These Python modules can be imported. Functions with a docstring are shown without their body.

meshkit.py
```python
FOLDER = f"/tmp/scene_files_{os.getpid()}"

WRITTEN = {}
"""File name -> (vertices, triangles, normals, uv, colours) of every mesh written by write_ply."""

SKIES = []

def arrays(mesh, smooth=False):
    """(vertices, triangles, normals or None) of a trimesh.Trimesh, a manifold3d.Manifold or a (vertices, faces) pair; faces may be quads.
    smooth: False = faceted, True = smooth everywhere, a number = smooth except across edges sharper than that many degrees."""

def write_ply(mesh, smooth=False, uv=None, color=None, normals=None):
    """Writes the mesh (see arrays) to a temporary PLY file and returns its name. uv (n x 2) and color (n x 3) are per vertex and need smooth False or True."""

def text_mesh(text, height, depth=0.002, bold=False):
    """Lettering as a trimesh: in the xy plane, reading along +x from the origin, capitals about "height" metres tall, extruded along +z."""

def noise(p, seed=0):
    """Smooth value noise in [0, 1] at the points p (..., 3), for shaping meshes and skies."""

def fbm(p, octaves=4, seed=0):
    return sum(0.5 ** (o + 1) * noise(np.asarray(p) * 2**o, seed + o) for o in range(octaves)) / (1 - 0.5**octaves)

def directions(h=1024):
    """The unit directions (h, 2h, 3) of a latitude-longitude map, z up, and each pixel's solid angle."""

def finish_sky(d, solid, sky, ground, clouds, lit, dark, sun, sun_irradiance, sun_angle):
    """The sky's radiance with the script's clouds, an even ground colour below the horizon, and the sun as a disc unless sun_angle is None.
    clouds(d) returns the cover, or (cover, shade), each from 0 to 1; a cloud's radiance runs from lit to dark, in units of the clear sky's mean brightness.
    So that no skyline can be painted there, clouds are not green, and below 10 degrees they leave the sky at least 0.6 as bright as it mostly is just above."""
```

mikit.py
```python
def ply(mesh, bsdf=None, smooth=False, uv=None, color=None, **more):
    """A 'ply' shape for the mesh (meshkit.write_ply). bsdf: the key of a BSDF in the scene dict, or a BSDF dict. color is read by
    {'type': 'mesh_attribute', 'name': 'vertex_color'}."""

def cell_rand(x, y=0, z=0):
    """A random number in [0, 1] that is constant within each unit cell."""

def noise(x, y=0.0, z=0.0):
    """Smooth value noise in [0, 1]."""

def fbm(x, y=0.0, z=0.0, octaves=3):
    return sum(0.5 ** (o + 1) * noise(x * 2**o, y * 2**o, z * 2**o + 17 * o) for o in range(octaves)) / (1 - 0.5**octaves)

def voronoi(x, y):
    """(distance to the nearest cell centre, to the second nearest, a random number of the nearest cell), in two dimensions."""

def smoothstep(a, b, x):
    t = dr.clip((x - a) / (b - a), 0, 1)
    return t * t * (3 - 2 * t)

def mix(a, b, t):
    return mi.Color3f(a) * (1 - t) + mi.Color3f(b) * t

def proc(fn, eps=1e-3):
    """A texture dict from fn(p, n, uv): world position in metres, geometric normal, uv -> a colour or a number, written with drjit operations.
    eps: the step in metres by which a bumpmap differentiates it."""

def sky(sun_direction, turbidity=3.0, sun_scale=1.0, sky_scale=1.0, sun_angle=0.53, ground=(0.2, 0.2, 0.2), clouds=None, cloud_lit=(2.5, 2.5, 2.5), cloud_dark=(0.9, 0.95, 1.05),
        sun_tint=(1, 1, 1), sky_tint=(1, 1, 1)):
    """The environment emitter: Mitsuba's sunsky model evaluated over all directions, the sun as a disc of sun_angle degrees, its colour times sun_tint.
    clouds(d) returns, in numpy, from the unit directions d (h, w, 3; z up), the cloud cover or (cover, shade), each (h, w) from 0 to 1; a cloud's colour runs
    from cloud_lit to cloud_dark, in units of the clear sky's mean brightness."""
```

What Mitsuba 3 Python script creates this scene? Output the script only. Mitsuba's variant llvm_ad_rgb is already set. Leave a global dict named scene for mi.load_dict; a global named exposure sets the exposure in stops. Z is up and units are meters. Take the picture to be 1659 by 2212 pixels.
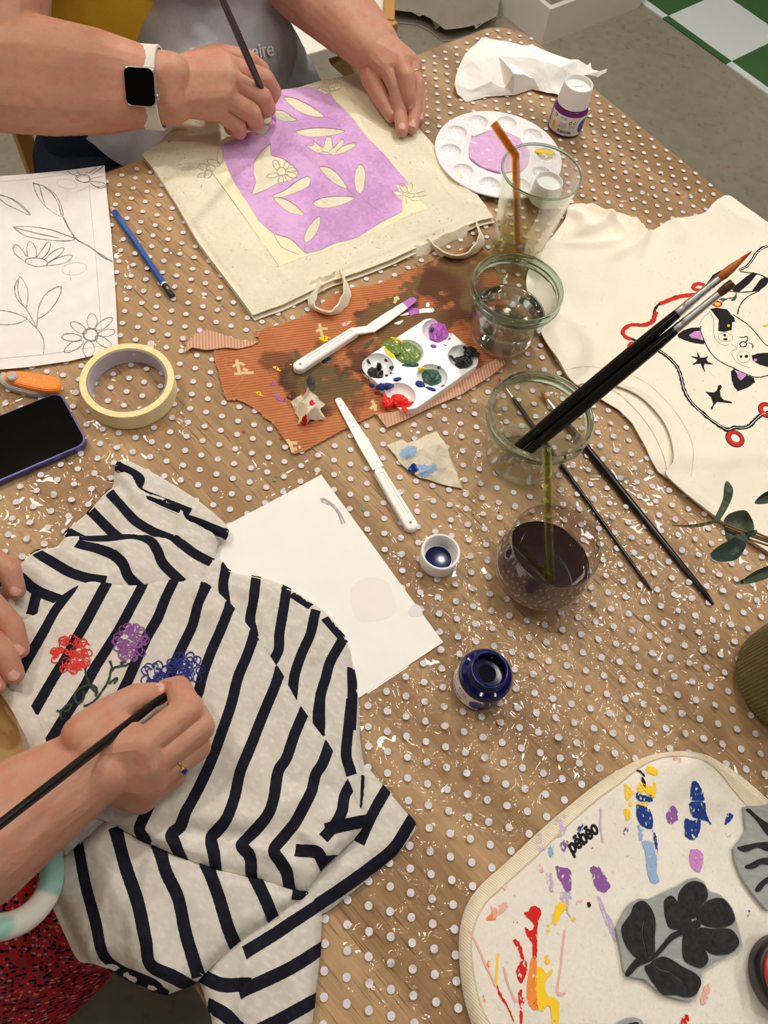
import math, random
import numpy as np, trimesh, drjit as dr, mitsuba as mi, mikit, meshkit, manifold3d as m3
import shapely
from shapely import affinity
from shapely.geometry import Polygon, Point, LineString
from scipy.spatial import Delaunay, cKDTree
from mikit import noise, fbm, voronoi, cell_rand, smoothstep, mix

scene, labels = {}, {}
T = mi.ScalarTransform4f
# ---------------------------------------------------------------- camera (a phone held above the table, lens like 26 mm)
TZ = 0.75                                   # table top
W_, H_, F_ = 1659.0, 2212.0, 1662.0
PITCH, ROLL, EYE = 1.08162, 0.20179, np.array([0, 0, TZ + 0.67318])
_cp, _sp, _cr, _sr = math.cos(PITCH), math.sin(PITCH), math.cos(ROLL), math.sin(ROLL)
FWD = np.array([0, _cp, -_sp]); _R0 = np.array([1., 0, 0]); _U0 = np.cross(_R0, FWD)
RGT = _cr * _R0 + _sr * _U0; UPV = -_sr * _R0 + _cr * _U0
scene['camera'] = {'type': 'perspective', 'fov': math.degrees(2 * math.atan(W_ / 2 / F_)), 'fov_axis': 'x', 'near_clip': 0.02, 'far_clip': 50.0,
                   'to_world': T().look_at(origin=EYE.tolist(), target=(EYE + FWD).tolist(), up=UPV.tolist())}
exposure = 0.42
# ---------------------------------------------------------------- lamps: round ceiling spots (x, y, radius, brightness)
CEIL = 2.62
LAMPS = [(x, y, 0.06, L * 0.25) for x, y, L in [(-0.08, 1.95, 1700), (-1.3, 0.75, 1000), (1.3, 0.35, 550), (1.0, 2.1, 550), (-1.5, 2.3, 500), (0.2, -1.1, 300), (2.2, 1.4, 350), (0.35, 3.0, 450), (-0.9, 3.3, 400), (1.7, 3.2, 250), (-2.2, 1.5, 400), (-1.2, -0.8, 300), (1.6, -1.0, 250), (0.3, 1.2, 300)]]
LAMP_WHERE = ['behind the person in the apron', 'left of the table', 'right of the table', 'beyond the far right table corner', 'far left behind the stool', 'behind the photographer', 'far right by the chequered mat', 'above the white pillar', 'at the far left wall', 'at the far right corner', 'beside the left wall', 'behind the person in the skirt', 'right of the photographer', 'above the tall tumbler']
LAMP_COL = (1.0, 0.97, 0.93)
# two globe pendants (x, y, height, radius, brightness, colour)
PENDANTS = [(-0.88, 0.86, 2.15, 0.12, 18, (1.0, 0.84, 0.60)), (0.78, 1.15, 2.2, 0.14, 14, (1.0, 0.98, 0.95)), (0.16, 0.58, 2.15, 0.11, 15, (1.0, 0.88, 0.68)), (1.05, 0.62, 2.1, 0.10, 10, (1.0, .97, .93))]


def S(r, g, b, k=1.0):
    """sRGB bytes to linear"""
    c = np.array([r, g, b]) / 255.0
    c = np.where(c < 0.04045, c / 12.92, ((c + 0.055) / 1.055) ** 2.4) * k
    return [float(x) for x in c]


def mat(name, d, two=True):
    scene[name] = {'type': 'twosided', 'bsdf': d} if two else d
    return name


def rgb(c):
    return {'type': 'rgb', 'value': [float(x) for x in c]}


def diffuse(name, c):
    return mat(name, {'type': 'diffuse', 'reflectance': rgb(c) if not isinstance(c, dict) else c})


def prin(name, c, rough=0.5, bump=None, bscale=0.001, two=True, **kw):
    d = {'type': 'principled', 'base_color': c if isinstance(c, dict) else rgb(c), 'roughness': rough, **kw}
    if bump is not None:
        d = {'type': 'bumpmap', 'arbitrary': bump, 'scale': bscale, 'bsdf': d}
    return mat(name, d, two)


def at(px, py, z=0.0):
    """point at height z above the table top seen at (px, py) of the photograph"""
    d = FWD + (px - W_ / 2) / F_ * RGT - (py - H_ / 2) / F_ * UPV
    t = (TZ + z - EYE[2]) / d[2]
    return EYE + d * t


def atv(px, py, z):
    d = FWD + ((px - W_ / 2) / F_)[:, None] * RGT - ((py - H_ / 2) / F_)[:, None] * UPV
    return EYE + d * ((TZ + z - EYE[2]) / d[:, 2])[:, None]


def ats(pts, z=0.0):
    return np.array([at(p[0], p[1], p[2] if len(p) > 2 else z) for p in pts])


def Z(x0, y0, s, pts):
    """measured in an enlargement -> photograph pixels"""
    return [(x0 + p[0] / s, y0 + p[1] / s) + tuple(p[2:]) for p in pts]


def add(key, mesh, bsdf, smooth=False, kind=None, label=None, **kw):
    base, k = key, 1
    while key in scene:
        key = f'{base}_{k:03d}'; k += 1
    scene[key] = mikit.ply(mesh, bsdf, smooth=smooth, **kw)
    if kind or label:
        labels[key] = {**({'kind': kind} if kind else {}), **({'label': label} if label else {})}
    return key


def tag(key, label, cat, group=None):
    labels[key] = {'label': label, 'category': cat}
    if group:
        labels[key]['group'] = group
    return key


def cat(ms):
    ms = [m if isinstance(m, trimesh.Trimesh) else tm(m) for m in ms]
    return trimesh.util.concatenate(ms)


def tm(m):
    if isinstance(m, m3.Manifold):
        q = m.to_mesh()
        return trimesh.Trimesh(np.array(q.vert_properties[:, :3], float), np.array(q.tri_verts), process=False)
    return trimesh.Trimesh(np.asarray(m[0], float), np.asarray(m[1]), process=False)


def man(t):
    return m3.Manifold(m3.Mesh(np.ascontiguousarray(t.vertices, dtype=np.float32), np.ascontiguousarray(t.faces, dtype=np.uint32)))


def spline(pts, n=8, closed=False):
    """Catmull-Rom through the points (any dimension)"""
    p = np.asarray(pts, float)
    if len(p) < 3:
        t = np.linspace(0, 1, n + 1)[:, None]
        return p[0] * (1 - t) + p[-1] * t
    q = np.vstack([p[-1:], p, p[:2]]) if closed else np.vstack([2 * p[0] - p[1], p, 2 * p[-1] - p[-2]])
    out = []
    for i in range(1, len(q) - 2):
        a, b, c, d = q[i - 1], q[i], q[i + 1], q[i + 2]
        t = np.linspace(0, 1, n, endpoint=False)[:, None]
        out.append(0.5 * (2 * b + (c - a) * t + (2 * a - 5 * b + 4 * c - d) * t ** 2 + (3 * b - a - 3 * c + d) * t ** 3))
    if not closed:
        out.append(q[-2:-1])
    return np.vstack(out)


def tube(points, radii, sides=12, caps=True, flat=None):
    """swept tube with parallel-transported frame; flat: (direction, factor) squashes the section along a direction"""
    p = np.asarray(points, float); n = len(p)
    r = np.broadcast_to(radii, (n,)).astype(float)
    t = np.gradient(p, axis=0); t /= np.linalg.norm(t, axis=1, keepdims=True) + 1e-12
    a = np.cross(t[0], [0, 0, 1.0] if abs(t[0][2]) < 0.9 else [1.0, 0, 0]); a /= np.linalg.norm(a)
    v = []
    ang = np.arange(sides) * 2 * np.pi / sides
    for i in range(n):
        a = a - t[i] * (a @ t[i]); a /= np.linalg.norm(a); b = np.cross(t[i], a)
        ring = p[i] + r[i] * (np.cos(ang)[:, None] * a + np.sin(ang)[:, None] * b)
        v.append(ring)
    v = np.vstack(v); f = []
    for i in range(n - 1):
        for j in range(sides):
            k = (j + 1) % sides
            f += [[i * sides + j, i * sides + k, (i + 1) * sides + k], [i * sides + j, (i + 1) * sides + k, (i + 1) * sides + j]]
    if caps:
        v = np.vstack([v, p[:1], p[-1:]]); c0, c1 = len(v) - 2, len(v) - 1
        for j in range(sides):
            k = (j + 1) % sides
            f += [[c0, k, j], [c1, (n - 1) * sides + j, (n - 1) * sides + k]]
    return trimesh.Trimesh(v, np.array(f), process=False)


def frame(axis):
    z = np.asarray(axis, float); z = z / np.linalg.norm(z)
    x = np.cross(z, [0, 1.0, 0]) if abs(z[1]) < 0.9 else np.cross(z, [1.0, 0, 0])
    x /= np.linalg.norm(x)
    return x, np.cross(z, x), z


def lathe(profile, origin=(0, 0, 0), axis=(0, 0, 1), seg=48, wob=None):
    """profile: (radius, height) list, turned round the axis; ends on the axis when radius is 0"""
    x, y, z = frame(axis); o = np.asarray(origin, float)
    pr = np.asarray(profile, float); n = len(pr)
    th = np.arange(seg) * 2 * np.pi / seg
    v = []
    for r, h in pr:
        rr = r if wob is None else r * wob(th, h)
        v.append(o + h * z + (rr * np.cos(th))[:, None] * x + (rr * np.sin(th))[:, None] * y)
    v = np.vstack(v); f = []
    for i in range(n - 1):
        for j in range(seg):
            k = (j + 1) % seg
            f += [[i * seg + j, i * seg + k, (i + 1) * seg + k], [i * seg + j, (i + 1) * seg + k, (i + 1) * seg + j]]
    m = trimesh.Trimesh(v, np.array(f), process=False)
    m.merge_vertices(digits_vertex=7); m.update_faces(m.nondegenerate_faces())
    return m


def round_profile(pts, r=0.001, n=3):
    """rounds the inner corners of a polyline (lathe profile)"""
    p = [np.asarray(q, float) for q in pts]; out = [p[0]]
    for a, b, c in zip(p, p[1:], p[2:]):
        u, v = a - b, c - b; k = min(r, 0.45 * np.linalg.norm(u), 0.45 * np.linalg.norm(v))
        s, e = b + u / (np.linalg.norm(u) + 1e-12) * k, b + v / (np.linalg.norm(v) + 1e-12) * k
        for t in np.linspace(0, 1, n + 1):
            out.append((1 - t) ** 2 * s + 2 * t * (1 - t) * b + t * t * e)
    return out + [p[-1]]


def prism(poly, z0, z1, bevel=0.0):
    """upright extrusion of a shapely polygon (world xy), the upper edge bevelled"""
    if bevel > 0:
        inner = poly.buffer(-bevel)
        ms = [trimesh.creation.extrude_polygon(poly, z1 - z0 - bevel, engine='earcut').apply_translation([0, 0, z0])]
        steps = 3
        for k in range(steps):
            a0, a1 = math.pi / 2 * k / steps, math.pi / 2 * (k + 1) / steps
            pl = poly.buffer(-bevel * (1 - math.cos(a1)))
            for g in getattr(pl, 'geoms', [pl]):
                ms.append(trimesh.creation.extrude_polygon(g, bevel * (math.sin(a1) - math.sin(a0)), engine='earcut').apply_translation([0, 0, z1 - bevel + bevel * math.sin(a0)]))
        return trimesh.util.concatenate(ms)
    gs = [g for g in getattr(poly, 'geoms', [poly]) if g.area > 0]
    return trimesh.util.concatenate([trimesh.creation.extrude_polygon(g, z1 - z0, engine='earcut').apply_translation([0, 0, z0]) for g in gs])


def rbox(size, r=0.003, seg=3):
    """box centred on the origin with rounded edges"""
    s = np.asarray(size, float) / 2 - r
    b = m3.Manifold.sphere(r, 4 * seg)
    return tm(m3.Manifold.batch_hull([b.translate((sx * s[0], sy * s[1], sz * s[2])) for sx in (-1, 1) for sy in (-1, 1) for sz in (-1, 1)]))


def placed(mesh, M):
    m = mesh.copy(); m.apply_transform(M); return m


def basis(o, x, y, z):
    M = np.eye(4); M[:3, 0], M[:3, 1], M[:3, 2], M[:3, 3] = x, y, z, o
    return M


def grid_tri(poly, res, extra=None):
    """points and triangles of a polygon (holes allowed) filled with a grid of the given step"""
    seg = shapely.geometry.polygon.orient(poly, 1.0).segmentize(res)
    rings = [np.array(seg.exterior.coords)[:-1]] + [np.array(h.coords)[:-1] for h in seg.interiors]
    bd = np.vstack(rings)
    x0, y0, x1, y1 = poly.bounds
    gx, gy = np.meshgrid(np.arange(x0, x1, res), np.arange(y0, y1, res * 0.866))
    gx[1::2] += res / 2
    g = np.c_[gx.ravel(), gy.ravel()]
    inner = poly.buffer(-0.45 * res)
    if not inner.is_empty:
        g = g[shapely.contains_xy(inner, g[:, 0], g[:, 1])]
    else:
        g = g[:0]
    pts = np.vstack([bd, g])
    tri = Delaunay(pts).simplices
    c = pts[tri].mean(1)
    tri = tri[shapely.contains_xy(poly, c[:, 0], c[:, 1])]
    a = pts[tri]
    u, v = a[:, 1] - a[:, 0], a[:, 2] - a[:, 0]
    cr = u[:, 0] * v[:, 1] - u[:, 1] * v[:, 0]
    tri = tri[np.abs(cr) > 1e-12]; cr = cr[np.abs(cr) > 1e-12]
    tri[cr < 0] = tri[cr < 0][:, ::-1]
    return pts, tri, [len(r) for r in rings]


def pdist(x, y, line):
    """distance from points to a polyline, and the fraction along it"""
    P = np.c_[np.ravel(x), np.ravel(y)]; L = np.asarray(line, float)[:, :2]
    best = np.full(len(P), 9.0); fr = np.zeros(len(P))
    seg = np.linalg.norm(np.diff(L, axis=0), axis=1); cum = np.r_[0, np.cumsum(seg)]
    for i in range(len(L) - 1):
        d = L[i + 1] - L[i]; t = np.clip(((P - L[i]) @ d) / (d @ d + 1e-15), 0, 1)
        q = np.linalg.norm(P - L[i] - t[:, None] * d, axis=1); k = q < best
        best[k] = q[k]; fr[k] = (cum[i] + t[k] * seg[i]) / cum[-1]
    return best.reshape(np.shape(x)), fr.reshape(np.shape(x))


class Cloth:
    """a sheet with height field zf(x, y) in metres above the table; outline in photograph pixels"""

    def __init__(self, outline, zf=0.002, ridges=(), amp=0.0, freq=30, seed=0, smooth=True, px=True):
        self.z0 = zf; self.amp, self.freq, self.seed = amp, freq, seed
        self.ridges = [(ats(spline(r[0], 6), 0.004)[:, :2], r[1], r[2]) for r in ridges]
        o = self.pts(spline(outline, 5, True) if smooth else outline)
        self.poly = Polygon(np.array(o)[:, :2]).buffer(0)
        if self.poly.geom_type != 'Polygon':
            self.poly = max(self.poly.geoms, key=lambda g: g.area)

    def z(self, x, y):
        x, y = np.asarray(x, float), np.asarray(y, float)
        z = self.z0(x, y) if callable(self.z0) else np.full(x.shape, self.z0)
        for line, w, h in self.ridges:
            d, fr = pdist(x, y, line)
            z = z + h * np.exp(-(d / w) ** 2) * np.clip(4 * np.minimum(fr, 1 - fr) + 0.25, 0, 1)
        if self.amp:
            p = np.stack([x * self.freq, y * self.freq, np.zeros_like(x) + self.seed], -1)
            z = z + self.amp * (meshkit.fbm(p, 3, self.seed) - 0.4)
        return z

    def pts(self, q, lift=0.0):
        q = np.asarray([p[:2] for p in q], float); z = np.full(len(q), 0.003)
        for _ in range(4):
            p = atv(q[:, 0], q[:, 1], z); z = self.z(p[:, 0], p[:, 1])
        p[:, 2] = TZ + z + lift
        return p

    def pt(self, px, py, lift=0.0):
        return self.pts([(px, py)], lift)[0]

    def mesh(self, res=0.004, thick=0.0015, floor=None):
        pts, tri, rings = grid_tri(self.poly, res)
        z = TZ + self.z(pts[:, 0], pts[:, 1]); n = len(pts)
        zb = z - thick if floor is None else np.minimum(z - thick, TZ + floor)
        v = np.vstack([np.c_[pts, z], np.c_[pts, zb]]); f = [tri, tri[:, ::-1] + n]
        a = 0
        for m in rings:
            i = np.arange(m) + a; j = (np.arange(m) + 1) % m + a
            f += [np.c_[i + n, j + n, j], np.c_[i + n, j, i]]; a += m
        return trimesh.Trimesh(v, np.vstack(f), process=False)

    def patch(self, poly, lift=0.0003, res=0.004):
        """flat print or paint on the sheet: poly is a shapely polygon in world xy"""
        out = []
        for g in getattr(poly, 'geoms', [poly]):
            if g.geom_type != 'Polygon' or g.area < 1e-8:
                continue
            pts, tri, _ = grid_tri(g, res)
            if len(tri):
                out.append(trimesh.Trimesh(np.c_[pts, TZ + self.z(pts[:, 0], pts[:, 1]) + lift], tri, process=False))
        return trimesh.util.concatenate(out) if out else None

    def area(self, outline, smooth=True):
        """polygon on the sheet from pixels"""
        o = spline(outline, 5, True) if smooth else outline
        return Polygon(self.pts(o)[:, :2]).buffer(0)

    def line(self, pts, width, smooth=6):
        """buffered stroke (world polygon) from pixel points"""
        q = spline(pts, smooth) if smooth and len(pts) > 2 else pts
        return LineString(self.pts(q)[:, :2]).buffer(width / 2, quad_segs=3, cap_style='flat')

    def ribbon(self, strokes, width, lift=0.0003, jit=0.0, rep=1, seed=1):
        """thin drawn lines: every stroke is a pixel polyline"""
        rng = random.Random(seed); ms = []
        qs = [spline([(p[0] + rng.gauss(0, jit), p[1] + rng.gauss(0, jit)) for p in st], 6) for st in strokes for _ in range(rep)]
        allw = self.pts(np.vstack(qs), lift); at_ = 0
        for q in qs:
                w = allw[at_:at_ + len(q)]; at_ += len(q)
                t = np.gradient(w[:, :2], axis=0); t /= np.linalg.norm(t, axis=1, keepdims=True) + 1e-12
                nrm = np.c_[-t[:, 1], t[:, 0], np.zeros(len(t))]
                k = width / 2 * np.array([0.6 + 0.7 * rng.random() for _ in range(len(w))])[:, None]
                v = np.vstack([w - nrm * k, w + nrm * k]); n = len(w); i = np.arange(n - 1)
                ms.append(trimesh.Trimesh(v, np.vstack([np.c_[i, i + 1, i + 1 + n], np.c_[i, i + 1 + n, i + n]]), process=False))
        return trimesh.util.concatenate(ms)


def ellipse(cx, cy, rx, ry, deg=0, n=14, a0=0, a1=360):
    c, s = math.cos(math.radians(deg)), math.sin(math.radians(deg))
    t = np.radians(np.linspace(a0, a1, n))
    return [(cx + rx * math.cos(a) * c - ry * math.sin(a) * s, cy + rx * math.cos(a) * s + ry * math.sin(a) * c) for a in t]


def blob(center, rx, ry, rz, ang=0, seed=0, amp=0.3, freq=2.2, flat=0.25):
    """a dollop of wet paint: a squashed, lumpy half ball"""
    s = trimesh.creation.icosphere(4); v = s.vertices.copy()
    d = meshkit.fbm(v * freq + seed * 7.3, 3, seed) - 0.5
    v *= (1 + amp * 2 * d)[:, None]
    v[:, 2] = np.where(v[:, 2] < 0, v[:, 2] * flat, v[:, 2])
    v *= [rx, ry, rz]
    c, q = math.cos(ang), math.sin(ang)
    v = v @ np.array([[c, q, 0], [-q, c, 0], [0, 0, 1]])
    return trimesh.Trimesh(v + center, s.faces, process=False)


def rough(poly, amp=0.0004, seed=0, holes=0, hr=0.0005):
    """ragged, dry-brushed outline with a few bare spots"""
    out = []; rg = random.Random(seed)
    for g in getattr(poly, 'geoms', [poly]):
        if g.is_empty:
            continue
        c = np.array(g.segmentize(0.0007).exterior.coords)[:-1]
        d = np.stack([meshkit.fbm(np.c_[c * 900, c[:, :1] * 0 + seed + k], 2, k) for k in (0, 1)], 1) - 0.5
        q = Polygon(c + d * amp * 3).buffer(0)
        x0, y0, x1, y1 = g.bounds
        hs = []
        for _ in range(holes):
            r = hr * rg.uniform(0.5, 1.6); x, y = rg.uniform(x0, x1), rg.uniform(y0, y1)
            hs.append(affinity.rotate(affinity.scale(Point(x, y).buffer(r, quad_segs=2), 1, 2.2), rg.uniform(-30, 30)))
        if hs:
            q = q.difference(shapely.union_all(hs))
        out.append(q)
    return shapely.union_all(out)


def paint(key, cloth, col, polys, rg=0.0003, lift=0.0003, holes=0, sm=True, label=None):
    u = shapely.union_all([rough(cloth.area(q, sm), rg, 3 + i, holes) for i, q in enumerate(polys)])
    for g in getattr(u, 'geoms', [u]):
        if g.geom_type == 'Polygon' and g.area > 2e-7:
            m = cloth.patch(g, lift, 0.003)
            if m is not None:
                add(key, m, col, smooth=True, label=label)


def strokes(key, cloth, col, lines, w, lift=0.0004, jit=0.3, rep=1, label=None):
    for i, q in enumerate(lines):
        add(key, cloth.ribbon([q], w, lift, jit, rep, 5 + i), col, label=label)


# ================================================================ surfaces
GR = np.array([0.801, -0.598])                                   # direction of the wood grain


def wood_fn(p, n, uv):
    a, c = p.x * GR[0] + p.y * GR[1], -p.x * GR[1] + p.y * GR[0]
    w = c + 0.006 * (noise(a * 3, c * 5) - 0.5)
    band = fbm(a * 1.6, w * 30, p.z * 20, 4)
    fine = fbm(a * 18, w * 520, p.z * 60, 2)
    pore = smoothstep(0.60, 0.80, noise(a * 42, w * 1050, p.z * 90)) * smoothstep(0.35, 0.6, fbm(a * 5, w * 60, 2, 2))
    col = mix(S(152, 119, 82), S(184, 151, 111), smoothstep(0.25, 0.75, band))
    col = col * (0.84 + 0.32 * fine)
    return mix(col, S(96, 64, 38), 0.8 * pore)


def floor_fn(p, n, uv):
    a = fbm(p.x * 1.7, p.y * 1.7, 0, 4)
    b = fbm(p.x * 40, p.y * 40, 3, 3)
    s = smoothstep(0.62, 0.8, fbm(p.x * 60, p.y * 60, 1, 3))
    return mix(S(122, 116, 100), S(150, 143, 124), a * 0.6 + b * 0.4) * (1 - 0.14 * s)


def weave_fn(dark, light, f=420.0, spk=(120, 95, 60), amount=0.5):
    def fn(p, n, uv):
        m = fbm(p.x * 28, p.y * 28, p.z * 28, 3)
        g = noise(p.x * f, p.y * f, p.z * f)
        k = smoothstep(0.86, 0.93, noise(p.x * 420, p.y * 420, p.z * 420 + 5))
        return mix(mix(dark, light, 0.6 * m + 0.4 * g), S(*spk), amount * k)
    return fn


def knit_fn(dark, light):
    """slub linen jersey: fine rows of loops with thicker yarn here and there"""
    def fn(p, n, uv):
        a, c = p.x * 0.93 - p.y * 0.37, p.x * 0.37 + p.y * 0.93
        row = 0.5 + 0.5 * dr.sin(a * 4400) * dr.sin(c * 3800)
        slub = smoothstep(0.4, 0.85, noise(a * 260, c * 420, p.z * 60)) * 0.45 + 0.55 * fbm(a * 120, c * 160, p.z * 50, 3)
        return mix(dark, light, 0.35 * row + 0.65 * slub)
    return fn


def skin_fn(p, n, uv):
    a = fbm(p.x * 26, p.y * 26, p.z * 26, 3)
    b = noise(p.x * 130, p.y * 130, p.z * 130)
    c = fbm(p.x * 420, p.y * 420, p.z * 420, 2)
    col = mix(S(170, 118, 96), S(198, 148, 124), 0.7 * a + 0.3 * c)
    return mix(col, S(186, 112, 94), 0.4 * smoothstep(0.5, 0.8, b))


def skin_bump(p, n, uv):
    return fbm(p.x * 600, p.y * 600, p.z * 600, 2) + 0.8 * fbm(p.x * 150, p.y * 150, p.z * 150, 2)


def cloth_bump(f=900.0):
    def fn(p, n, uv):
        return noise(p.x * f, p.y * f, p.z * f) + 1.5 * fbm(p.x * 90, p.y * 90, p.z * 90, 2)
    return fn


prin('wood', mikit.proc(wood_fn), 0.55, specular=0.3)
prin('floor_mat', mikit.proc(floor_fn), 0.7, specular=0.2)
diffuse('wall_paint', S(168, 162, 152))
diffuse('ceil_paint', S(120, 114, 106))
diffuse('base_paint', S(222, 216, 205))
prin('rug_green', S(52, 92, 46), 0.7)
prin('rug_white', S(205, 210, 205), 0.7)
prin('pale_wood', S(176, 130, 72), 0.5)
prin('white_board', S(222, 218, 208), 0.5)
scene['clear_film'] = {'type': 'thindielectric', 'int_ior': 1.5}
diffuse('dot_white', S(212, 208, 210))
prin('paper', mikit.proc(lambda p, n, uv: mix(S(226, 220, 214), S(236, 231, 226), fbm(p.x * 60, p.y * 60, 0, 3))), 0.8, specular=0.15)
prin('white_paper', S(240, 237, 230), 0.8, specular=0.15)
prin('graphite', S(98, 94, 92), 0.5)
prin('graphite_pale', S(176, 168, 160), 0.6)
prin('graphite_cloth', S(146, 136, 110), 0.7)
prin('canvas', mikit.proc(weave_fn(S(212, 202, 176), S(234, 226, 204))), 0.9, bump=mikit.proc(cloth_bump(700)), bscale=0.0005, specular=0.1)
prin('canvas_pale', mikit.proc(weave_fn(S(228, 219, 182), S(239, 232, 202), amount=0.2)), 0.9, bump=mikit.proc(cloth_bump(700)), bscale=0.0005, specular=0.1)


def lilac_fn(p, n, uv):
    a = fbm(p.x * 22, p.y * 22, 0, 4); g = fbm(p.x * 300, p.y * 300, 0, 2)
    return mix(S(194, 146, 198), S(216, 172, 220), smoothstep(0.3, 0.7, 0.7 * a + 0.3 * g))


prin('lilac_dye', mikit.proc(lilac_fn), 0.85, bump=mikit.proc(cloth_bump(700)), bscale=0.0005, specular=0.1)
prin('tee_cotton', mikit.proc(weave_fn(S(230, 220, 200), S(239, 230, 213), 900, (150, 130, 100), 0.15)), 0.9, specular=0.1)
prin('tee_print', S(30, 28, 28), 0.7, specular=0.15)
prin('print_grey', S(232, 224, 210), 0.8, specular=0.1)
prin('knit_white', mikit.proc(knit_fn(S(186, 178, 166), S(226, 221, 212))), 0.9, bump=mikit.proc(cloth_bump(1500)), bscale=0.0004, specular=0.1)
prin('knit_navy', mikit.proc(knit_fn(S(16, 18, 28), S(38, 38, 50))), 0.9, bump=mikit.proc(cloth_bump(1500)), bscale=0.0004, specular=0.1)
prin('plastic_white', S(236, 236, 234), 0.25, specular=0.5)
prin('cap_white', S(232, 231, 228), 0.35, specular=0.5)
prin('knife_white', S(234, 233, 229), 0.4, specular=0.4)
prin('black_lacquer', S(14, 13, 14), 0.2, specular=0.5)
prin('black_plastic', S(22, 21, 22), 0.4)
prin('screen_glass', S(7, 7, 8), 0.06, specular=0.5)
mat('silver', {'type': 'roughconductor', 'material': 'Al', 'alpha': 0.12})
mat('gold', {'type': 'roughconductor', 'material': 'Au', 'alpha': 0.12})
prin('bristle_amber', S(176, 98, 34), 0.45)
prin('bristle_dark', S(74, 44, 22), 0.5)
WET = dict(clearcoat=0.25, clearcoat_gloss=0.97, specular=0.4)
for _n, _c in dict(lilac=(214, 172, 212), purple=(168, 84, 172), olive=(104, 128, 52), yellow=(246, 206, 34), blue=(22, 48, 122), black=(13, 13, 14), teal=(52, 88, 74), red=(226, 34, 22), white=(238, 236, 232)).items():
    prin('wet_' + _n, S(*_c), 0.22, **WET)
for _n, _c in dict(red=(206, 42, 36), orange=(240, 140, 66), yellow=(246, 204, 52), blue=(34, 62, 132), pale_blue=(150, 176, 210), purple=(138, 90, 158), pale_purple=(196, 176, 208), pink=(232, 176, 164), lilac=(200, 132, 200), green=(72, 90, 66), brown=(86, 66, 50), smoke=(112, 84, 66), cream=(214, 190, 140)).items():
    prin('dry_' + _n, S(*_c), 0.8, specular=0.15)
prin('skin', mikit.proc(skin_fn), 0.5, bump=mikit.proc(skin_bump), bscale=0.0003, specular=0.35)
prin('nail', S(206, 156, 142), 0.25, specular=0.5)
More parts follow.
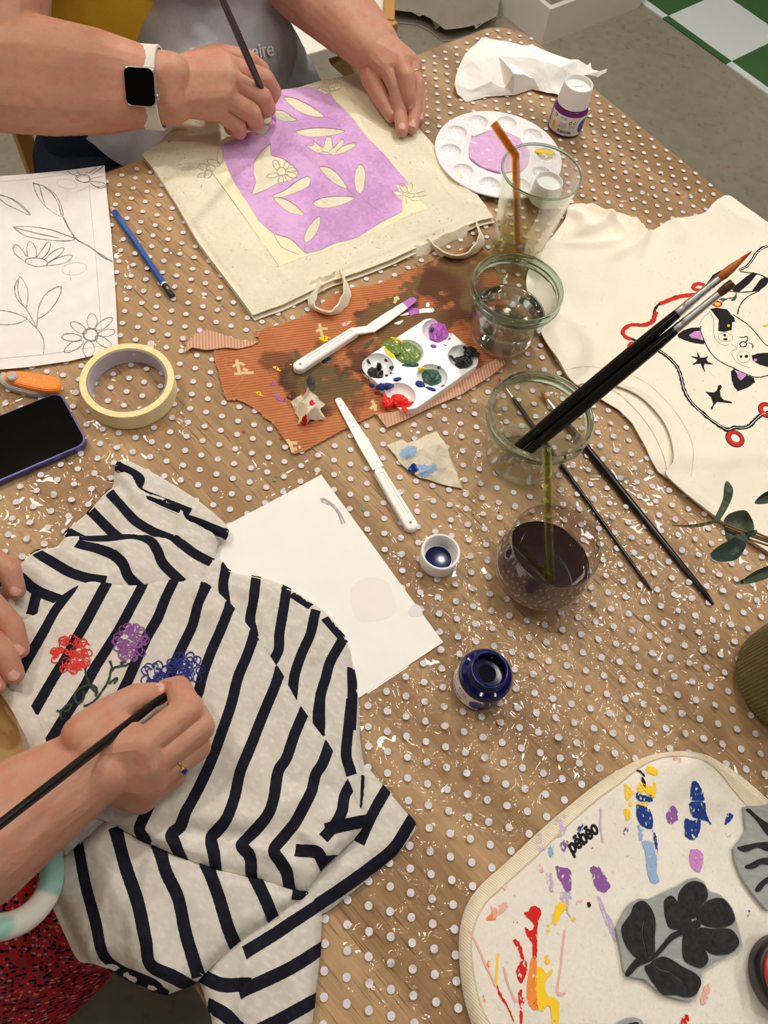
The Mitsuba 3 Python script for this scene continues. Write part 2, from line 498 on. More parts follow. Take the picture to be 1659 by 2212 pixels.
# ================================================================ the table frame of reference
D1 = np.array([0.6774, 0.7356]); D2 = np.array([0.7356, -0.6774])
_a, _c = at(235, 370)[:2], at(1160, 90)[:2]
TC = _a + D1 * ((_c - _a) @ D1)                                    # far right corner of the table (square)
TWID, TLEN = 1.025, 1.75
table_poly = Polygon([TC, TC + D2 * TLEN, TC + D2 * TLEN - D1 * TWID, TC - D1 * TWID]).buffer(-0.055).buffer(0.055, quad_segs=8)
add('table__tabletop', prism(table_poly, TZ - 0.03, TZ, 0.002), 'wood')
tag('table', 'rectangular wooden table with rounded corners under the clear spotted plastic cover', 'table')
for k, (u, v) in enumerate([(0.1, 0.1), (TLEN - .1, .1), (0.1, TWID - 0.1), (TLEN - .1, TWID - .1)]):
    c = TC + D2 * u - D1 * v
    add('table__leg', placed(rbox((0.06, 0.06, TZ - 0.031), 0.005), basis([c[0], c[1], (TZ - 0.031) / 2], [*D2, 0], [*D1, 0], [0, 0, 1])), 'wood')

# ---------------------------------------------------------------- plastic cover: creased clear film with printed dots
_rng = random.Random(5)
CREASE = []
for px, py, sp, cnt in [(1330, 1150, 260, 70), (1380, 1420, 230, 60), (1180, 1330, 220, 60), (90, 1120, 110, 34), (900, 1480, 130, 40), (930, 2080, 180, 40), (1340, 370, 110, 46), (1420, 520, 60, 12), (330, 640, 90, 14),
                        (1000, 1720, 150, 26), (620, 690, 200, 14), (1150, 1000, 160, 26), (1250, 1000, 130, 24), (950, 1260, 130, 20), (1430, 1640, 120, 26), (240, 1010, 120, 16), (1480, 1330, 150, 30)]:
    for _ in range(cnt * 4):
        c = at(px + _rng.gauss(0, sp), py + _rng.gauss(0, sp))[:2]
        a = _rng.gauss(-0.9, 0.8); ln = abs(_rng.gauss(0, 0.018)) + 0.005
        d = np.array([math.cos(a), math.sin(a)]) * ln; b = np.array([-d[1], d[0]]) * _rng.uniform(-0.5, 0.5)
        CREASE.append((np.array([c - d, c + b, c + d]), _rng.uniform(0.0016, 0.0036), _rng.uniform(0.0003, 0.0011)))
for px, py, sp, cnt, a0 in [(1330, 1180, 150, 60, -0.7), (1450, 1420, 120, 50, -1.0), (1200, 1400, 140, 50, -1.1), (930, 1560, 70, 26, -1.3), (860, 2080, 110, 30, 0.9), (960, 1950, 120, 20, 0.8), (1080, 1680, 90, 16, 0.8), (1340, 400, 70, 24, -0.7), (100, 1110, 90, 24, 0.5), (1010, 1330, 90, 20, -1.2), (640, 700, 150, 8, 0.1), (1080, 1120, 90, 20, -0.6)]:
    for _ in range(cnt):
        c = at(px + _rng.gauss(0, sp), py + _rng.gauss(0, sp))[:2]; a = a0 + _rng.gauss(0, 0.5); ln = _rng.uniform(0.012, 0.05); q = [c]
        for k in range(6):
            a += _rng.gauss(0, 0.25); q.append(q[-1] + ln / 6 * np.array([math.cos(a), math.sin(a)]))
        CREASE.append((np.array(q), _rng.uniform(0.0016, 0.0026), _rng.uniform(0.0006, 0.0013)))
for x0, y0, x1, y1 in [(1130, 1570, 1010, 1720), (1120, 1630, 990, 1790), (1180, 1650, 1060, 1790), (780, 2060, 690, 2105), (910, 2090, 840, 2170), (1390, 480, 1440, 560), (1300, 400, 1330, 440), (1395, 405, 1420, 455), (870, 1560, 850, 1700), (1040, 1560, 1010, 1600), (1570, 1330, 1590, 1390)]:
    c0, c1 = at(x0, y0)[:2], at(x1, y1)[:2]
    CREASE.append((np.array([c0, (c0 + c1) / 2 + 0.001, c1]), 0.0022, 0.0011))


PRESSED = [[(-160, 388), (226, 357), (255, 747), (-160, 810)], [(694, 1020), (962, 1388), (300, 1850), (40, 1330)], [(306, 334), (546, 681), (1067, 470), (800, 152)], [(-160, 930), (120, 840), (190, 950), (-160, 1090)],
    [(1168, 716), (1137, 605), (1229, 444), (1570, 422), (1800, 560), (1800, 1300), (1430, 1030), (1230, 830)], [(1140, 2212), (990, 2010), (1200, 1700), (1480, 1620), (1800, 1800), (1800, 2300)], [(400, 760), (440, 710), (1060, 560), (1090, 790), (640, 978)], [(630, 1150), (830, 970), (900, 1150)],
    [(985, 1480), (1030, 1530), (1100, 1490), (1050, 1420)], [(1020, 700), (1160, 700), (1150, 790), (1010, 790)], [(1040, 940), (1220, 940), (1200, 1090), (1040, 1080)], [(1090, 1200), (1260, 1180), (1240, 1310), (1090, 1320)], [(940, 300), (1000, 240), (1200, 280), (1200, 420), (1020, 430)], [(915, 1170), (990, 1170), (990, 1250), (915, 1250)]]


class Film:
    def __init__(self):
        self.x0, self.y0, self.h = -0.60, -0.20, 0.0014
        nx, ny = int(1.17 / self.h), int(1.47 / self.h)
        X, Y = np.meshgrid(self.x0 + np.arange(nx) * self.h, self.y0 + np.arange(ny) * self.h)
        q = np.stack([X * 9, Y * 9, X * 0], -1)
        z = 0.0004 + 0.0010 * meshkit.fbm(q * 3, 2, 3) + 0.00045 * meshkit.fbm(q * 11, 2, 8)
        for line, w, h in CREASE:
            lo, hi = line.min(0) - 0.01, line.max(0) + 0.01
            i0, i1 = [int(np.clip((v - self.x0) / self.h, 0, nx)) for v in (lo[0], hi[0])]
            j0, j1 = [int(np.clip((v - self.y0) / self.h, 0, ny)) for v in (lo[1], hi[1])]
            if i1 > i0 and j1 > j0:
                d, fr = pdist(X[j0:j1, i0:i1], Y[j0:j1, i0:i1], line)
                z[j0:j1, i0:i1] += h * np.exp(-(d / w) ** 2) * np.clip(4 * np.minimum(fr, 1 - fr), 0, 1)
        # things lying on it press the creases flat
        for q in PRESSED:
            pl = Polygon([at(*p)[:2] for p in q]).buffer(0)
            x0, y0, x1, y1 = pl.bounds; m = (X >= x0) & (X <= x1) & (Y >= y0) & (Y <= y1)
            k = np.zeros_like(m); k[m] = shapely.contains_xy(pl, X[m], Y[m])
            z = np.where(k, np.minimum(z, 0.0009), z)
        self.X, self.Y, self.Zv = X, Y, z

    def z(self, x, y):
        i = np.clip(((np.asarray(x) - self.x0) / self.h).round().astype(int), 0, self.Zv.shape[1] - 1)
        j = np.clip(((np.asarray(y) - self.y0) / self.h).round().astype(int), 0, self.Zv.shape[0] - 1)
        return self.Zv[j, i]


film = Film()
_edge = table_poly.buffer(0.006)
_in = shapely.contains_xy(_edge, film.X, film.Y) & (film.Y < 1.4)
_dz = shapely.contains_xy(table_poly, film.X, film.Y)
_idx = -np.ones(_in.shape, int); _idx[_in] = np.arange(_in.sum())
_q = _in[:-1, :-1] & _in[1:, :-1] & _in[:-1, 1:] & _in[1:, 1:]
_A, _B, _C, _D = _idx[:-1, :-1][_q], _idx[:-1, 1:][_q], _idx[1:, 1:][_q], _idx[1:, :-1][_q]
_v = np.c_[film.X[_in], film.Y[_in], TZ + film.Zv[_in] - np.where(_dz[_in], 0, 0.004)]
# the rest of the cover, out of the picture, more coarsely
_x0, _y0, _x1, _y1 = film.X[0, 0], film.Y[0, 0], film.X[0, -1], film.Y[-1, 0]
_rest = _edge.difference(shapely.box(_x0 + .002, _y0 + .002, _x1 - .002, _y1 - .002))
for g in getattr(_rest, 'geoms', [_rest]):
    if g.area > 1e-4:
        p_, t_, _ = grid_tri(g, 0.008)
        z_ = TZ + 0.0012 + 0.0012 * meshkit.fbm(np.c_[p_ * 30, p_[:, :1] * 0], 3, 3)
        add('tablecloth__film_edge', trimesh.Trimesh(np.c_[p_, z_], t_, process=False), 'clear_film', smooth=True)
add('tablecloth__film', trimesh.Trimesh(_v, np.vstack([np.c_[_A, _B, _C], np.c_[_A, _C, _D]]), process=False), 'clear_film', smooth=True)
tag('tablecloth', 'clear plastic tablecloth printed with small white dots, creased over the wooden table', 'tablecloth')
# the printed dots: a rhombic lattice of 17 mm
_LA, _LS, _L0 = -0.061878, 0.253935, np.array([-0.214689, 0.414409]); _LP = 0.0172
_la = _LP * np.array([math.cos(_LA), math.sin(_LA)]); _lb = _LP * np.array([math.sin(_LA + _LS), -math.cos(_LA + _LS)])
_n = 14; _th = np.arange(_n) * 2 * np.pi / _n
dv, df = [], []
_in2 = table_poly.buffer(-0.004)
for i in range(-70, 110):
    for j in range(-80, 110):
        c = _L0 + i * _la + j * _lb + np.array([_rng.gauss(0, 0.0002), _rng.gauss(0, 0.0002)])
        if _in2.contains(Point(*c)):
            x, y = c[0] + 0.0031 * np.cos(_th), c[1] + 0.0031 * np.sin(_th)
            x, y = np.r_[c[0], x], np.r_[c[1], y]
            b = len(dv) * (_n + 1)
            inside_ = _x0 < c[0] < _x1 and _y0 < c[1] < _y1
            dv.append(np.c_[x, y, TZ + film.z(x, y) + 0.0005 if inside_ else np.full(len(x), TZ + 0.0026)]); k = np.arange(_n)
            df.append(np.c_[k * 0 + b, b + 1 + k, b + 1 + (k + 1) % _n])
add('tablecloth__polka_dots', trimesh.Trimesh(np.vstack(dv), np.vstack(df), process=False), 'dot_white', kind='stuff', label='white printed dots')

# ================================================================ the room
RX0, RX1, RY0, RY1 = -2.9, 3.4, -2.4, 4.2


def quad(a, b, c, d):
    return trimesh.Trimesh([a, b, c, d], [[0, 1, 2], [0, 2, 3]], process=False)


def wallbox(x0, y0, z0, x1, y1, z1):
    return trimesh.creation.box(bounds=[[x0, y0, z0], [x1, y1, z1]])


def setting(key, mesh, m):
    add(key, mesh, m); labels[key] = {'kind': 'structure'}


setting('floor', wallbox(RX0, RY0, -0.1, RX1, RY1, 0), 'floor_mat')
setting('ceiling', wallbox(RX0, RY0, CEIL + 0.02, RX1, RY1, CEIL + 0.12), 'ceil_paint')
setting('wall_left', wallbox(RX0 - 0.1, RY0, 0, RX0, RY1, CEIL + .02), 'wall_paint')
setting('wall_right', wallbox(RX1, RY0, 0, RX1 + 0.1, RY1, CEIL + .02), 'wall_paint')
setting('wall_front', wallbox(RX0, RY0 - 0.1, 0, RX1, RY0, CEIL + .02), 'wall_paint')
setting('wall_back', wallbox(RX0, RY1, 0, RX1, RY1 + 0.1, CEIL + .02), 'wall_paint')
# the white pillar beyond the table with its skirting board
pc = at(1168, 98.5, -TZ)[:2]; pr = at(1377, 17, -TZ)[:2]; pl = at(1069, 29, -TZ)[:2]
e1 = (pr - pc) / np.linalg.norm(pr - pc); e2 = np.array([-e1[1], e1[0]])
if e2 @ (pl - pc) < 0:
    e2 = -e2
LW = np.linalg.norm(pr - pc) + 0.01
pil = Polygon([pc, pc + e1 * LW, pc + e1 * LW + e2 * 1.6, pc + e2 * 1.6])
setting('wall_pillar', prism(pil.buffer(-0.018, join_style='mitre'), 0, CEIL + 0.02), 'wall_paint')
_bb = pil.difference(pil.buffer(-0.0175, join_style='mitre'))
setting('baseboard_pillar', prism(_bb, 0, 0.11), 'base_paint')
# green and white chequered mat on the floor
g0 = at(1442.6, 36.1, -TZ)[:2]; g1 = at(1579.8, 134.8, -TZ)[:2]
ge = (g1 - g0); sq = np.linalg.norm(ge); ge = ge / sq; gn = np.array([-ge[1], ge[0]])
if gn @ (at(1659, 60, -TZ)[:2] - g0) < 0:
    gn = -gn
tag('checkered_mat', 'green and white chequered floor mat beside the white pillar', 'mat')
for i in range(-1, 3):
    for j in range(-1, 3):
        w0, w1 = (0, sq) if j >= 0 else (sq - 0.028, sq)
        if i == -1 and j >= 0 and j > 0:
            pass
        o = g0 + ge * (i * sq) + gn * (j * sq)
        pl_ = Polygon([o + gn * w0, o + ge * sq + gn * w0, o + ge * sq + gn * w1, o + gn * w1]).buffer(-0.0006)
        if pl_.intersects(pil) or pl_.bounds[2] > RX1 - .02 or pl_.bounds[3] > RY1 - .02:
            continue
        add('checkered_mat__square', prism(pl_, 0.0, 0.004), 'rug_white' if (i + j) % 2 == 0 else 'rug_green')
# lamps
for k, (x, y, z, r, L, col) in enumerate(PENDANTS):
    key = 'pendant_lamp' if k == 0 else f'pendant_lamp_{k:03d}'
    g = trimesh.creation.icosphere(3, r).apply_translation([x, y, z])
    scene[key + '__globe'] = {**mikit.ply(g, 'white_board', smooth=True), 'emitter': {'type': 'area', 'radiance': rgb(np.array(col) * L)}}
    add(key + '__cord', tube([[x, y, z + r * 0.99], [x, y, CEIL]], 0.004, 8), 'white_board')
    add(key + '__ceiling_cup', lathe([(0.05, CEIL), (0.05, CEIL - 0.02), (0.0, CEIL - 0.03)], (x, y, 0.01), seg=24), 'white_board')
    tag(key, ['warm glowing globe pendant hanging left of the table', 'large neutral white globe pendant beyond the right table edge', 'small warm globe pendant above the middle of the table', 'small white globe pendant above the vase'][k], 'lamp')
for k, (x, y, r, L) in enumerate(LAMPS):
    key = 'ceiling_spot' if k == 0 else f'ceiling_spot_{k:03d}'
    add(key + '__housing', lathe([(r, CEIL), (r + 0.012, CEIL), (r + 0.012, CEIL + 0.02), (0, CEIL + 0.02)], (x, y, 0), seg=24), 'white_board')
    d = lathe([(0, CEIL + 0.004), (r, CEIL + 0.004)], (x, y, 0), seg=24)
    if d.face_normals[0][2] > 0:
        d.invert()
    scene[key + '__lamp'] = {**mikit.ply(d, 'white_board'), 'emitter': {'type': 'area', 'radiance': rgb(np.array(LAMP_COL) * L)}}
    tag(key, 'round white ceiling spot light ' + LAMP_WHERE[k], 'lamp', 'ceiling spots')
# ================================================================ papers, pencil, tape, phone
def sk(fl):
    return [p for p in fl]


zs = lambda pts: Z(0, 340, 3.115, pts)
sheet = Cloth([(-160, 388), (-60, 384), (60, 376), (150, 367), (226, 357), (231, 420), (240, 500), (246, 580), (251, 660), (255, 747), (225, 762), (150, 780), (60, 793), (-60, 803), (-150, 810)], zf=0.0035, amp=0.002, freq=7, seed=3, smooth=False)
add('flower_sketch__sheet', sheet.mesh(0.006, 0.0004), 'paper', smooth=40)
tag('flower_sketch', 'sheet of white paper with pencil drawings of leaves and daisies', 'paper sheet')
_sk = [zs(q) for q in [
    [(222, 172), (300, 195), (370, 250), (410, 330), (422, 400), (350, 365), (280, 300), (240, 235), (222, 172)], [(228, 176), (262, 192), (280, 250), (300, 310)], [(300, 200), (350, 240), (395, 320), (412, 395)],
    [(422, 400), (450, 460), (510, 545), (600, 605), (680, 655), (755, 705)], [(430, 402), (462, 470), (520, 552), (605, 600), (690, 668), (757, 700)],
    [(90, 470), (180, 465), (330, 485), (430, 520), (505, 548), (440, 562), (300, 555), (180, 530), (120, 495), (90, 470)], [(100, 475), (250, 510), (400, 545)],
    [(170, 705), (110, 660), (88, 615), (110, 590), (150, 625), (180, 670)], [(185, 670), (180, 610), (195, 572), (220, 580), (245, 630), (240, 675)],
    [(245, 672), (290, 610), (325, 568), (340, 585), (325, 640), (280, 685)], [(300, 690), (350, 640), (415, 608), (430, 618), (400, 660), (330, 705)], [(320, 715), (380, 680), (455, 658), (487, 668), (450, 705), (380, 725), (310, 730)],
    [(0, 255), (80, 280), (160, 335), (203, 388), (130, 360), (50, 320), (0, 280)], [(10, 250), (100, 295), (195, 380)],
    [(135, 805), (165, 840), (187, 900), (185, 970), (170, 1010), (130, 970), (103, 915), (105, 855), (135, 805)], [(125, 830), (120, 900), (150, 990)],
    [(412, 865), (405, 920), (360, 1000), (300, 1060), (252, 1080), (260, 1010), (300, 930), (360, 885), (412, 865)],
    [(-60, 1040), (0, 1030), (80, 1040), (150, 1070), (180, 1090), (120, 1120), (50, 1128), (-60, 1120)],
    [(180, 1090), (220, 1125), (250, 1155), (285, 1200), (297, 1260), (295, 1320)], [(252, 1080), (245, 1150)], [(170, 1010), (210, 1075), (245, 1140)],
    ellipse(245, 705, 75, 28, 6), ellipse(560, 142, 50, 27, 8), ellipse(562, 146, 42, 22, 8), [(520, 130), (480, 112), (450, 94)], [(540, 118), (515, 95)], [(575, 115), (590, 92)], [(595, 110), (630, 82), (650, 72)], [(610, 145), (700, 125)], [(600, 130), (650, 95), (695, 62)],
    [(600, 165), (660, 205), (708, 198), (690, 172), (610, 160)], [(606, 168), (650, 200), (700, 192)],
    ellipse(612, 1195, 45, 39), ellipse(610, 1196, 52, 44, 10), ellipse(620, 1105, 34, 52), ellipse(700, 1120, 66, 25, -35), ellipse(718, 1182, 58, 24, -10), ellipse(695, 1242, 62, 28, 32), ellipse(597, 1292, 38, 56, 4), ellipse(497, 1272, 72, 26, -30), ellipse(483, 1212, 68, 25, 5), ellipse(530, 1148, 64, 27, 33)]]
_pale = [zs(q) for q in [[(600, 190), (618, 400), (640, 640), (665, 900), (690, 1250)], [(-100, 172), (0, 165), (120, 155), (470, 112), (560, 100)], [(-100, 1366), (0, 1355), (300, 1325), (480, 1300), (690, 1268)], ellipse(500, 750, 85, 40, -10), ellipse(450, 180, 70, 30, 10), [(470, 760), (475, 830)],
                          [(520, 235), (560, 215), (600, 190)]]]
add('flower_sketch__pencil_drawing', sheet.ribbon(_sk, 0.00042, jit=0.55, rep=2, seed=4), 'graphite', label='dark pencil lines of flowers and leaves')
add('flower_sketch__faint_line', sheet.ribbon(_pale, 0.0004, jit=0.4, rep=1, seed=6), 'graphite_pale', label='faint pencil frame lines')

# the plain white sheet: 21 cm edge at the right
_p0, _p1 = at(694, 1026, .001)[:2], at(957, 1388, .001)[:2]
_e = (_p1 - _p0) / np.linalg.norm(_p1 - _p0); _w = np.array([_e[1], -_e[0]])
if _w[0] > 0:
    _w = -_w
wp = Cloth([(0, 0), (1, 0), (1, 1)], zf=0.0016, amp=0.0008, freq=8, seed=9, smooth=False)
wp.poly = Polygon([_p0, _p1, _p1 + _w * 0.292, _p0 + _w * 0.292])
add('blank_paper__sheet', wp.mesh(0.008, 0.0003), 'white_paper', smooth=40)
tag('blank_paper', 'blank white paper sheet half under the striped top', 'paper sheet')
prin('smear_grey', S(172, 166, 166), 0.9); prin('smear_pink', S(236, 228, 222), 0.9); prin('smear_lav', S(222, 219, 222), 0.9)
add('blank_paper__graphite_smear', wp.ribbon([Z(400, 1000, 2.37, q) for q in [[(690, 182), (740, 205), (780, 255), (805, 315)], [(700, 178), (760, 215), (795, 265), (818, 308)], [(695, 200), (735, 215)], [(715, 190), (770, 240), (800, 300)]]], 0.0007, jit=1.2, rep=3), 'smear_grey', label='grey smear near the corner')
add('blank_paper__stain', wp.patch(wp.area(Z(400, 1000, 2.37, [(850, 640), (920, 590), (1020, 600), (1060, 660), (1080, 760), (1020, 800), (900, 810), (850, 740)])), res=0.008), 'smear_pink', label='very faint pink tint')
add('blank_paper__stain', wp.patch(wp.area(Z(400, 1000, 2.37, [(1140, 760), (1160, 730), (1190, 725), (1215, 760), (1200, 785), (1150, 785)])), res=0.008), 'smear_lav', label='faint grey tint at the edge')

# pencil
prin('pencil_blue', S(22, 74, 150), 0.3, specular=0.5); prin('raw_wood', S(214, 168, 118), 0.6); prin('band_white', S(236, 234, 228), 0.4)
_a, _b = at(237.5, 443, 0.004), at(372, 640, 0.0045)
_dir = (_b - _a) / np.linalg.norm(_b - _a)
pen = lambda s, e, r0, r1, sides=6: tube([_a + _dir * s, _a + _dir * (s + e) / 2, _a + _dir * e], [r0, (r0 + r1) / 2, r1], sides)
_L = np.linalg.norm(_b - _a)
add('pencil__barrel', pen(0.013, _L - 0.021, 0.0038, 0.0038), 'pencil_blue')
add('pencil__sharpened_point', pen(0.003, 0.013, 0.0009, 0.0037, 12), 'raw_wood', label='bare wood cone')
add('pencil__lead', pen(-0.001, 0.003, 0.0002, 0.0009, 8), 'graphite')
add('pencil__band', pen(_L - 0.021, _L - 0.0185, 0.0039, 0.0039), 'band_white', label='white ring')
add('pencil__end', pen(_L - 0.0185, _L, 0.0038, 0.0036), 'black_plastic', label='black end with small white print')
_m = meshkit.text_mesh('HB', 0.0022, 0.0001)
_x = _dir; _up = np.array([0, 0, 1.0]); _y = np.cross(_up, _x)
add('pencil__end__lettering', placed(_m, basis(_b - _dir * 0.0125 + _up * 0.0035 - _y * 0.001, _x, _y, _up)), 'band_white')
tag('pencil', 'blue pencil with a black end and white ring lying between sketch and tote bag', 'pencil')

# roll of masking tape
prin('tape_paper', mikit.proc(lambda p, n, uv: mix(S(214, 200, 152), S(232, 222, 180), fbm(p.x * 90, p.y * 90, p.z * 30, 3))), 0.7)
prin('tape_face', mikit.proc(lambda p, n, uv: mix(S(226, 208, 148), S(240, 226, 172), fbm(p.x * 300, p.y * 300, 0, 2))), 0.7)
prin('tape_core', S(186, 180, 192), 0.6); prin('core_edge', S(140, 126, 96), 0.7)
_c = at(275, 821, 0.021); _c[2] = TZ + 0.0012
_h = 0.021
_ring = lambda r0, r1, z0, z1, b=0.0006: lathe(round_profile([(r0, z0), (r1, z0), (r1, z1), (r0, z1), (r0, z0)], b), _c, seg=96)
add('masking_tape__roll', _ring(0.0398, 0.0466, 0.0, _h), 'tape_paper', smooth=35)
add('masking_tape__face', lathe([(0.0400, _h + 0.0001), (0.0463, _h + 0.0001)], _c, seg=96), 'tape_face', label='pale yellow top edge of the wound tape')
add('masking_tape__core', _ring(0.0378, 0.0397, 0.0002, _h - 0.0006, 0.0003), 'tape_core', smooth=35, label='grey inner cardboard ring')
add('masking_tape__core__edge', lathe([(0.0381, _h - 0.0004), (0.0399, _h - 0.0004)], _c, seg=96), 'core_edge')
_t0 = at(325, 752, 0.003)
_fl = [at(290, 750, .016), at(315, 745, 0.012), at(333, 743, 0.006)]
_fv = np.vstack([_fl, np.array(_fl) + (at(330, 760, .006) - at(333, 743, 0.006)) * np.array([1, 1, 0.2])])
add('masking_tape__loose_end', trimesh.Trimesh(_fv, [[0, 1, 4], [0, 4, 3], [1, 2, 5], [1, 5, 4]], process=False), 'tape_paper', label='loose end of the tape')
tag('masking_tape', 'roll of cream masking tape lying flat beside the sketch and the phone', 'tape roll')

# small orange and grey gadget
prin('orange_plastic', S(240, 134, 36), 0.45); prin('grey_plastic', S(176, 170, 166), 0.5)
zp = lambda pts, z: Polygon([at(*q, z)[:2] for q in spline(zs(pts), 5, True)])
add('bag_clip__base', prism(zp([(4, 1492), (22, 1455), (60, 1470), (200, 1530), (330, 1575), (330, 1592), (250, 1606), (150, 1590), (60, 1560), (15, 1530)], 0.004), TZ + 0.0015, TZ + 0.009, 0.003), 'grey_plastic', smooth=40, label='light grey lower half')
add('bag_clip__cover', prism(zp([(28, 1480), (55, 1445), (120, 1440), (250, 1455), (350, 1475), (400, 1497), (402, 1560), (340, 1578), (220, 1560), (120, 1535), (50, 1510)], 0.012), TZ + 0.0085, TZ + 0.0145, 0.003), 'orange_plastic', smooth=40, label='orange upper half with small holes')
_b = at(*zs([(82, 1475)])[0], 0.0155)
add('bag_clip__button', lathe([(0, 0.0022), (0.004, 0.0018), (0.0052, 0.0004), (0.0052, -0.001), (0, -0.001)], _b, seg=24), 'grey_plastic', smooth=40, label='round grey button')
for q in [(160, 1470), (205, 1490), (170, 1515), (227, 1503), (295, 1497), (262, 1532)]:
    p = at(*zs([q])[0], 0.0145)
    add('bag_clip__cover__hole', lathe([(0, 0.0002), (0.0011, 0.0002), (0.0014, 0.0)], p, seg=12), 'raw_wood')
tag('bag_clip', 'small orange and grey plastic gadget lying above the phone', 'gadget')

# phone
prin('phone_blue', S(84, 88, 146), 0.25, metallic=0.6); prin('phone_lens', S(20, 20, 24), 0.1)
_tr, _br = at(130, 846, 0.008)[:2], at(187.5, 951, 0.008)[:2]
_sd = (_br - _tr) / np.linalg.norm(_br - _tr); _ld = np.array([_sd[1], -_sd[0]])
if _ld[0] > 0:
    _ld = -_ld
rr = lambda g: Polygon([_tr - _ld * g * 0 + (_ld * g) + _sd * g, _tr + _ld * g + _sd * (0.0715 - g), _tr + _ld * (0.1467 - g) + _sd * (0.0715 - g), _tr + _ld * (0.1467 - g) + _sd * g]).buffer(-0.0095).buffer(0.0095, quad_segs=10)
add('smartphone__frame', prism(rr(0), TZ + 0.002, TZ + 0.0094, 0.0012), 'phone_blue', smooth=40, label='blue metal frame')
add('smartphone__screen', prism(rr(0.0016), TZ + 0.0094, TZ + 0.0098), 'screen_glass', label='black switched-off screen')
for k, (s0, s1) in enumerate([(0.034, 0.052), (0.060, 0.066)]):
    b0 = _tr + _sd * 0.0715 + _ld * s0
    add('smartphone__side_button', placed(rbox((s1 - s0, 0.0009, 0.0026), 0.0004), basis([*(b0 + _ld * (s1 - s0) / 2), TZ + 0.0057], [*_ld, 0], [*_sd, 0], [0, 0, 1])), 'phone_blue')
tag('smartphone', 'smartphone with a black screen and a blue frame, lying at the left edge', 'phone')

# ================================================================ tote bag
zt = lambda pts: Z(300, 150, 2.127, pts)
tote = Cloth([(306, 334), (340, 376), (380, 440), (430, 526), (480, 592), (516, 640), (546, 681), (600, 662), (660, 634), (720, 605), (800, 578), (850, 558), (880, 544), (940, 517), (1000, 492), (1030, 478), (1067, 470), (1020, 405), (985, 362), (925, 300), (880, 250), (840, 200), (800, 152), (775, 150), (760, 161), (700, 172), (640, 190), (590, 205), (530, 235), (440, 245), (390, 262), (350, 300)],
             zf=0.0075, amp=0.005, freq=26, seed=12, ridges=[([(336, 372), (440, 530), (548, 672)], 0.003, -0.0025), ([(560, 668), (700, 606), (860, 546), (1050, 470)], 0.004, -0.0015), ([(600, 650), (760, 575), (1030, 468)], 0.002, 0.0012), ([(505, 520), (640, 620)], 0.004, 0.0012),
                                                      ([(900, 300), (960, 370), (1030, 440)], 0.004, 0.002), ([(930, 370), (980, 440)], 0.003, 0.0016), ([(880, 300), (905, 340), (900, 380)], 0.003, 0.0015), ([(400, 330), (470, 330)], 0.004, 0.001), ([(395, 268), (440, 285), (520, 270)], 0.004, 0.002), ([(1000, 440), (1050, 455)], 0.004, 0.0018)], smooth=False)
add('tote_bag__panel', tote.mesh(0.0035, 0.0012), 'canvas', smooth=50)
_tb = tote.mesh(0.006, 0.0012); _tb.vertices[:, 2] -= 0.0045
_sh = at(700, 620)[:2] - at(690, 606)[:2]
_tb.vertices[:, :2] += _sh * 0.35
add('tote_bag__back_panel', _tb, 'canvas', smooth=50)
tag('tote_bag', 'cream canvas tote bag being painted with a lilac rectangle of leaves and flowers', 'tote bag')
_pl = tote.area(zt([(660, 95), (770, 82), (830, 95), (870, 105), (905, 155), (985, 235), (1060, 330), (1140, 410), (1232, 518), (1205, 605), (1205, 652), (1110, 700), (1000, 770), (900, 795), (840, 825), (770, 842), (700, 775), (620, 750), (560, 700), (510, 620), (450, 530), (420, 470), (390, 390), (384, 350), (430, 330), (480, 300), (560, 240), (600, 180), (620, 130)]), False)
_pl = _pl.buffer(0.0012)
_lv = {'a': [(665, 130), (720, 135), (790, 170), (850, 215), (790, 215), (720, 185)], 'b': [(612, 195), (660, 190), (700, 215), (725, 235), (650, 235)], 'c': [(720, 290), (760, 275), (850, 270), (945, 283), (880, 305), (780, 310)],
       'd': [(765, 352), (803, 348), (803, 330), (845, 360), (862, 312), (885, 315), (893, 360), (930, 322), (943, 330), (935, 352), (985, 337), (998, 350), (940, 385), (890, 393), (820, 385)], 'e': [(830, 450), (880, 455), (930, 500), (955, 548), (900, 525), (860, 490)],
       'f': [(1015, 437), (1040, 470), (1035, 540), (1015, 570), (995, 545), (992, 480)], 'g': [(800, 620), (830, 595), (910, 583), (990, 590), (930, 625), (850, 638)], 'h': [(830, 675), (830, 720), (800, 775), (765, 795), (762, 760), (790, 710)],
       'i': [(605, 342), (612, 395), (660, 410), (715, 450), (733, 485), (700, 510), (640, 525), (600, 545), (520, 577), (537, 520), (525, 480), (530, 430), (560, 382)], 'j': [(615, 582), (680, 550), (730, 512), (775, 492), (790, 510), (770, 545), (700, 575), (640, 590)],
       'k': [(622, 590), (680, 600), (730, 635), (757, 670), (700, 660), (650, 630)], 'l': [(500, 250), (545, 245), (600, 262), (575, 300), (520, 290), (480, 290)], 'm': [(555, 250), (600, 215), (612, 225), (590, 255)], 'n': [(820, 92), (850, 85), (880, 100), (860, 115)]}
_cuts = {k: tote.area(zt(v), k not in 'di') for k, v in _lv.items()}
_wf = tote.area(zt([(1165, 560), (1195, 555), (1180, 525), (1215, 540), (1240, 520), (1262, 550), (1290, 575), (1250, 590), (1225, 605), (1190, 590)]), False)
_lil = _pl.difference(shapely.union_all([*_cuts.values(), _wf]))
_band = tote.area(zt([(335, 470), (400, 560), (500, 710), (640, 905), (800, 850), (1000, 775), (1330, 640), (1240, 540), (1130, 390), (1030, 260), (940, 75), (830, 95)]), False).difference(_pl.buffer(0.001))
add('tote_bag__panel__primed_border', tote.patch(_band, 0.0003, 0.0035), 'canvas_pale', smooth=True, label='paler yellow border around the lilac paint')
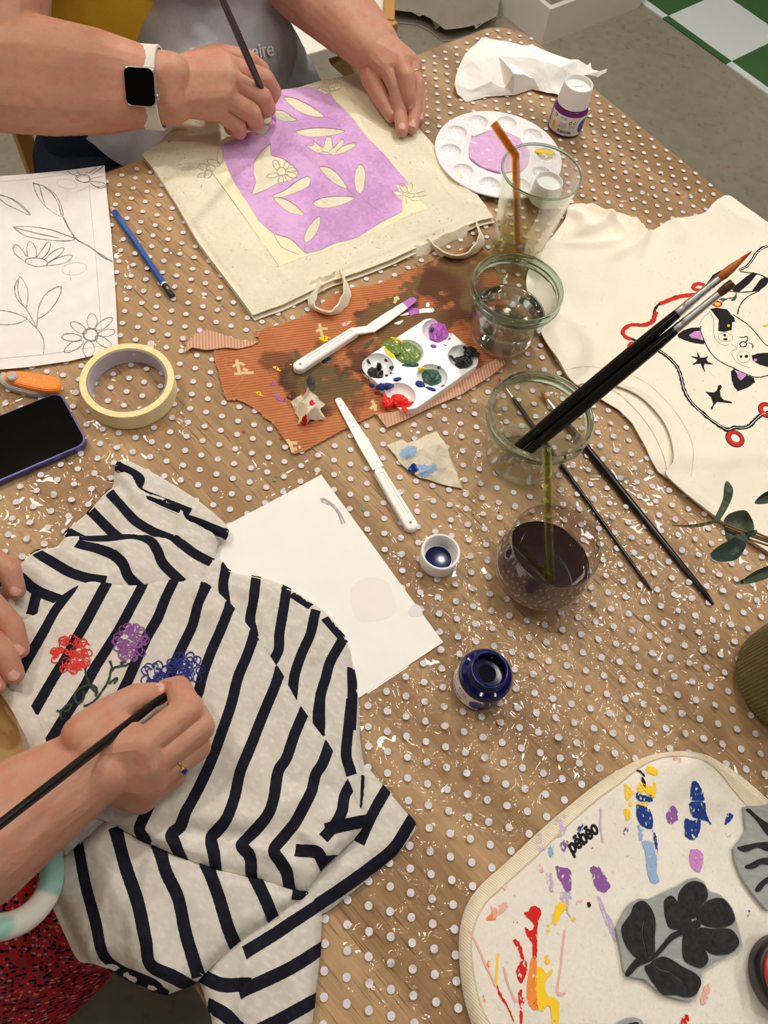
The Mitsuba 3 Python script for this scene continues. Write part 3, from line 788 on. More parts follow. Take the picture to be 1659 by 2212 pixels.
add('tote_bag__panel__lilac_paint', tote.patch(_lil, 0.0004, 0.0035), 'lilac_dye', smooth=True, label='lilac paint with unpainted leaf shapes')
_out = [zt(spline(v + v[:1], 3)) if k in 'di' else zt(list(map(tuple, spline(v, 4, True))) + [v[0]]) for k, v in _lv.items()]
_out += [zt(q) for q in [ellipse(655, 470, 20, 19), ellipse(700, 485, 30, 12, 20), ellipse(690, 505, 28, 11, 50), ellipse(652, 510, 12, 24, 5), ellipse(615, 488, 28, 11, -10), ellipse(632, 440, 14, 24, -25), ellipse(680, 440, 12, 22, 25), ellipse(700, 462, 26, 10, -5),
    ellipse(375, 400, 14, 38, 5), ellipse(345, 430, 32, 13, 20), ellipse(300, 450, 28, 14, 15), ellipse(318, 480, 16, 22, 20), ellipse(290, 487, 20, 10, -15), ellipse(330, 455, 20, 15), [(620, 760), (690, 775), (740, 820), (762, 842)], [(620, 762), (660, 820), (735, 850)],
    [(1020, 585), (1060, 620), (1110, 655)], [(955, 548), (985, 575), (1020, 590)], ellipse(1245, 580, 22, 9), ellipse(1215, 545, 14, 25, -35), ellipse(1245, 545, 11, 24, 10), ellipse(1190, 570, 26, 10, 15), [(1240, 590), (1260, 605), (1300, 600)], [(1225, 590), (1230, 620)], [(1262, 575), (1310, 560)], [(1255, 590), (1320, 580)],
    ellipse(880, 95, 22, 10, -10), ellipse(900, 80, 30, 18, -10), ellipse(855, 88, 26, 9, 15), [(340, 480), (470, 660), (640, 900)], [(850, 215), (890, 230), (930, 270)], [(762, 800), (764, 842)], [(820, 385), (850, 378), (890, 392)], [(835, 362), (850, 380)], [(893, 360), (875, 380)], [(935, 352), (905, 380)]]]
add('tote_bag__panel__pencil_drawing', tote.ribbon(_out, 0.0005, lift=0.0006, jit=0.25, rep=1, seed=8), 'graphite_cloth', label='pencil outlines of leaves and flowers')


def strap(path, width, thick, side):
    """cloth strap swept along a path; side: direction across the strap per point"""
    p = spline(path, 8); n = len(p); s = spline(side, 8); s = s / np.linalg.norm(s, axis=1, keepdims=True)
    t = np.gradient(p, axis=0); t /= np.linalg.norm(t, axis=1, keepdims=True)
    nn = np.cross(t, s); v = []
    w = width * (1 + 0.12 * np.sin(np.arange(n) * 0.9))[:, None]
    prof = [(-.5, -.5), (-.25, -.3), (0, -.5), (.25, -.3), (.5, -.5), (.5, .5), (.25, .7), (0, .5), (-.25, .7), (-.5, .5)]
    v = np.concatenate([(p + s * a * w + nn * b * thick)[:, None] for a, b in prof], 1).reshape(-1, 3)
    k = len(prof); f = []
    for i in range(n - 1):
        for j in range(k):
            m = (j + 1) % k
            f += [[i * k + j, i * k + m, (i + 1) * k + m], [i * k + j, (i + 1) * k + m, (i + 1) * k + j]]
    for i0 in (0, (n - 1) * k):
        f += [[i0, i0 + j, i0 + j + 1] for j in range(1, k - 1)]
    m = trimesh.Trimesh(v, np.array(f), process=False); return m


zr = lambda pts: Z(390, 540, 4.046, pts)
_s1 = ats(zr([(1230, 250, .004), (1180, 330, .006), (1150, 430, .007), (1150, 490, .008), (1220, 530, .009), (1330, 548, .009), (1410, 480, .009), (1455, 380, .01), (1440, 270, .009), (1390, 215, .005)]))
_n1 = [(0.4, .5, .6), (.6, .3, .6), (.7, -.2, .7), (.5, -.4, .8), (.1, -.5, .9), (-.2, -.5, .9), (-.5, -.2, .9), (-.6, 0, .8), (-.5, .3, .7), (0, .5, .5)]
add('tote_bag__handle', strap(_s1, 0.013, 0.0022, _n1), 'canvas', smooth=60, label='canvas handle loop beside the orange cloth')
_s1b = ats(zr([(1120, 350, .003), (1200, 300, .005), (1260, 290, .006), (1340, 250, .005)]))
add('tote_bag__handle__fold', strap(_s1b, 0.016, 0.002, [(0, .6, .6)] * 4), 'canvas', smooth=60)
_s2 = ats(zt([(1320, 782, .005), (1370, 825, .008), (1430, 855, .009), (1500, 855, .009), (1555, 815, .01), (1575, 770, .011), (1555, 715, .007)]))
add('tote_bag__handle', strap(_s2, 0.012, 0.0022, [(.4, -.4, .7), (.2, -.5, .7), (0, -.5, .8), (-.2, -.5, .9), (-.6, -.2, .8), (-.6, .1, .6), (-.4, .4, .5)]), 'canvas', smooth=60, label='canvas handle loop beside the jar of water')
_s2b = ats(zt([(1255, 840, .003), (1310, 830, .005), (1400, 785, .005), (1510, 738, .005)]))
add('tote_bag__handle_001__fold', strap(_s2b, 0.014, 0.002, [(0, .6, .6)] * 4), 'canvas', smooth=60)

# ================================================================ orange striped cloth
_rd = at(700, 836)[:2] - at(600, 850)[:2]; _rd /= np.linalg.norm(_rd)
_st = [(at(*q[:2])[:2], q[2], q[3]) for q in [(660, 815, .030, .9), (690, 860, .022, .8), (740, 830, .028, .85), (800, 800, .03, .8), (860, 720, .034, .75), (960, 620, .05, .85), (930, 690, .03, .8), (610, 780, .02, .6), (780, 740, .02, .6), (1000, 580, .04, .8), (700, 770, .018, .7), (820, 690, .028, .8), (880, 660, .025, .85), (1000, 660, .03, .85), (640, 850, .016, .8), (760, 870, .018, .6)]]


def rag_fn(p, n, uv):
    c = -p.x * float(_rd[1]) + p.y * float(_rd[0])
    rib = 0.5 + 0.5 * dr.sin((c + 0.0006 * noise(p.x * 60, p.y * 60)) * (2 * math.pi / 0.0034))
    col = mix(S(160, 88, 52), S(204, 134, 92), 0.6 * rib + 0.4 * fbm(p.x * 60, p.y * 60, 0, 3))
    w = fbm(p.x * 70, p.y * 70, 4, 4) - 0.5
    st = mi.Float(0)
    for q, r, k in _st:
        d = dr.sqrt(dr.square(p.x - float(q[0])) + dr.square(p.y - float(q[1])))
        st = dr.maximum(st, k * (1 - smoothstep(0.55, 1.15, d / r + 1.9 * w)))
    dark = mix(S(66, 50, 44), S(92, 84, 58), smoothstep(0.4, 0.6, noise(p.x * 40, p.y * 40, 9)))
    return mix(col, dark * (0.85 + 0.3 * rib), st)


prin('rag_orange', mikit.proc(rag_fn), 0.95, specular=0.1, bump=mikit.proc(lambda p, n, uv: 0.5 + 0.5 * dr.sin((-p.x * float(_rd[1]) + p.y * float(_rd[0])) * (2 * math.pi / 0.0034)) + noise(p.x * 900, p.y * 900, 0)), bscale=0.0006)
prin('rag_under', mikit.proc(lambda p, n, uv: mix(S(186, 136, 110), S(214, 172, 146), 0.5 + 0.5 * dr.sin((p.x * 0.96 + p.y * 0.3) * 1850))), 0.95, specular=0.1)
prin('fray', S(196, 164, 122), 0.9)
_rim = zr([(650, 735), (700, 695), (900, 640), (1100, 560), (1280, 440), (1350, 390), (1500, 330), (1659, 310)]) + [(830, 608), (900, 577), (970, 549), (1030, 530), (1062, 560), (1080, 640), (1090, 720), (1094, 785), (1040, 822), (980, 850), (900, 884), (860, 902), (835, 905), (815, 893)] + \
    zr([(1659, 1455), (1480, 1545), (1350, 1610), (1200, 1690), (1100, 1745), (1000, 1775), (960, 1740), (900, 1640), (830, 1540), (750, 1470), (650, 1390), (560, 1335), (480, 1305), (412, 1310), (375, 1230), (335, 1080), (300, 880), (500, 862), (600, 835), (690, 792)])
_jr = random.Random(2)
rag = Cloth([(x + _jr.gauss(0, .7), y + _jr.gauss(0, .7)) for x, y in spline(_rim, 5, True)], zf=0.0028, amp=0.0012, freq=30, seed=5, smooth=False)
add('orange_cloth__sheet', rag.mesh(0.004, 0.0012), 'rag_orange', smooth=50)
tag('orange_cloth', 'orange ribbed cloth scrap stained with paint and frayed at its edges, under the palette', 'cloth')
_flap = Cloth(zr([(20, 900), (70, 790), (130, 730), (230, 695), (350, 730), (480, 775), (600, 800), (690, 795), (620, 835), (500, 862), (380, 852), (230, 872), (100, 850)]), zf=0.005, amp=0.003, freq=40, seed=6, smooth=False)
add('orange_cloth__folded_corner', _flap.mesh(0.003, 0.0012), 'rag_under', smooth=50, label='pale pink underside of the folded corner')
_fl2 = Cloth([(812, 893), (836, 924), (870, 909), (930, 880), (1000, 850), (1060, 812), (1092, 786), (1085, 768), (1000, 815), (900, 872), (850, 890)], zf=0.0042, amp=0.002, freq=40, seed=7, smooth=False)
add('orange_cloth__folded_corner', _fl2.mesh(0.003, 0.0012), 'rag_under', smooth=50, label='pink folded edge below the palette')
fr = []
for i, (x, y) in enumerate(spline(_rim, 14, True)):
    if 400 < y and _jr.random() < 0.75:
        x1, y1 = x + _jr.gauss(0, 2.6), y + _jr.gauss(0, 2.6)
        fr.append([(x, y), ((x + x1) / 2 + _jr.gauss(0, 1), (y + y1) / 2 + _jr.gauss(0, 1)), (x1, y1)])
fr += [zr(q) for q in [[(300, 890), (370, 920), (405, 970), (385, 1015), (430, 1050), (520, 1100), (548, 1110)], [(548, 1115), (500, 1175), (430, 1235), (340, 1250)], [(330, 1150), (345, 1200), (360, 1190), (335, 1170)], [(300, 1260), (310, 1310), (380, 1330)], [(820, 1500), (790, 1540), (830, 1530), (800, 1510)]]]
fr += [Z(740, 640, 4.88, q) for q in [[(930, 1130), (1000, 1180), (960, 1140), (1060, 1120), (1100, 1100)], [(900, 1110), (980, 1150), (1050, 1160), (1010, 1110)], [(960, 1130), (1040, 1100), (1090, 1080)]]]
add('orange_cloth__loose_threads', cat([tube(ats(spline(q, 3), 0.003), 0.00022, 4) for q in fr]), 'fray', kind='stuff', label='frayed threads along the edge')
_mot = [zr(q) for q in [[(455, 1020), (520, 990)], [(490, 960), (500, 1010), (515, 1070)], [(515, 985), (560, 1010)], [(470, 1085), (520, 1080), (560, 1075), (640, 1075)], [(545, 1040), (590, 1055)], [(1215, 645), (1225, 700), (1240, 755)], [(1185, 715), (1230, 690), (1285, 690)], [(930, 1655), (960, 1700), (985, 1770)], [(950, 1685), (1020, 1690)], [(1000, 1745), (1015, 1735)], [(1030, 1725), (1050, 1722)]]]
_mot += [Z(740, 640, 4.88, q) for q in [[(310, 1100), (335, 1150), (350, 1210)], [(290, 1190), (330, 1160), (365, 1160)], [(580, 0), (560, 40), (545, 75)], [(540, 20), (600, 30)]]]
for q in _mot:
    add('orange_cloth__printed_motif', rag.patch(rag.line(q, 0.0036), 0.0003), 'dry_cream')
for nm, col, polys in [('black_paint', 'wet_black', [[(1105, 1120), (1140, 1100), (1185, 1150), (1170, 1220), (1130, 1225), (1105, 1170)], [(1230, 960), (1290, 940), (1325, 965), (1290, 990), (1240, 990)]]), ('yellow_paint', 'dry_yellow', [[(1210, 770), (1260, 755), (1310, 770), (1280, 800), (1240, 795)], [(650, 1240), (690, 1245), (720, 1275), (690, 1275)], [(800, 1020), (850, 1025), (875, 1060), (830, 1050)], [(950, 985), (975, 975), (965, 1010)], [(420, 960), (455, 962), (445, 975)]]),
                       ('violet_paint', 'wet_purple', [[(825, 1268), (860, 1275), (890, 1305), (930, 1310), (890, 1328), (850, 1310)], [(785, 1160), (810, 1150), (825, 1180), (805, 1190)]]), ('green_paint', 'dry_green', [[(1380, 1100), (1415, 1085), (1410, 1150), (1385, 1145)], [(1590, 860), (1640, 800), (1690, 780), (1640, 850)]]), ('pink_paint', 'dry_pink', [[(1400, 650), (1460, 625), (1500, 630), (1440, 670)]])]:
    for q in polys:
        paint('orange_cloth__' + nm, rag, col, [zr(q)], .0006, .0006, 10)
z1 = lambda pts: Z(740, 640, 4.88, pts)
add('orange_cloth__violet_paint', cat([rag.patch(rag.area(z1([(690, 130), (740, 125), (800, 140), (805, 190), (760, 195), (720, 210), (690, 180)])), 0.0008, .003)]), 'wet_purple')
add('orange_cloth__white_paint', cat([rag.patch(rag.area(z1(q)), 0.0007, .003) for q in [[(800, 145), (870, 130), (950, 130), (965, 155), (940, 175), (850, 180), (805, 185)], [(540, 290), (640, 255), (600, 300)], [(600, 205), (690, 170), (700, 195), (620, 215)], [(880, 80), (910, 70), (915, 110), (880, 115)]]]), 'wet_white')
add('orange_cloth__scribble', rag.ribbon([zr(q) for q in [[(900, 1320), (930, 1290), (960, 1310), (980, 1270), (960, 1255), (940, 1280), (980, 1310), (1010, 1290), (990, 1250), (965, 1250), (975, 1300), (940, 1300), (930, 1275), (960, 1265)]]], 0.0005, lift=0.0008), 'tee_print')

# ================================================================ palette knives
_hd = lambda pts, z: ats(zr(pts), z)


def knife(key, h0, h1, neck, tip, wh, wb0, wb1, zs_):
    """h0, h1: ends of the handle; neck: start of the blade; tip (pixels); zs_: heights"""
    a, b, c, d = at(*h0, zs_[0]), at(*h1, zs_[1]), at(*neck, zs_[2]), at(*tip, zs_[3])
    x = (b - a) / np.linalg.norm(b - a); y = np.cross([0, 0, 1.0], x); y /= np.linalg.norm(y); up = np.cross(x, y)
    L = np.linalg.norm(b - a); M = basis(a, x, y, up)
    pl = Polygon([(0, -wh), (L, -wh * 0.82), (L + 0.003, -wh * 0.5), (L + 0.003, wh * 0.5), (L, wh * 0.82), (0, wh)]).union(Point(0, 0).buffer(wh, quad_segs=12))
    gr = LineString([(0.012, 0), (L - 0.006, 0)])
    body = prism(pl, -0.0045, 0.0035, 0.0022)
    rim = man(body) - man(prism(gr.buffer(wh * 0.42), 0.0026, 0.01)) - m3.Manifold.cylinder(0.02, 0.0014, 0.0014, 16).translate((0.001, 0, -0.01))
    rim = rim + man(prism(LineString([(0.013, 0), (L - 0.007, 0)]).buffer(wh * 0.12), 0.0015, 0.0033))
    add(key + '__handle', placed(tm(rim), M), 'knife_white', smooth=30, label='white handle with a long groove and a hole')
    x2 = (d - c) / np.linalg.norm(d - c); y2 = np.cross([0, 0, 1.0], x2); y2 /= np.linalg.norm(y2); L2 = np.linalg.norm(d - c)
    bp = Polygon([(0, -wb0), (L2 * .35, -(wb0 * 1.02)), (L2, -wb1), (L2, wb1), (L2 * .35, wb0 * 1.02), (0, wb0)]).union(Point(L2, 0).buffer(wb1, quad_segs=10))
    return a, b, c, d, x, y, up, L, M, bp, basis(c, x2, y2, np.cross(x2, y2)), L2


_k = lambda x, y: (390 + x / 4.046, 540 + y / 4.046)
a, b, c, d, x, y, up, L, M, bp, M2, L2 = knife('palette_knife', _k(1040, 1018), _k(1520, 715), _k(1660, 690), (891, 649), 0.0067, 0.0062, 0.0044, (.009, .010, .0085, .0075))
cut = LineString([(L2 * 0.79, -0.02), (L2 * 0.86, 0.02)]).buffer(0.0003); right_ = Polygon([(L2 * 0.79, -0.02), (L2 * 0.86, 0.02), (L2 + .02, .02), (L2 + .02, -.02)])
add('palette_knife__blade', placed(prism(bp.difference(right_), -0.0008, 0.0008, 0.0005), M2), 'knife_white', smooth=30)
add('palette_knife__blade__painted_tip', placed(prism(bp.intersection(right_), -0.0009, 0.001, 0.0005), M2), 'wet_purple', smooth=30, label='tip coated with lilac paint')
neck = [b, b + (c - b) * 0.5 + np.array([0, 0, 0.0]), c]
hull = m3.Manifold.batch_hull([m3.Manifold.sphere(0.002, 12).translate(tuple(b + y * s * 0.0035)) for s in (-1, 1)] + [m3.Manifold.sphere(0.0012, 12).translate(tuple(c + M2[:3, 1] * s * 0.0048)) for s in (-1, 1)])
add('palette_knife__neck', tm(hull), 'knife_white', smooth=30, label='cranked neck')
tag('palette_knife', 'white plastic palette knife with a cranked neck and lilac tip, lying on the orange cloth', 'palette knife')
_k2 = lambda x, y: (380 + x / 2.37, 580 + y / 2.37)
a, b, c, d, x, y, up, L, M, bp, M2, L2 = knife('palette_knife_001', _k2(1202, 1312), _k2(1040, 1040), _k2(1036, 1022), _k2(834, 677), 0.0066, 0.0062, 0.0038, (.007, .007, .0062, .0052))
add('palette_knife_001__blade', placed(prism(bp, -0.0008, 0.0008, 0.0005), M2), 'knife_white', smooth=30)
prin('smear_violet', S(196, 190, 214), 0.5)
add('palette_knife_001__blade__smudge', placed(prism(shapely.union_all([Point(L2 * q, o).buffer(r) for q, o, r in [(.93, .001, .0016), (.86, -.0015, .0012), (.70, .0012, .0015), (.66, -.0008, .001), (.60, .001, .0012)]]), 0.0008, 0.00092), M2), 'smear_violet', label='faint violet smudges')
tag('palette_knife_001', 'straight white plastic palette knife pointing at the orange cloth, beside the blank paper', 'palette knife')

# ================================================================ six-well palette
_ph = 0.0135
_q = [at(*p, _ph)[:2] for p in z1([(140, 715), (990, 190), (1490, 640), (650, 1265)])]
_A, _B, _C_, _D_ = _q
_cx = sum(_q) / 4
_ux = (_B - _A) + (_C_ - _D_); _ux /= np.linalg.norm(_ux); _uy = np.array([-_ux[1], _ux[0]])
PL, PW = 0.113, 0.083
_M = basis([*_cx, TZ], [*_ux, 0], [*_uy, 0], [0, 0, 1])
_rp = Polygon([(-PL / 2, -PW / 2), (PL / 2, -PW / 2), (PL / 2, PW / 2), (-PL / 2, PW / 2)]).buffer(-.014).buffer(.014, quad_segs=12)
tray = man(prism(_rp, 0.004, _ph, 0.0012))
WELL = {}
_inv = np.linalg.inv(_M)
for nm, q in dict(purple=(995, 375), black_right=(1265, 655), olive=(690, 600), teal=(940, 860), black_left=(370, 745), red=(600, 1060)).items():
    w = at(*z1([q])[0], _ph - 0.002); l = (_inv @ np.r_[w, 1])[:3]
    WELL[nm] = l
    s = m3.Manifold.sphere(0.0172, 64).scale((1, 1, 0.62)).translate((l[0], l[1], _ph + 0.0012))
    tray = tray - s
add('paint_tray__tray', placed(tm(tray), _M), 'plastic_white', smooth=28)
tag('paint_tray', 'white rectangular six-well palette holding blobs of paint on the orange cloth', 'palette')


def dollop(key, col, q, r, h, ang=0, seed=0, z=None, zoom=z1, s=4.88, amp=.3, **kw):
    """wet paint centred at q (enlargement), r = radii in metres"""
    zz = (_ph - 0.0085 if z is None else z)
    c = at(*zoom([q])[0], zz + h * 0.4); c[2] = TZ + zz
    add(key, blob(c, r[0], r[1], h, ang, seed, amp, **kw), col, smooth=True)


dollop('paint_tray__purple_paint', 'wet_purple', (1010, 370), (.0118, .0138), .0075, .3, 1, amp=.36)
dollop('paint_tray__purple_paint', 'wet_purple', (960, 525), (.0035, .0025), .0022, 0, 2, _ph - .0004)
dollop('paint_tray__purple_paint', 'wet_purple', (1125, 450), (.0012, .0021), .0008, -.6, 2, _ph - .0002)
dollop('paint_tray__purple_paint', 'wet_purple', (1080, 517), (.003, .0012), .0012, -.1, 2, _ph - .0008)
dollop('paint_tray__blue_streak', 'wet_blue', (945, 350), (.0035, .0022), .0022, 1.2, 5, _ph - .003)
dollop('paint_tray__blue_streak', 'wet_blue', (1010, 405), (.0028, .0012), .0018, .2, 6, _ph - .003)
dollop('paint_tray__olive_paint', 'wet_olive', (690, 600), (.0185, .0155), .0085, -.5, 3, amp=.3)
dollop('paint_tray__olive_paint', 'wet_olive', (520, 530), (.0125, .0085), .0042, -.5, 13, _ph - .002)
dollop('paint_tray__yellow_paint', 'wet_yellow', (490, 600), (.0125, .0035), .0036, -.75, 4, _ph - .0022)
dollop('paint_tray__yellow_paint', 'wet_yellow', (830, 765), (.0048, .0024), .0036, .5, 5, _ph - .002)
dollop('paint_tray__yellow_paint', 'wet_yellow', (570, 460), (.0075, .002), .003, -.25, 6, _ph - .0012)
dollop('paint_tray__teal_streak', 'wet_teal', (720, 735), (.011, .0045), .0058, .25, 6, _ph - .004)
dollop('paint_tray__teal_paint', 'wet_teal', (945, 845), (.0108, .0098), .0072, .2, 7, amp=.36)
dollop('paint_tray__teal_paint', 'wet_teal', (1030, 740), (.0035, .0018), .002, .8, 7, _ph - .002)
dollop('paint_tray__blue_paint', 'wet_blue', (815, 930), (.0058, .0048), .004, -.4, 8, _ph - .002)
dollop('paint_tray__blue_paint', 'wet_blue', (935, 985), (.0075, .0028), .003, -.1, 9, _ph - .002)
dollop('paint_tray__blue_paint', 'wet_blue', (1070, 940), (.0034, .0009), .001, .6, 9, _ph - .001)
dollop('paint_tray__blue_paint', 'wet_blue', (450, 945), (.0092, .0042), .0042, .45, 10, _ph - .001, amp=.4)
dollop('paint_tray__blue_paint', 'wet_blue', (580, 875), (.0052, .0026), .003, .6, 11, _ph - .0008)
dollop('paint_tray__blue_paint', 'wet_blue', (310, 935), (.0028, .0024), .003, .2, 11, _ph - .0008)
dollop('paint_tray__black_paint', 'wet_black', (345, 815), (.0088, .0078), .0065, .3, 12, amp=.45)
dollop('paint_tray__black_paint', 'wet_black', (385, 735), (.003, .0042), .0065, .3, 13, _ph - .008, amp=.3)
for q, r, a in [((262, 670), (.0012, .0055), .75), ((408, 632), (.0014, .0012), 0), ((465, 665), (.003, .0022), -.5), ((525, 750), (.0035, .0022), .6), ((560, 757), (.002, .0008), 0), ((520, 815), (.0022, .002), .3), ((465, 832), (.0016, .0011), .2), ((215, 790), (.001, .0032), .5)]:
    dollop('paint_tray__black_paint', 'wet_black', q, r, .0012, a, 14, _ph - .0045 if q[0] < 480 else _ph - .001, amp=.4)
dollop('paint_tray__black_paint', 'wet_black', (1280, 690), (.0098, .0082), .0075, .3, 15, amp=.45)
dollop('paint_tray__black_paint', 'wet_black', (1345, 580), (.0062, .0072), .0046, -.4, 16, _ph - .003, amp=.45)
dollop('paint_tray__black_paint', 'wet_black', (1290, 538), (.0022, .002), .0022, 0, 17, _ph - .001)
dollop('paint_tray__black_paint', 'wet_black', (1160, 650), (.0052, .0016), .0014, -.7, 17, _ph - .003, amp=.5)
dollop('paint_tray__black_paint', 'wet_black', (1410, 610), (.0042, .003), .003, .4, 18, _ph - .001, amp=.5)
dollop('paint_tray__red_paint', 'wet_red', (600, 1095), (.0098, .0078), .0062, 0, 19, amp=.4)
dollop('paint_tray__red_paint', 'wet_red', (475, 1115), (.0055, .0068), .0046, .3, 20, _ph - .005, amp=.3)
dollop('paint_tray__red_paint', 'wet_red', (440, 1065), (.0018, .0042), .0022, -.2, 20, _ph - .003, amp=.3)
dollop('paint_tray__red_paint', 'wet_red', (715, 1125), (.0045, .0022), .0022, .6, 21, _ph - .004, amp=.3)
dollop('paint_tray__red_paint', 'wet_red', (655, 1190), (.0026, .0042), .0018, .5, 22, _ph - .0016, amp=.4)
dollop('paint_tray__red_paint', 'wet_red', (715, 1155), (.0052, .0011), .0014, .35, 23, _ph - .0018, amp=.2)


# ================================================================ crumpled rags and tissue
def crumple(pts, outline, zoom, seed=0, sub=3, rough=0.0012, thick=0.0012, freq=90, hz=1.0):
    """faceted crumpled sheet: given points (x, y, z in metres) and outline points with heights"""
    o3 = np.array([at(*zoom([q[:2]])[0], q[2] if len(q) > 2 else 0.002) for q in outline])
    i3 = np.array([at(*zoom([q[:2]])[0], q[2] * hz) for q in pts])
    v = np.vstack([o3, i3]); poly = Polygon(o3[:, :2]).buffer(0.0004)
    tri = Delaunay(v[:, :2]).simplices
    c = v[tri].mean(1); tri = tri[shapely.contains_xy(poly, c[:, 0], c[:, 1])]
    m = trimesh.Trimesh(v, tri, process=False)
    for k in range(sub):
        m = m.subdivide()
        if k < 2:
            d = (meshkit.fbm(m.vertices * freq * (1 + k), 2, seed) - 0.5)
            m.vertices[:, 2] += d * rough * 2; m.vertices[:, :2] += (meshkit.fbm(m.vertices[:, [1, 0, 2]] * freq, 2, seed + 9) - 0.5)[:, None] * rough * 0.8
    m.vertices[:, 2] = np.maximum(m.vertices[:, 2], TZ + 0.001)
    f = m.faces.copy()
    a = m.vertices[f]; n = np.cross(a[:, 1] - a[:, 0], a[:, 2] - a[:, 0])
    f[n[:, 2] < 0] = f[n[:, 2] < 0][:, ::-1]
    return trimesh.Trimesh(m.vertices, f, process=False)




def stain(key, mesh_, outline, zoom, col, seed=1, holes=0):
    """dried paint on a crumpled cloth: the faces under a ragged outline, lifted a hair"""
    z = mesh_.vertices[:, 2].mean() - TZ
    pl = Polygon([at(*q, z)[:2] for q in spline(zoom(outline), 4, True)]).buffer(0)
    c = mesh_.triangles_center
    d = np.array([pl.exterior.distance(Point(*q[:2])) * (1 if pl.contains(Point(*q[:2])) else -1) for q in c])
    k = d + 0.006 * (meshkit.fbm(c * 420, 3, seed) - 0.5) > 0
    if k.any():
        n = mesh_.vertex_normals
        m = trimesh.Trimesh(mesh_.vertices + n * 0.0003, mesh_.faces[k], process=False); m.remove_unreferenced_vertices()
        add(key, m, col)


prin('tissue', S(238, 234, 228), 0.9, specular=0.05); prin('rag_cream', mikit.proc(weave_fn(S(206, 194, 170), S(236, 226, 206), 900, (180, 160, 130), 0.2)), 0.95, bump=mikit.proc(cloth_bump(1400)), bscale=0.0004, specular=0.05)
z3 = lambda pts: Z(860, 0, 2.077, pts)
add('crumpled_tissue', crumple([(450, 250, .045), (390, 215, .034), (330, 275, .036), (300, 345, .022), (420, 360, .03), (520, 330, .05), (625, 258, .052), (610, 350, .026), (730, 300, .036), (330, 405, .016), (680, 360, .022), (840, 302, .026), (480, 395, .016)],
    [(255, 375, .012), (268, 310, .016), (300, 245, .018), (345, 200, .014), (380, 165, .016), (440, 175, .016), (520, 195, .018), (600, 200, .018), (690, 240, .016), (760, 265, .014), (820, 285, .016), (805, 270, .02), (850, 292, .018), (862, 280, .02), (870, 310, .016), (905, 318, .02), (940, 306, .022), (935, 325, .018), (900, 345, .014), (850, 335, .012), (800, 340, .01), (760, 370, .006), (725, 435, .003), (700, 425, .003), (640, 412, .004), (600, 400, .003), (520, 425, .003), (420, 432, .002), (310, 455, .002), (270, 420, .006)], z3, 3, 4, .0022, freq=60, hz=.62), 'tissue', smooth=30)
tag('crumpled_tissue', 'crumpled white paper tissue lying behind the round palette', 'tissue')
_rag1 = crumple([(1060, 1330, .016), (1110, 1340, .02), (1100, 1270, .012), (1130, 1250, .022), (1175, 1300, .018), (1170, 1370, .022), (1110, 1430, .02), (1050, 1390, .012), (1075, 1470, .014), (1210, 1410, .012), (1130, 1480, .01)],
    [(955, 1335, .006), (1010, 1290, .01), (1060, 1265, .012), (1110, 1200, .03), (1130, 1230, .024), (1180, 1270, .018), (1265, 1350, .008), (1225, 1390, .01), (1265, 1480, .006), (1180, 1490, .004), (1090, 1535, .003), (1015, 1530, .004), (1040, 1470, .006), (1000, 1420, .004), (985, 1370, .004)], zr, 5, 4, .0016, freq=160)
add('crumpled_rag__cloth', _rag1, 'rag_cream', smooth=20)
tag('crumpled_rag', 'small crumpled cream rag dabbed with red paint, on the orange cloth', 'rag')
for q in [[(1065, 1270), (1090, 1260), (1115, 1275), (1085, 1295)], [(1045, 1490), (1080, 1455), (1105, 1470), (1095, 1500), (1060, 1505)], [(1130, 1360), (1160, 1350), (1165, 1390), (1135, 1395)]]:
    stain('crumpled_rag__red_paint', _rag1, q, zr, 'dry_red')
ztr = lambda pts: Z(380, 580, 2.37, pts)
_rag2 = crumple([(1180, 900, .006), (1200, 950, .011), (1260, 920, .014), (1320, 860, .008), (1260, 980, .010), (1320, 960, .012), (1380, 1020, .008), (1300, 1030, .009), (1220, 1010, .007), (1345, 900, .012), (1230, 1050, .006), (1400, 1080, .005), (1160, 960, .006)],
    [(1080, 905, .004), (1115, 890, .004), (1160, 875, .004), (1185, 895, .005), (1230, 880, .005), (1280, 850, .005), (1335, 835, .005), (1370, 880, .005), (1395, 940, .005), (1420, 1000, .004), (1445, 1060, .004), (1470, 1125, .003), (1400, 1115, .003), (1330, 1095, .003), (1250, 1070, .003), (1195, 1045, .003), (1150, 1000, .003), (1120, 950, .003)], ztr, 8, 4, .0012, freq=140)
add('blue_stained_rag__cloth', _rag2, 'rag_cream', smooth=24)
fr2 = []
for (x, y) in spline([(1230, 880), (1280, 850), (1335, 835), (1370, 880), (1395, 940), (1420, 1000), (1445, 1060), (1470, 1125)], 12):
    x1, y1 = x + _jr.gauss(8, 5), y + _jr.gauss(-4, 6); fr2.append(ztr([(x - 4, y + 2), (x1, y1)]))
add('blue_stained_rag__loose_threads', cat([tube(ats(q, .005), 0.0002, 4) for q in fr2]), 'fray', kind='stuff')
for q, col in [([(1150, 935), (1190, 915), (1230, 930), (1220, 970), (1170, 975)], 'dry_pale_blue'), ([(1235, 1010), (1290, 1015), (1330, 1005), (1325, 1040), (1280, 1060), (1240, 1045)], 'dry_pale_blue'), ([(1195, 1010), (1225, 1005), (1235, 1035), (1215, 1045), (1195, 1035)], 'wet_blue')]:
    stain('blue_stained_rag__blue_paint', _rag2, q, ztr, col, 3)
tag('blue_stained_rag', 'frayed triangular cream rag with blue paint stains between the straight knife and jars', 'rag')
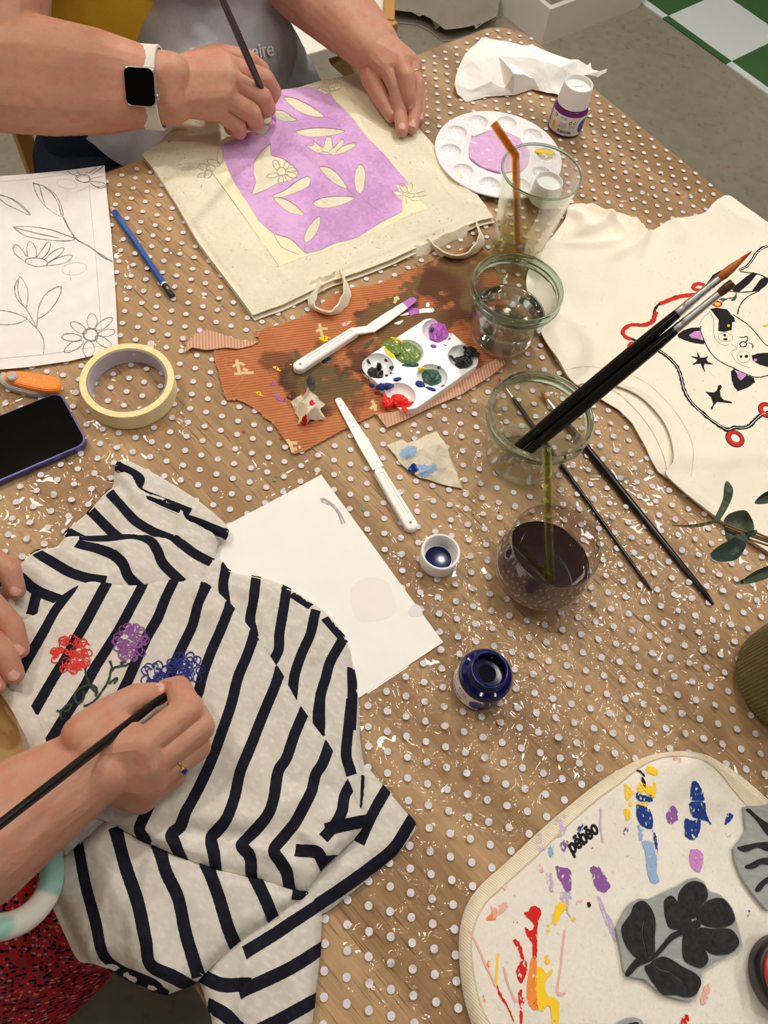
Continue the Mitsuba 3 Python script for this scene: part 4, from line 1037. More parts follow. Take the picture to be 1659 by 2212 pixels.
# ================================================================ cream T-shirt with the painted print
ze = lambda pts: Z(1140, 420, 2.836, pts)
_neck = [(330, 1158), (430, 1152), (560, 1175), (680, 1230), (780, 1320), (850, 1420), (890, 1540), (890, 1640), (845, 1695)]
_tee_out = [(1168, 716), (1147, 655), (1137, 605), (1152, 560), (1200, 503), (1222, 470), (1229, 444)] + ze([(330, 55), (430, 70), (510, 110), (560, 108), (650, 140), (690, 160), (740, 222), (800, 200), (880, 150), (990, 135), (1085, 110), (1130, 60), (1180, 20), (1235, 5), (1300, 50), (1395, 115), (1472, 170), (1650, 280), (1900, 460), (2200, 1000), (2200, 2300), (1900, 2420), (1700, 2330),
    (1472, 2185), (1300, 2075), (1130, 1955), (1000, 1855), (930, 1795), (870, 1740)]) + ze(_neck[::-1]) + ze([(300, 1165), (245, 1110), (190, 1010), (130, 930)])


def tee_z(x, y):
    return np.full(np.shape(x), 0.009)


tee = Cloth([tuple(p) for p in spline(_tee_out, 3, True)], zf=tee_z, amp=0.006, freq=16, seed=21, smooth=False, ridges=[(ze(q), w, h) for q, w, h in [
    ([(240, 290), (400, 230), (560, 112)], .006, .008), ([(560, 300), (690, 235), (738, 224)], .005, .007), ([(745, 230), (650, 330), (480, 420)], .006, .006), ([(880, 155), (930, 240), (900, 330)], .007, .006), ([(250, 120), (330, 200), (300, 260)], .007, .010),
    ([(330, 70), (520, 180), (600, 240)], .006, .007), ([(200, 330), (420, 330), (620, 300)], .006, .005), ([(640, 150), (700, 250), (640, 420)], .008, .006), ([(240, 1072), (400, 1060), (560, 1085), (720, 1150), (850, 1270), (950, 1400), (1010, 1550), (1000, 1730)], .003, .0016),
    ([(1130, 60), (1250, 160), (1380, 200)], .01, .004), ([(1020, 1850), (1100, 1700), (1200, 1650)], .012, .004), ([(330, 1150), (430, 1145), (560, 1168), (690, 1222), (790, 1312), (862, 1418), (902, 1540), (902, 1650)], .003, .0025), ([(930, 1790), (1130, 1945), (1472, 2170)], .004, .002), ([(560, 120), (560, 300)], .01, -.004)]])
add('cream_tee__front', tee.mesh(0.0045, 0.0014), 'tee_cotton', smooth=50)
tag('cream_tee', 'cream cotton T-shirt painted with a black and red squiggle frame and spotted animal head', 'T-shirt')
_back = Cloth(ze([(300, 1165), (360, 1130), (560, 1150), (760, 1270), (900, 1500), (900, 1700), (870, 1745), (800, 1700), (755, 1620), (720, 1540), (640, 1400), (560, 1320), (430, 1242)]), zf=0.0045, amp=0.003, freq=20, seed=22, smooth=False)
add('cream_tee__back_collar', _back.mesh(0.004, 0.0012), 'tee_cotton', smooth=50, label='inside of the back collar showing in the neck opening')
_lower = Cloth(ze([(130, 930), (240, 1112), (300, 1168), (400, 1190), (700, 1300), (900, 1600), (870, 1750), (1000, 1862), (1130, 1968), (1300, 2090), (1472, 2203), (1700, 2345), (1850, 2200), (1500, 1800), (900, 1100), (400, 800)]), zf=0.003, amp=0.002, freq=16, seed=23, smooth=False)
add('cream_tee__back', _lower.mesh(0.006, 0.0012), 'tee_cotton', smooth=50)
prin('seam', S(206, 186, 152), 0.9)
add('cream_tee__collar_seam', tee.ribbon([ze([(232, 1075), (320, 1058), (400, 1058), (560, 1085), (720, 1150), (850, 1270), (950, 1400), (1012, 1550), (1002, 1730)])], 0.0007), 'seam', label='stitched seam of the collar')
add('cream_tee__back_collar__seam', _back.ribbon([ze([(470, 1180), (560, 1225), (660, 1320), (760, 1450), (830, 1600), (855, 1710)])], 0.0008, lift=.0006), 'seam')
za, zf_ = lambda pts: Z(1340, 520, 5.2, pts), lambda pts: Z(1340, 720, 5.2, pts)


_frame1 = za([(1659, 60), (1580, 95), (1520, 150), (1480, 220), (1420, 290), (1340, 330)])
_frame1b = za([(1240, 325), (1140, 350), (1060, 390), (1010, 450), (965, 510), (940, 560), (900, 595), (820, 605), (740, 610), (600, 640), (500, 680), (430, 720), (390, 770), (375, 840), (360, 890), (310, 935), (230, 950), (150, 945), (80, 960), (30, 1000), (20, 1040), (60, 1080), (140, 1110), (230, 1150)])
_frame2 = zf_([(420, 190), (500, 240), (580, 310), (640, 390), (680, 490), (700, 590), (740, 690), (810, 790), (900, 880), (1000, 960), (1100, 1030), (1200, 1085), (1280, 1060), (1380, 1065), (1450, 1040), (1520, 970), (1590, 910), (1659, 890), (1800, 850)])
add('cream_tee__print', tee.ribbon([_frame1], 0.0028, jit=0.6, rep=2, seed=2), 'tee_print', label='black squiggle frame line')
add('cream_tee__print', tee.ribbon([_frame1b], 0.0030, jit=0.5, rep=2, seed=3), 'tee_print')
add('cream_tee__print', tee.ribbon([_frame2], 0.0040, jit=0.7, rep=2, seed=4), 'tee_print')
prin('tee_line', S(240, 230, 212), 0.8)
add('cream_tee__print__core_line', tee.ribbon([_frame2, _frame1], 0.0009, lift=.0006, jit=0.3), 'tee_line', label='pale centre of the black line')
for q in [za([(940, 570), (860, 600), (760, 610), (640, 640), (520, 680), (440, 712)]), za([(400, 800), (380, 860), (350, 920), (270, 950), (170, 945), (90, 960), (30, 1010), (50, 1070), (120, 1105)]), za([(945, 555), (950, 520), (915, 490), (860, 490), (815, 515), (820, 545), (870, 555), (920, 550)])]:
    add('cream_tee__red_paint', tee.ribbon([q], 0.0042, lift=.0007, jit=.7, rep=2), 'dry_red', label='red paint along the squiggle')
for i, q in enumerate([za([(140, 1140), (105, 1160), (110, 1210), (150, 1225)]), za([(95, 1160), (85, 1220)])]):
    add('cream_tee__red_paint', tee.ribbon([q], 0.002, lift=.0006, jit=.8, rep=2), 'dry_red')
for c, r in [((1285, 1185), 1), ((1640, 865), .9)]:
    o = tee.area(zf_(ellipse(c[0], c[1], 108 * r, 82 * r, 35))); i_ = tee.area(zf_(ellipse(c[0] + 5, c[1] - 5, 62 * r, 45 * r, 35)))
    add('cream_tee__print', tee.patch(o.buffer(0.0006).difference(o.buffer(-0.0002)), 0.0006, .003), 'tee_print')
    add('cream_tee__red_paint', tee.patch(o.difference(i_), 0.0005, .003), 'dry_red')
    add('cream_tee__print', tee.patch(i_.difference(i_.buffer(-0.0005)), 0.0007, .003), 'tee_print')
# stars, ears, patches of the animal
paint('cream_tee__print', tee, 'tee_print', [zf_([(858, 210), (880, 240), (895, 275), (940, 275), (985, 258), (965, 295), (985, 325), (1045, 348), (990, 350), (945, 340), (935, 380), (955, 440), (925, 400), (900, 340), (855, 345), (805, 355), (850, 320), (865, 295), (785, 258), (850, 265), (870, 270)])], .0002, sm=False)
paint('cream_tee__print', tee, 'tee_print', [zf_([(955, 660), (1050, 668), (1085, 640), (1095, 590), (1125, 578), (1138, 605), (1115, 650), (1125, 710), (1160, 750), (1250, 770), (1255, 790), (1160, 778), (1090, 770), (1050, 810), (1030, 858), (1012, 850), (1045, 790), (1020, 720)])], .0002, sm=False)
paint('cream_tee__print', tee, 'tee_print', [za([(640, 1060), (700, 1010), (790, 980), (890, 975), (895, 1010), (830, 1020), (770, 1065), (800, 1095), (940, 1120), (940, 1165), (830, 1150), (740, 1125), (650, 1085)]), za([(1010, 765), (1090, 755), (1200, 775), (1240, 830), (1275, 860), (1290, 910), (1255, 915), (1250, 1005), (1170, 1025), (1100, 1015), (1105, 890), (1060, 830)]),
    za([(1475, 1290), (1540, 1268), (1659, 1260), (1720, 1300), (1720, 1440), (1659, 1420), (1560, 1390), (1490, 1350)]), za([(1250, 545), (1320, 480), (1420, 400), (1490, 355), (1535, 375), (1450, 480), (1330, 580), (1280, 578)]), za([(1480, 565), (1560, 450), (1620, 405), (1680, 430), (1640, 500), (1560, 565)])], .0003, sm=False)
paint('cream_tee__print', tee, 'tee_print', [zf_([(1240, 430), (1275, 405), (1300, 440), (1320, 500), (1350, 535), (1420, 470), (1500, 505), (1510, 550), (1430, 610), (1320, 650), (1275, 600), (1250, 520)])], .0003, sm=False)
paint('cream_tee__lilac_paint', tee, 'dry_lilac', [za([(770, 1070), (810, 1035), (860, 1025), (895, 1020), (910, 1100), (830, 1095)]), zf_([(1305, 440), (1360, 450), (1410, 465), (1350, 530)]), za([(1490, 1345), (1515, 1325), (1535, 1345), (1510, 1362)])], .0001, .0006)
strokes('cream_tee__print', tee, 'tee_print', [za([(905, 960), (900, 1010), (930, 1100), (970, 1190), (1020, 1270), (1080, 1330), (1180, 1390), (1270, 1430), (1340, 1470)]), zf_([(1270, 405), (1370, 440), (1440, 470), (1500, 490), (1580, 490), (1659, 470)]), za([(1265, 830), (1340, 880), (1440, 950), (1540, 1060), (1620, 1160), (1700, 1210)])], .0010)
strokes('cream_tee__print', tee, 'tee_print', [za([(1555, 570), (1450, 620), (1370, 690), (1330, 760), (1312, 830)]), za([(1340, 350), (1440, 360), (1540, 375), (1630, 410), (1700, 450)]), za([(1210, 565), (1350, 580), (1480, 572), (1560, 560)])], .0012)
strokes('cream_tee__pencil_drawing', tee, 'graphite', [za([(1010, 800), (930, 870), (885, 960)]), za([(1000, 790), (1050, 900), (1045, 1050), (1100, 1140), (1180, 1175), (1215, 1160)]), za([(1250, 1165), (1310, 1210), (1260, 1240), (1260, 1300), (1330, 1380), (1450, 1430)])] + [za(ellipse(1180, 1085, 80, 52, 5)), za(ellipse(1385, 1305, 72, 66))], .0004)
paint('cream_tee__print', tee, 'tee_print', [za(ellipse(1172, 1062, 15, 14)), za(ellipse(1180, 1108, 24, 13)), za(ellipse(1355, 1302, 14, 14)), za(ellipse(1415, 1300, 20, 16))], .0001)
strokes('cream_tee__print', tee, 'tee_print', [za([(1340, 1085), (1380, 1090), (1420, 1080), (1425, 1110), (1400, 1150)]), za(ellipse(1380, 1165, 38, 28)), za([(1440, 1150), (1480, 1165), (1490, 1190), (1478, 1210)])], .0011)
paint('cream_tee__yellow_paint', tee, 'dry_yellow', [za(ellipse(1212, 958, 16, 15)), za([(1600, 950), (1659, 940), (1680, 955), (1620, 965)])], .0001, .0007)
paint('cream_tee__flower', tee, 'dry_red', [za([(1030, 715), (1055, 690), (1075, 670), (1100, 675), (1125, 690), (1145, 715), (1125, 740), (1095, 745), (1060, 740)])], .0004, .0004, label='small red flower with a yellow middle')
paint('cream_tee__flower__centre', tee, 'dry_yellow', [za(ellipse(1088, 716, 32, 20))], .0001, .0007)
paint('cream_tee__green_paint', tee, 'dry_green', [za([(1110, 660), (1150, 645), (1200, 660), (1160, 675)]), za([(1240, 670), (1270, 640), (1300, 600), (1305, 640), (1280, 675)])], .0002)
strokes('cream_tee__green_paint', tee, 'dry_green', [za([(1140, 695), (1200, 655), (1260, 645), (1295, 620), (1300, 590)])], .0012)
_sp = random.Random(4); _spk = []
for _ in range(150):
    x, y = _sp.choice([(900, 1320), (1250, 700), (1100, 900), (500, 300), (1050, 1550), (700, 400)])
    x, y = x + _sp.gauss(0, 190), y + _sp.gauss(0, 130)
    if y > 80:
        p = tee.pt(*za([(x, y)])[0])
        if tee.poly.buffer(-.01).contains(Point(p[0], p[1])):
            r = 0.00028 * _sp.uniform(.5, 1.6); th = np.arange(5) * 1.2566
            _spk.append(trimesh.Trimesh(np.c_[p[0] + r * np.cos(th), p[1] + r * np.sin(th), th * 0 + p[2] + .0005], [[0, 1, 2], [0, 2, 3], [0, 3, 4]], process=False))
add('cream_tee__print_specks', cat(_spk), 'tee_print', kind='stuff', label='tiny black specks of printing ink')

# ================================================================ canvas pad with stains and lino blocks
prin('pad_canvas', mikit.proc(weave_fn(S(222, 214, 200), S(239, 233, 221), 700, (190, 170, 150), 0.25)), 0.9, bump=mikit.proc(cloth_bump(900)), bscale=0.0004, specular=0.1)


def twill_fn(p, n, uv):
    k = 0.5 + 0.5 * dr.sin((p.x * 0.55 + p.y * 0.83) * 3600)
    return mix(S(206, 192, 162), S(240, 230, 204), k * 0.8 + 0.2 * noise(p.x * 300, p.y * 300, 0))


prin('twill', mikit.proc(twill_fn), 0.9, specular=0.1)
zq = lambda pts: Z(980, 1600, 2.443, pts)
_pad_o = [(140, 1600), (100, 1495), (60, 1350), (36, 1150), (40, 1000), (75, 870), (150, 762), (280, 645), (450, 485), (600, 355), (750, 235), (880, 150), (1000, 90), (1100, 64), (1220, 55), (1330, 75), (1430, 130), (1530, 200), (1645, 300), (1760, 420), (1850, 700), (1900, 1000), (1900, 1500), (1700, 1900), (900, 2000), (300, 1850)]
_pad_px = zq(_pad_o)
_pad_h = 0.014
_pad_poly0 = Polygon([at(*p, _pad_h)[:2] for p in spline(_pad_px, 6, True)]).buffer(0)


def pad_z(x, y):
    d = shapely.distance(_pad_poly0.exterior, shapely.points(x, y))
    ins = shapely.contains_xy(_pad_poly0, x, y)
    return _pad_h * np.where(ins, np.sqrt(np.clip(1 - (1 - np.clip(d / 0.010, 0, 1)) ** 2, 0, 1)), 0) * 0.85 + 0.0022


pad = Cloth(_pad_px, zf=pad_z, amp=0.0012, freq=14, seed=31)
add('painting_pad__top', pad.mesh(0.0045, 0.001, floor=0.0012), 'pad_canvas', smooth=50)
tag('painting_pad', 'cream canvas pad shaped like a painter palette, smeared with colourful paint, lying bottom right', 'pad')
_rimband = pad.poly.difference(Polygon([at(*p, _pad_h)[:2] for p in spline(zq([(260, 1600), (150, 1400), (100, 1180), (100, 1010), (160, 870), (260, 770), (430, 615), (600, 450), (760, 310), (880, 222), (1000, 130), (1110, 88), (1220, 82), (1320, 105), (1400, 170), (1470, 260), (1535, 335), (1700, 480), (1780, 700), (1830, 1000), (1830, 1500), (1650, 1800), (900, 1900), (380, 1780)]), 6, True)]).buffer(0))
add('painting_pad__edge_band', pad.patch(_rimband, 0.0006, 0.003), 'twill', smooth=True, label='twill band sewn round the edge')
_seamp = [zq([(255, 1600), (145, 1400), (98, 1180), (98, 1010), (158, 868), (258, 768), (428, 613), (598, 448), (758, 308), (880, 220), (1000, 128), (1110, 86), (1220, 80), (1322, 103), (1402, 168), (1472, 258), (1537, 333)])]
add('painting_pad__seam', pad.ribbon(_seamp, 0.0009, lift=0.0009), 'seam')
_m = meshkit.text_mesh('pēbēo', 0.0118, 0.0003, bold=True)
_m.vertices[:, 0] += 0.22 * _m.vertices[:, 1]
za1, zb1, zc1, zd1 = (lambda pts: Z(980, 1600, 4.74, pts)), (lambda pts: Z(1300, 1600, 4.621, pts)), (lambda pts: Z(980, 1900, 4.74, pts)), (lambda pts: Z(1290, 1880, 4.496, pts))
_o, _e = pad.pt(*za1([(1208, 1168)])[0]), pad.pt(*za1([(1492, 928)])[0])
_x = (_e - _o); _x[2] = 0; _len = np.linalg.norm(_x); _x /= _len; _k = _len / (_m.bounds[1][0] - _m.bounds[0][0])
_m.apply_scale([_k, _k * 1.25, 1])
_m = trimesh.util.concatenate([trimesh.Trimesh(_m.vertices + [dx_, dy_, 0], _m.faces, process=False) for dx_, dy_ in ((0, 0), (.0004, 0), (-.0004, 0), (0, .0003), (0, -.0003))])
add('painting_pad__lettering', placed(_m, basis([_o[0], _o[1], _o[2] + 0.0003], _x, np.cross([0, 0, 1], _x), [0, 0, 1])), 'tee_print', label='black printed word')
PP = lambda nm, col, polys, rg=.0005, lift=.0008, holes=0, sm=True: paint('painting_pad__' + nm, pad, col, polys, rg, lift, holes, sm)
PP('purple_stain', 'dry_purple', [za1([(1040, 1290), (1100, 1300), (1190, 1325), (1205, 1450), (1200, 1530), (1150, 1545), (1115, 1480), (1065, 1400)]), za1([(1395, 1310), (1435, 1283), (1500, 1310), (1550, 1390), (1600, 1490), (1540, 1550), (1460, 1520), (1420, 1410)]), za1([(1090, 1060), (1130, 1015), (1165, 1030), (1160, 1090), (1120, 1130)]), za1([(1400, 1090), (1425, 1105), (1445, 1160), (1430, 1150)]), zb1([(700, 650), (740, 680), (760, 770), (720, 820), (660, 820), (640, 740), (665, 690)]), zb1([(215, 900), (235, 865), (260, 880), (255, 935), (220, 935)]), za1([(1625, 1560), (1640, 1555), (1650, 1585), (1635, 1590)])], holes=16)
PP('pale_purple_stain', 'dry_pale_purple', [za1([(1085, 1560), (1190, 1550), (1200, 1640), (1170, 1720), (1190, 1800), (1170, 1790), (1140, 1680), (1090, 1620)]), za1([(1060, 780), (1130, 755), (1145, 800), (1110, 850), (1155, 915), (1120, 960), (1060, 1000), (1085, 900), (1040, 850)]), za1([(840, 990), (900, 960), (940, 1080), (930, 1120), (860, 1130)]), zc1([(1500, 180), (1560, 330), (1620, 420), (1659, 560), (1659, 640), (1610, 560), (1540, 400), (1470, 200)]), zb1([(200, 1020), (240, 1010), (250, 1080), (215, 1070)]), zb1([(230, 1130), (270, 1120), (285, 1220), (245, 1210)]), za1([(930, 1380), (1000, 1360), (1020, 1550), (990, 1540), (950, 1450)]), zb1([(1210, 910), (1290, 900), (1290, 950), (1260, 970), (1215, 935)])], holes=60)
PP('blue_stain', 'dry_blue', [zb1([(900, 405), (950, 420), (990, 480), (1015, 560), (1010, 600), (930, 600), (880, 590), (885, 500)]), zb1([(875, 620), (1020, 620), (1040, 730), (1090, 840), (1040, 800), (960, 780), (900, 750)]), zb1([(340, 520), (400, 540), (500, 545), (500, 605), (380, 605), (345, 580)]), zb1([(345, 645), (420, 660), (470, 690), (495, 740), (505, 870), (420, 865), (360, 800)]), zb1([(500, 900), (540, 960), (555, 1120), (530, 1060)]), zb1([(825, 790), (900, 800), (985, 800), (950, 960), (880, 985), (830, 940)]), zb1([(1255, 720), (1305, 740), (1290, 790), (1220, 840), (1235, 780)]), zd1([(1450, 400), (1490, 395), (1470, 455)]), za1([(1265, 900), (1305, 855), (1335, 890), (1290, 935)])], holes=14)
PP('pale_blue_stain', 'dry_pale_blue', [zb1([(400, 1010), (500, 1010), (520, 1080), (550, 1200), (540, 1300), (570, 1400), (490, 1415), (450, 1300), (430, 1120)]), zb1([(355, 840), (410, 880), (400, 980), (370, 980)]), za1([(965, 1090), (1010, 1065), (1020, 1140), (1000, 1190), (970, 1160)]), zb1([(690, 1500), (760, 1480), (800, 1470), (760, 1540), (720, 1545)])], holes=10)
PP('yellow_stain', 'dry_yellow', [zb1([(220, 430), (270, 460), (315, 520), (280, 570), (240, 585)]), zb1([(345, 470), (385, 420), (430, 440), (470, 450), (535, 420), (530, 540), (490, 570), (420, 500), (380, 540)]), zb1([(260, 600), (300, 590), (295, 650), (265, 650)]), zb1([(350, 615), (450, 610), (440, 655), (360, 640)]), zb1([(435, 310), (450, 260), (520, 265), (565, 310), (540, 350), (470, 330)]), za1([(1010, 1850), (1030, 1740), (1085, 1660), (1150, 1680), (1155, 1720), (1095, 1770), (1050, 1870)]), zc1([(1010, 420), (1040, 310), (1090, 235), (1150, 250), (1155, 300), (1095, 345), (1050, 460)]), zc1([(945, 500), (965, 455), (980, 510), (965, 570), (945, 550)]), zc1([(1200, 385), (1250, 390), (1260, 420), (1210, 425)]), zc1([(850, 910), (900, 895), (950, 960), (1015, 900), (1000, 960), (940, 1040), (930, 1100), (960, 1180), (1060, 1230), (1080, 1350), (1060, 1479), (1010, 1479), (990, 1330), (960, 1290), (890, 1350), (840, 1250), (830, 1050)]), zc1([(925, 790), (960, 765), (985, 830), (940, 870)]), zb1([(215, 690), (270, 690), (290, 760), (250, 800)])], holes=6)
PP('orange_stain', 'dry_orange', [zc1([(800, 800), (835, 790), (850, 900), (845, 1100), (860, 1320), (790, 1310), (745, 1200), (760, 1000), (770, 900)]), zc1([(330, 400), (400, 320), (430, 330), (430, 400), (380, 420)]), zc1([(285, 1160), (310, 1190), (330, 1270), (300, 1230)]), zc1([(330, 860), (360, 830), (410, 855), (390, 880), (340, 890)])], holes=12)
PP('red_stain', 'dry_red', [zc1([(720, 340), (765, 325), (780, 290), (830, 268), (880, 295), (892, 360), (860, 450), (850, 620), (845, 790), (805, 790), (800, 650), (740, 560), (725, 490), (780, 520), (815, 500), (810, 440), (760, 390)]), zc1([(605, 625), (640, 610), (690, 660), (700, 740), (720, 820), (690, 800), (660, 720)]), zc1([(680, 840), (740, 840), (745, 950), (690, 1060), (650, 1000), (640, 930), (660, 870)]), zc1([(660, 1140), (690, 1120), (700, 1200), (730, 1220), (690, 1330), (660, 1230)]), zc1([(820, 1210), (850, 1250), (850, 1320), (815, 1300)]), zc1([(610, 430), (650, 435), (635, 465)]), zd1([(800, 1450), (860, 1400), (890, 1450), (850, 1493), (810, 1493)]), zc1([(1385, 320), (1415, 315), (1420, 345), (1390, 348)]), zc1([(440, 1090), (470, 1140), (530, 1250), (570, 1330), (620, 1450), (600, 1440), (540, 1300), (460, 1180)])], holes=14)
PP('pink_stain', 'dry_pink', [zc1([(400, 330), (370, 270), (430, 290), (510, 230), (555, 260), (530, 320), (440, 370), (400, 400)]), za1([(865, 1290), (885, 1262), (930, 1310), (915, 1350), (885, 1345)]), za1([(470, 1550), (510, 1480), (545, 1500), (510, 1540)]), zd1([(1000, 1280), (1040, 1130), (1090, 1110), (1070, 1250), (1030, 1300)]), zc1([(1240, 240), (1290, 205), (1325, 220), (1260, 250)]), zb1([(700, 180), (750, 160), (790, 190), (770, 220)]), zc1([(590, 170), (620, 150), (625, 180), (600, 190)])], holes=14)
PP('lilac_stain', 'dry_lilac', [zb1([(880, 1090), (960, 1090), (1005, 1140), (1000, 1250), (960, 1310), (890, 1260), (870, 1150)])], holes=10)
PP('dark_stain', 'tee_print', [zc1([(1365, 240), (1390, 230), (1400, 260), (1385, 290), (1370, 270)]), zb1([(395, 370), (410, 370), (440, 440), (430, 470), (400, 420)]), zb1([(340, 300), (370, 290), (430, 350), (420, 360), (370, 310)])], .0004)
for q, col in [(zc1([(150, 520), (240, 680), (330, 880), (440, 1090)]), 'dry_pink'), (zc1([(510, 900), (560, 1090), (640, 1260)]), 'dry_pink'), (zc1([(1130, 520), (1110, 720), (1100, 900), (1060, 1150), (1140, 1160)]), 'dry_pink'), (za1([(1498, 690), (1502, 780), (1500, 870), (1530, 1040)]), 'dry_pale_purple'), (zc1([(430, 1080), (440, 900), (455, 760)]), 'dry_yellow'), (zc1([(690, 1340), (690, 1479)]), 'dry_red')]:
    add('painting_pad__streak', pad.ribbon([q], 0.0013, lift=.0008, jit=1.2, rep=2), col)

# lino blocks: grey plates with the black design left standing
prin('lino_grey', mikit.proc(lambda p, n, uv: mix(S(134, 140, 138), S(164, 168, 164), fbm(p.x * 120, p.y * 500, 0, 3))), 0.7)
prin('lino_black', mikit.proc(lambda p, n, uv: mix(S(26, 26, 26), S(52, 52, 52), fbm(p.x * 400, p.y * 400, 0, 3))), 0.75, specular=0.2)


def lino(key, base, design, zoom, cuts=(), z0=0.0155):
    zt_ = z0 + 0.0035
    poly = Polygon([at(*p, zt_)[:2] for p in zoom(base)]).buffer(0)
    add(key + '__plate', prism(poly, TZ + z0, TZ + zt_, 0.0005), 'lino_grey')
    cut = shapely.union_all([LineString([at(*p, zt_)[:2] for p in spline(zoom(c), 4)]).buffer(0.0004) for c in cuts]) if cuts else Polygon()
    for nm, q in design:
        pl = Polygon([at(*p, zt_ + .0012)[:2] for p in spline(zoom(q), 5, True)]).buffer(0).difference(cut)
        add(f'{key}__{nm}', prism(pl, TZ + zt_ - 0.0002, TZ + zt_ + 0.0013), 'lino_black', label='raised black ' + nm.replace('_', ' '))


lino('lino_stamp', [(185, 560), (230, 470), (290, 360), (340, 310), (410, 275), (500, 280), (610, 235), (700, 190), (800, 145), (890, 85), (970, 68), (1040, 110), (1070, 170), (1100, 205), (1190, 230), (1260, 290), (1320, 370), (1345, 460), (1370, 570), (1408, 700), (1380, 760), (1280, 820), (1170, 870), (1100, 920), (1030, 960), (1010, 1070), (980, 1200), (940, 1255), (860, 1268), (740, 1240), (640, 1210), (560, 1150), (460, 1060), (380, 1045), (290, 1030), (260, 970), (235, 820), (215, 700)],
     [('leaf', [(430, 295), (490, 325), (540, 400), (567, 500), (560, 640), (560, 790), (540, 830), (460, 855), (385, 850), (300, 760), (255, 660), (240, 560), (280, 490), (330, 420), (360, 340)]), ('leaf', [(560, 870), (640, 838), (720, 865), (830, 935), (940, 990), (1000, 1050), (1005, 1120), (950, 1210), (870, 1232), (760, 1210), (640, 1205), (560, 1110), (500, 1020), (465, 940), (520, 905)]),
      ('petal', [(790, 300), (800, 220), (860, 140), (940, 105), (1030, 130), (1070, 200), (1070, 270), (1000, 370), (970, 450), (900, 470), (840, 420), (800, 380)]), ('petal', [(660, 290), (720, 245), (770, 290), (800, 340), (870, 430), (915, 480), (905, 530), (850, 565), (770, 575), (700, 550), (665, 450), (655, 360)]), ('petal', [(985, 410), (1060, 310), (1150, 270), (1230, 280), (1310, 380), (1335, 490), (1250, 550), (1120, 555), (1020, 520), (975, 470)]),
      ('petal', [(1000, 560), (1120, 570), (1270, 565), (1340, 610), (1380, 700), (1340, 770), (1260, 815), (1130, 815), (1050, 760), (1000, 680)]), ('petal', [(850, 600), (920, 545), (985, 570), (1000, 680), (1050, 770), (1080, 870), (1020, 945), (920, 920), (850, 870), (830, 760)]), ('stem', [(275, 1010), (320, 930), (400, 850), (520, 850), (570, 800), (650, 700), (720, 620), (800, 580), (890, 540), (930, 500), (990, 480), (1000, 550), (930, 570), (860, 620), (800, 640), (720, 690), (640, 780), (560, 860), (480, 900), (400, 935), (330, 1010), (300, 1032)])],
     zd1, [[(455, 480), (435, 600), (455, 720), (480, 840)], [(540, 900), (600, 960), (700, 990), (780, 1050), (830, 1075)]])
tag('lino_stamp', 'grey lino stamp carved with a black five-petalled flower and two leaves on the canvas pad', 'stamp')
lino('lino_stamp_001', [(1420, 660), (1480, 650), (1580, 650), (1659, 630), (1800, 640), (1900, 900), (1900, 1400), (1800, 1600), (1659, 1700), (1600, 1640), (1520, 1540), (1420, 1400), (1370, 1300), (1330, 1190), (1315, 1080), (1400, 970), (1445, 900), (1430, 780)],
     [('ray', [(1445, 690), (1475, 680), (1540, 740), (1620, 800), (1700, 860), (1700, 960), (1640, 920), (1570, 820), (1500, 740)]), ('ray', [(1360, 1065), (1400, 1050), (1500, 1030), (1600, 1012), (1720, 1020), (1720, 1100), (1640, 1095), (1560, 1065), (1450, 1105), (1390, 1095)]), ('ray', [(1435, 1250), (1500, 1220), (1580, 1180), (1720, 1165), (1720, 1240), (1600, 1230), (1530, 1270), (1460, 1275)]), ('ray', [(1540, 1480), (1580, 1420), (1659, 1360), (1720, 1350), (1720, 1410), (1640, 1430), (1590, 1490), (1550, 1508)])], zb1)
tag('lino_stamp_001', 'grey lino stamp carved with wavy black rays, cut off by the right edge', 'stamp')
lino('lino_stamp_002', [(165, 1520), (230, 1470), (300, 1440), (370, 1430), (430, 1450), (465, 1500), (460, 1600), (300, 1700), (180, 1650)], [('ray', [(230, 1530), (280, 1500), (350, 1480), (400, 1480), (390, 1520), (320, 1560), (250, 1570)])], zd1)
tag('lino_stamp_002', 'small grey lino stamp just showing at the bottom edge', 'stamp')
# round black and red thing at the right edge
prin('red_plastic', S(190, 44, 36), 0.35)
_c = at(1692, 2108, 0.018); _c[2] = TZ + 0.0160
add('round_stamp_handle__body', lathe(round_profile([(0, 0), (0.0265, 0), (0.0290, 0.004), (0.0290, 0.015), (0.0265, 0.0195), (0.0, 0.0195)], 0.005, 5), _c, seg=64), 'black_plastic', smooth=40, label='black rounded rim')
add('round_stamp_handle__cap', lathe(round_profile([(0, 0.0190), (0.0250, 0.0190), (0.0250, 0.0215), (0.021, 0.0245), (0.0, 0.0260)], 0.003, 5), _c, seg=64), 'red_plastic', smooth=40, label='red top')
tag('round_stamp_handle', 'round black pot with a red top at the right edge of the canvas pad', 'pot')

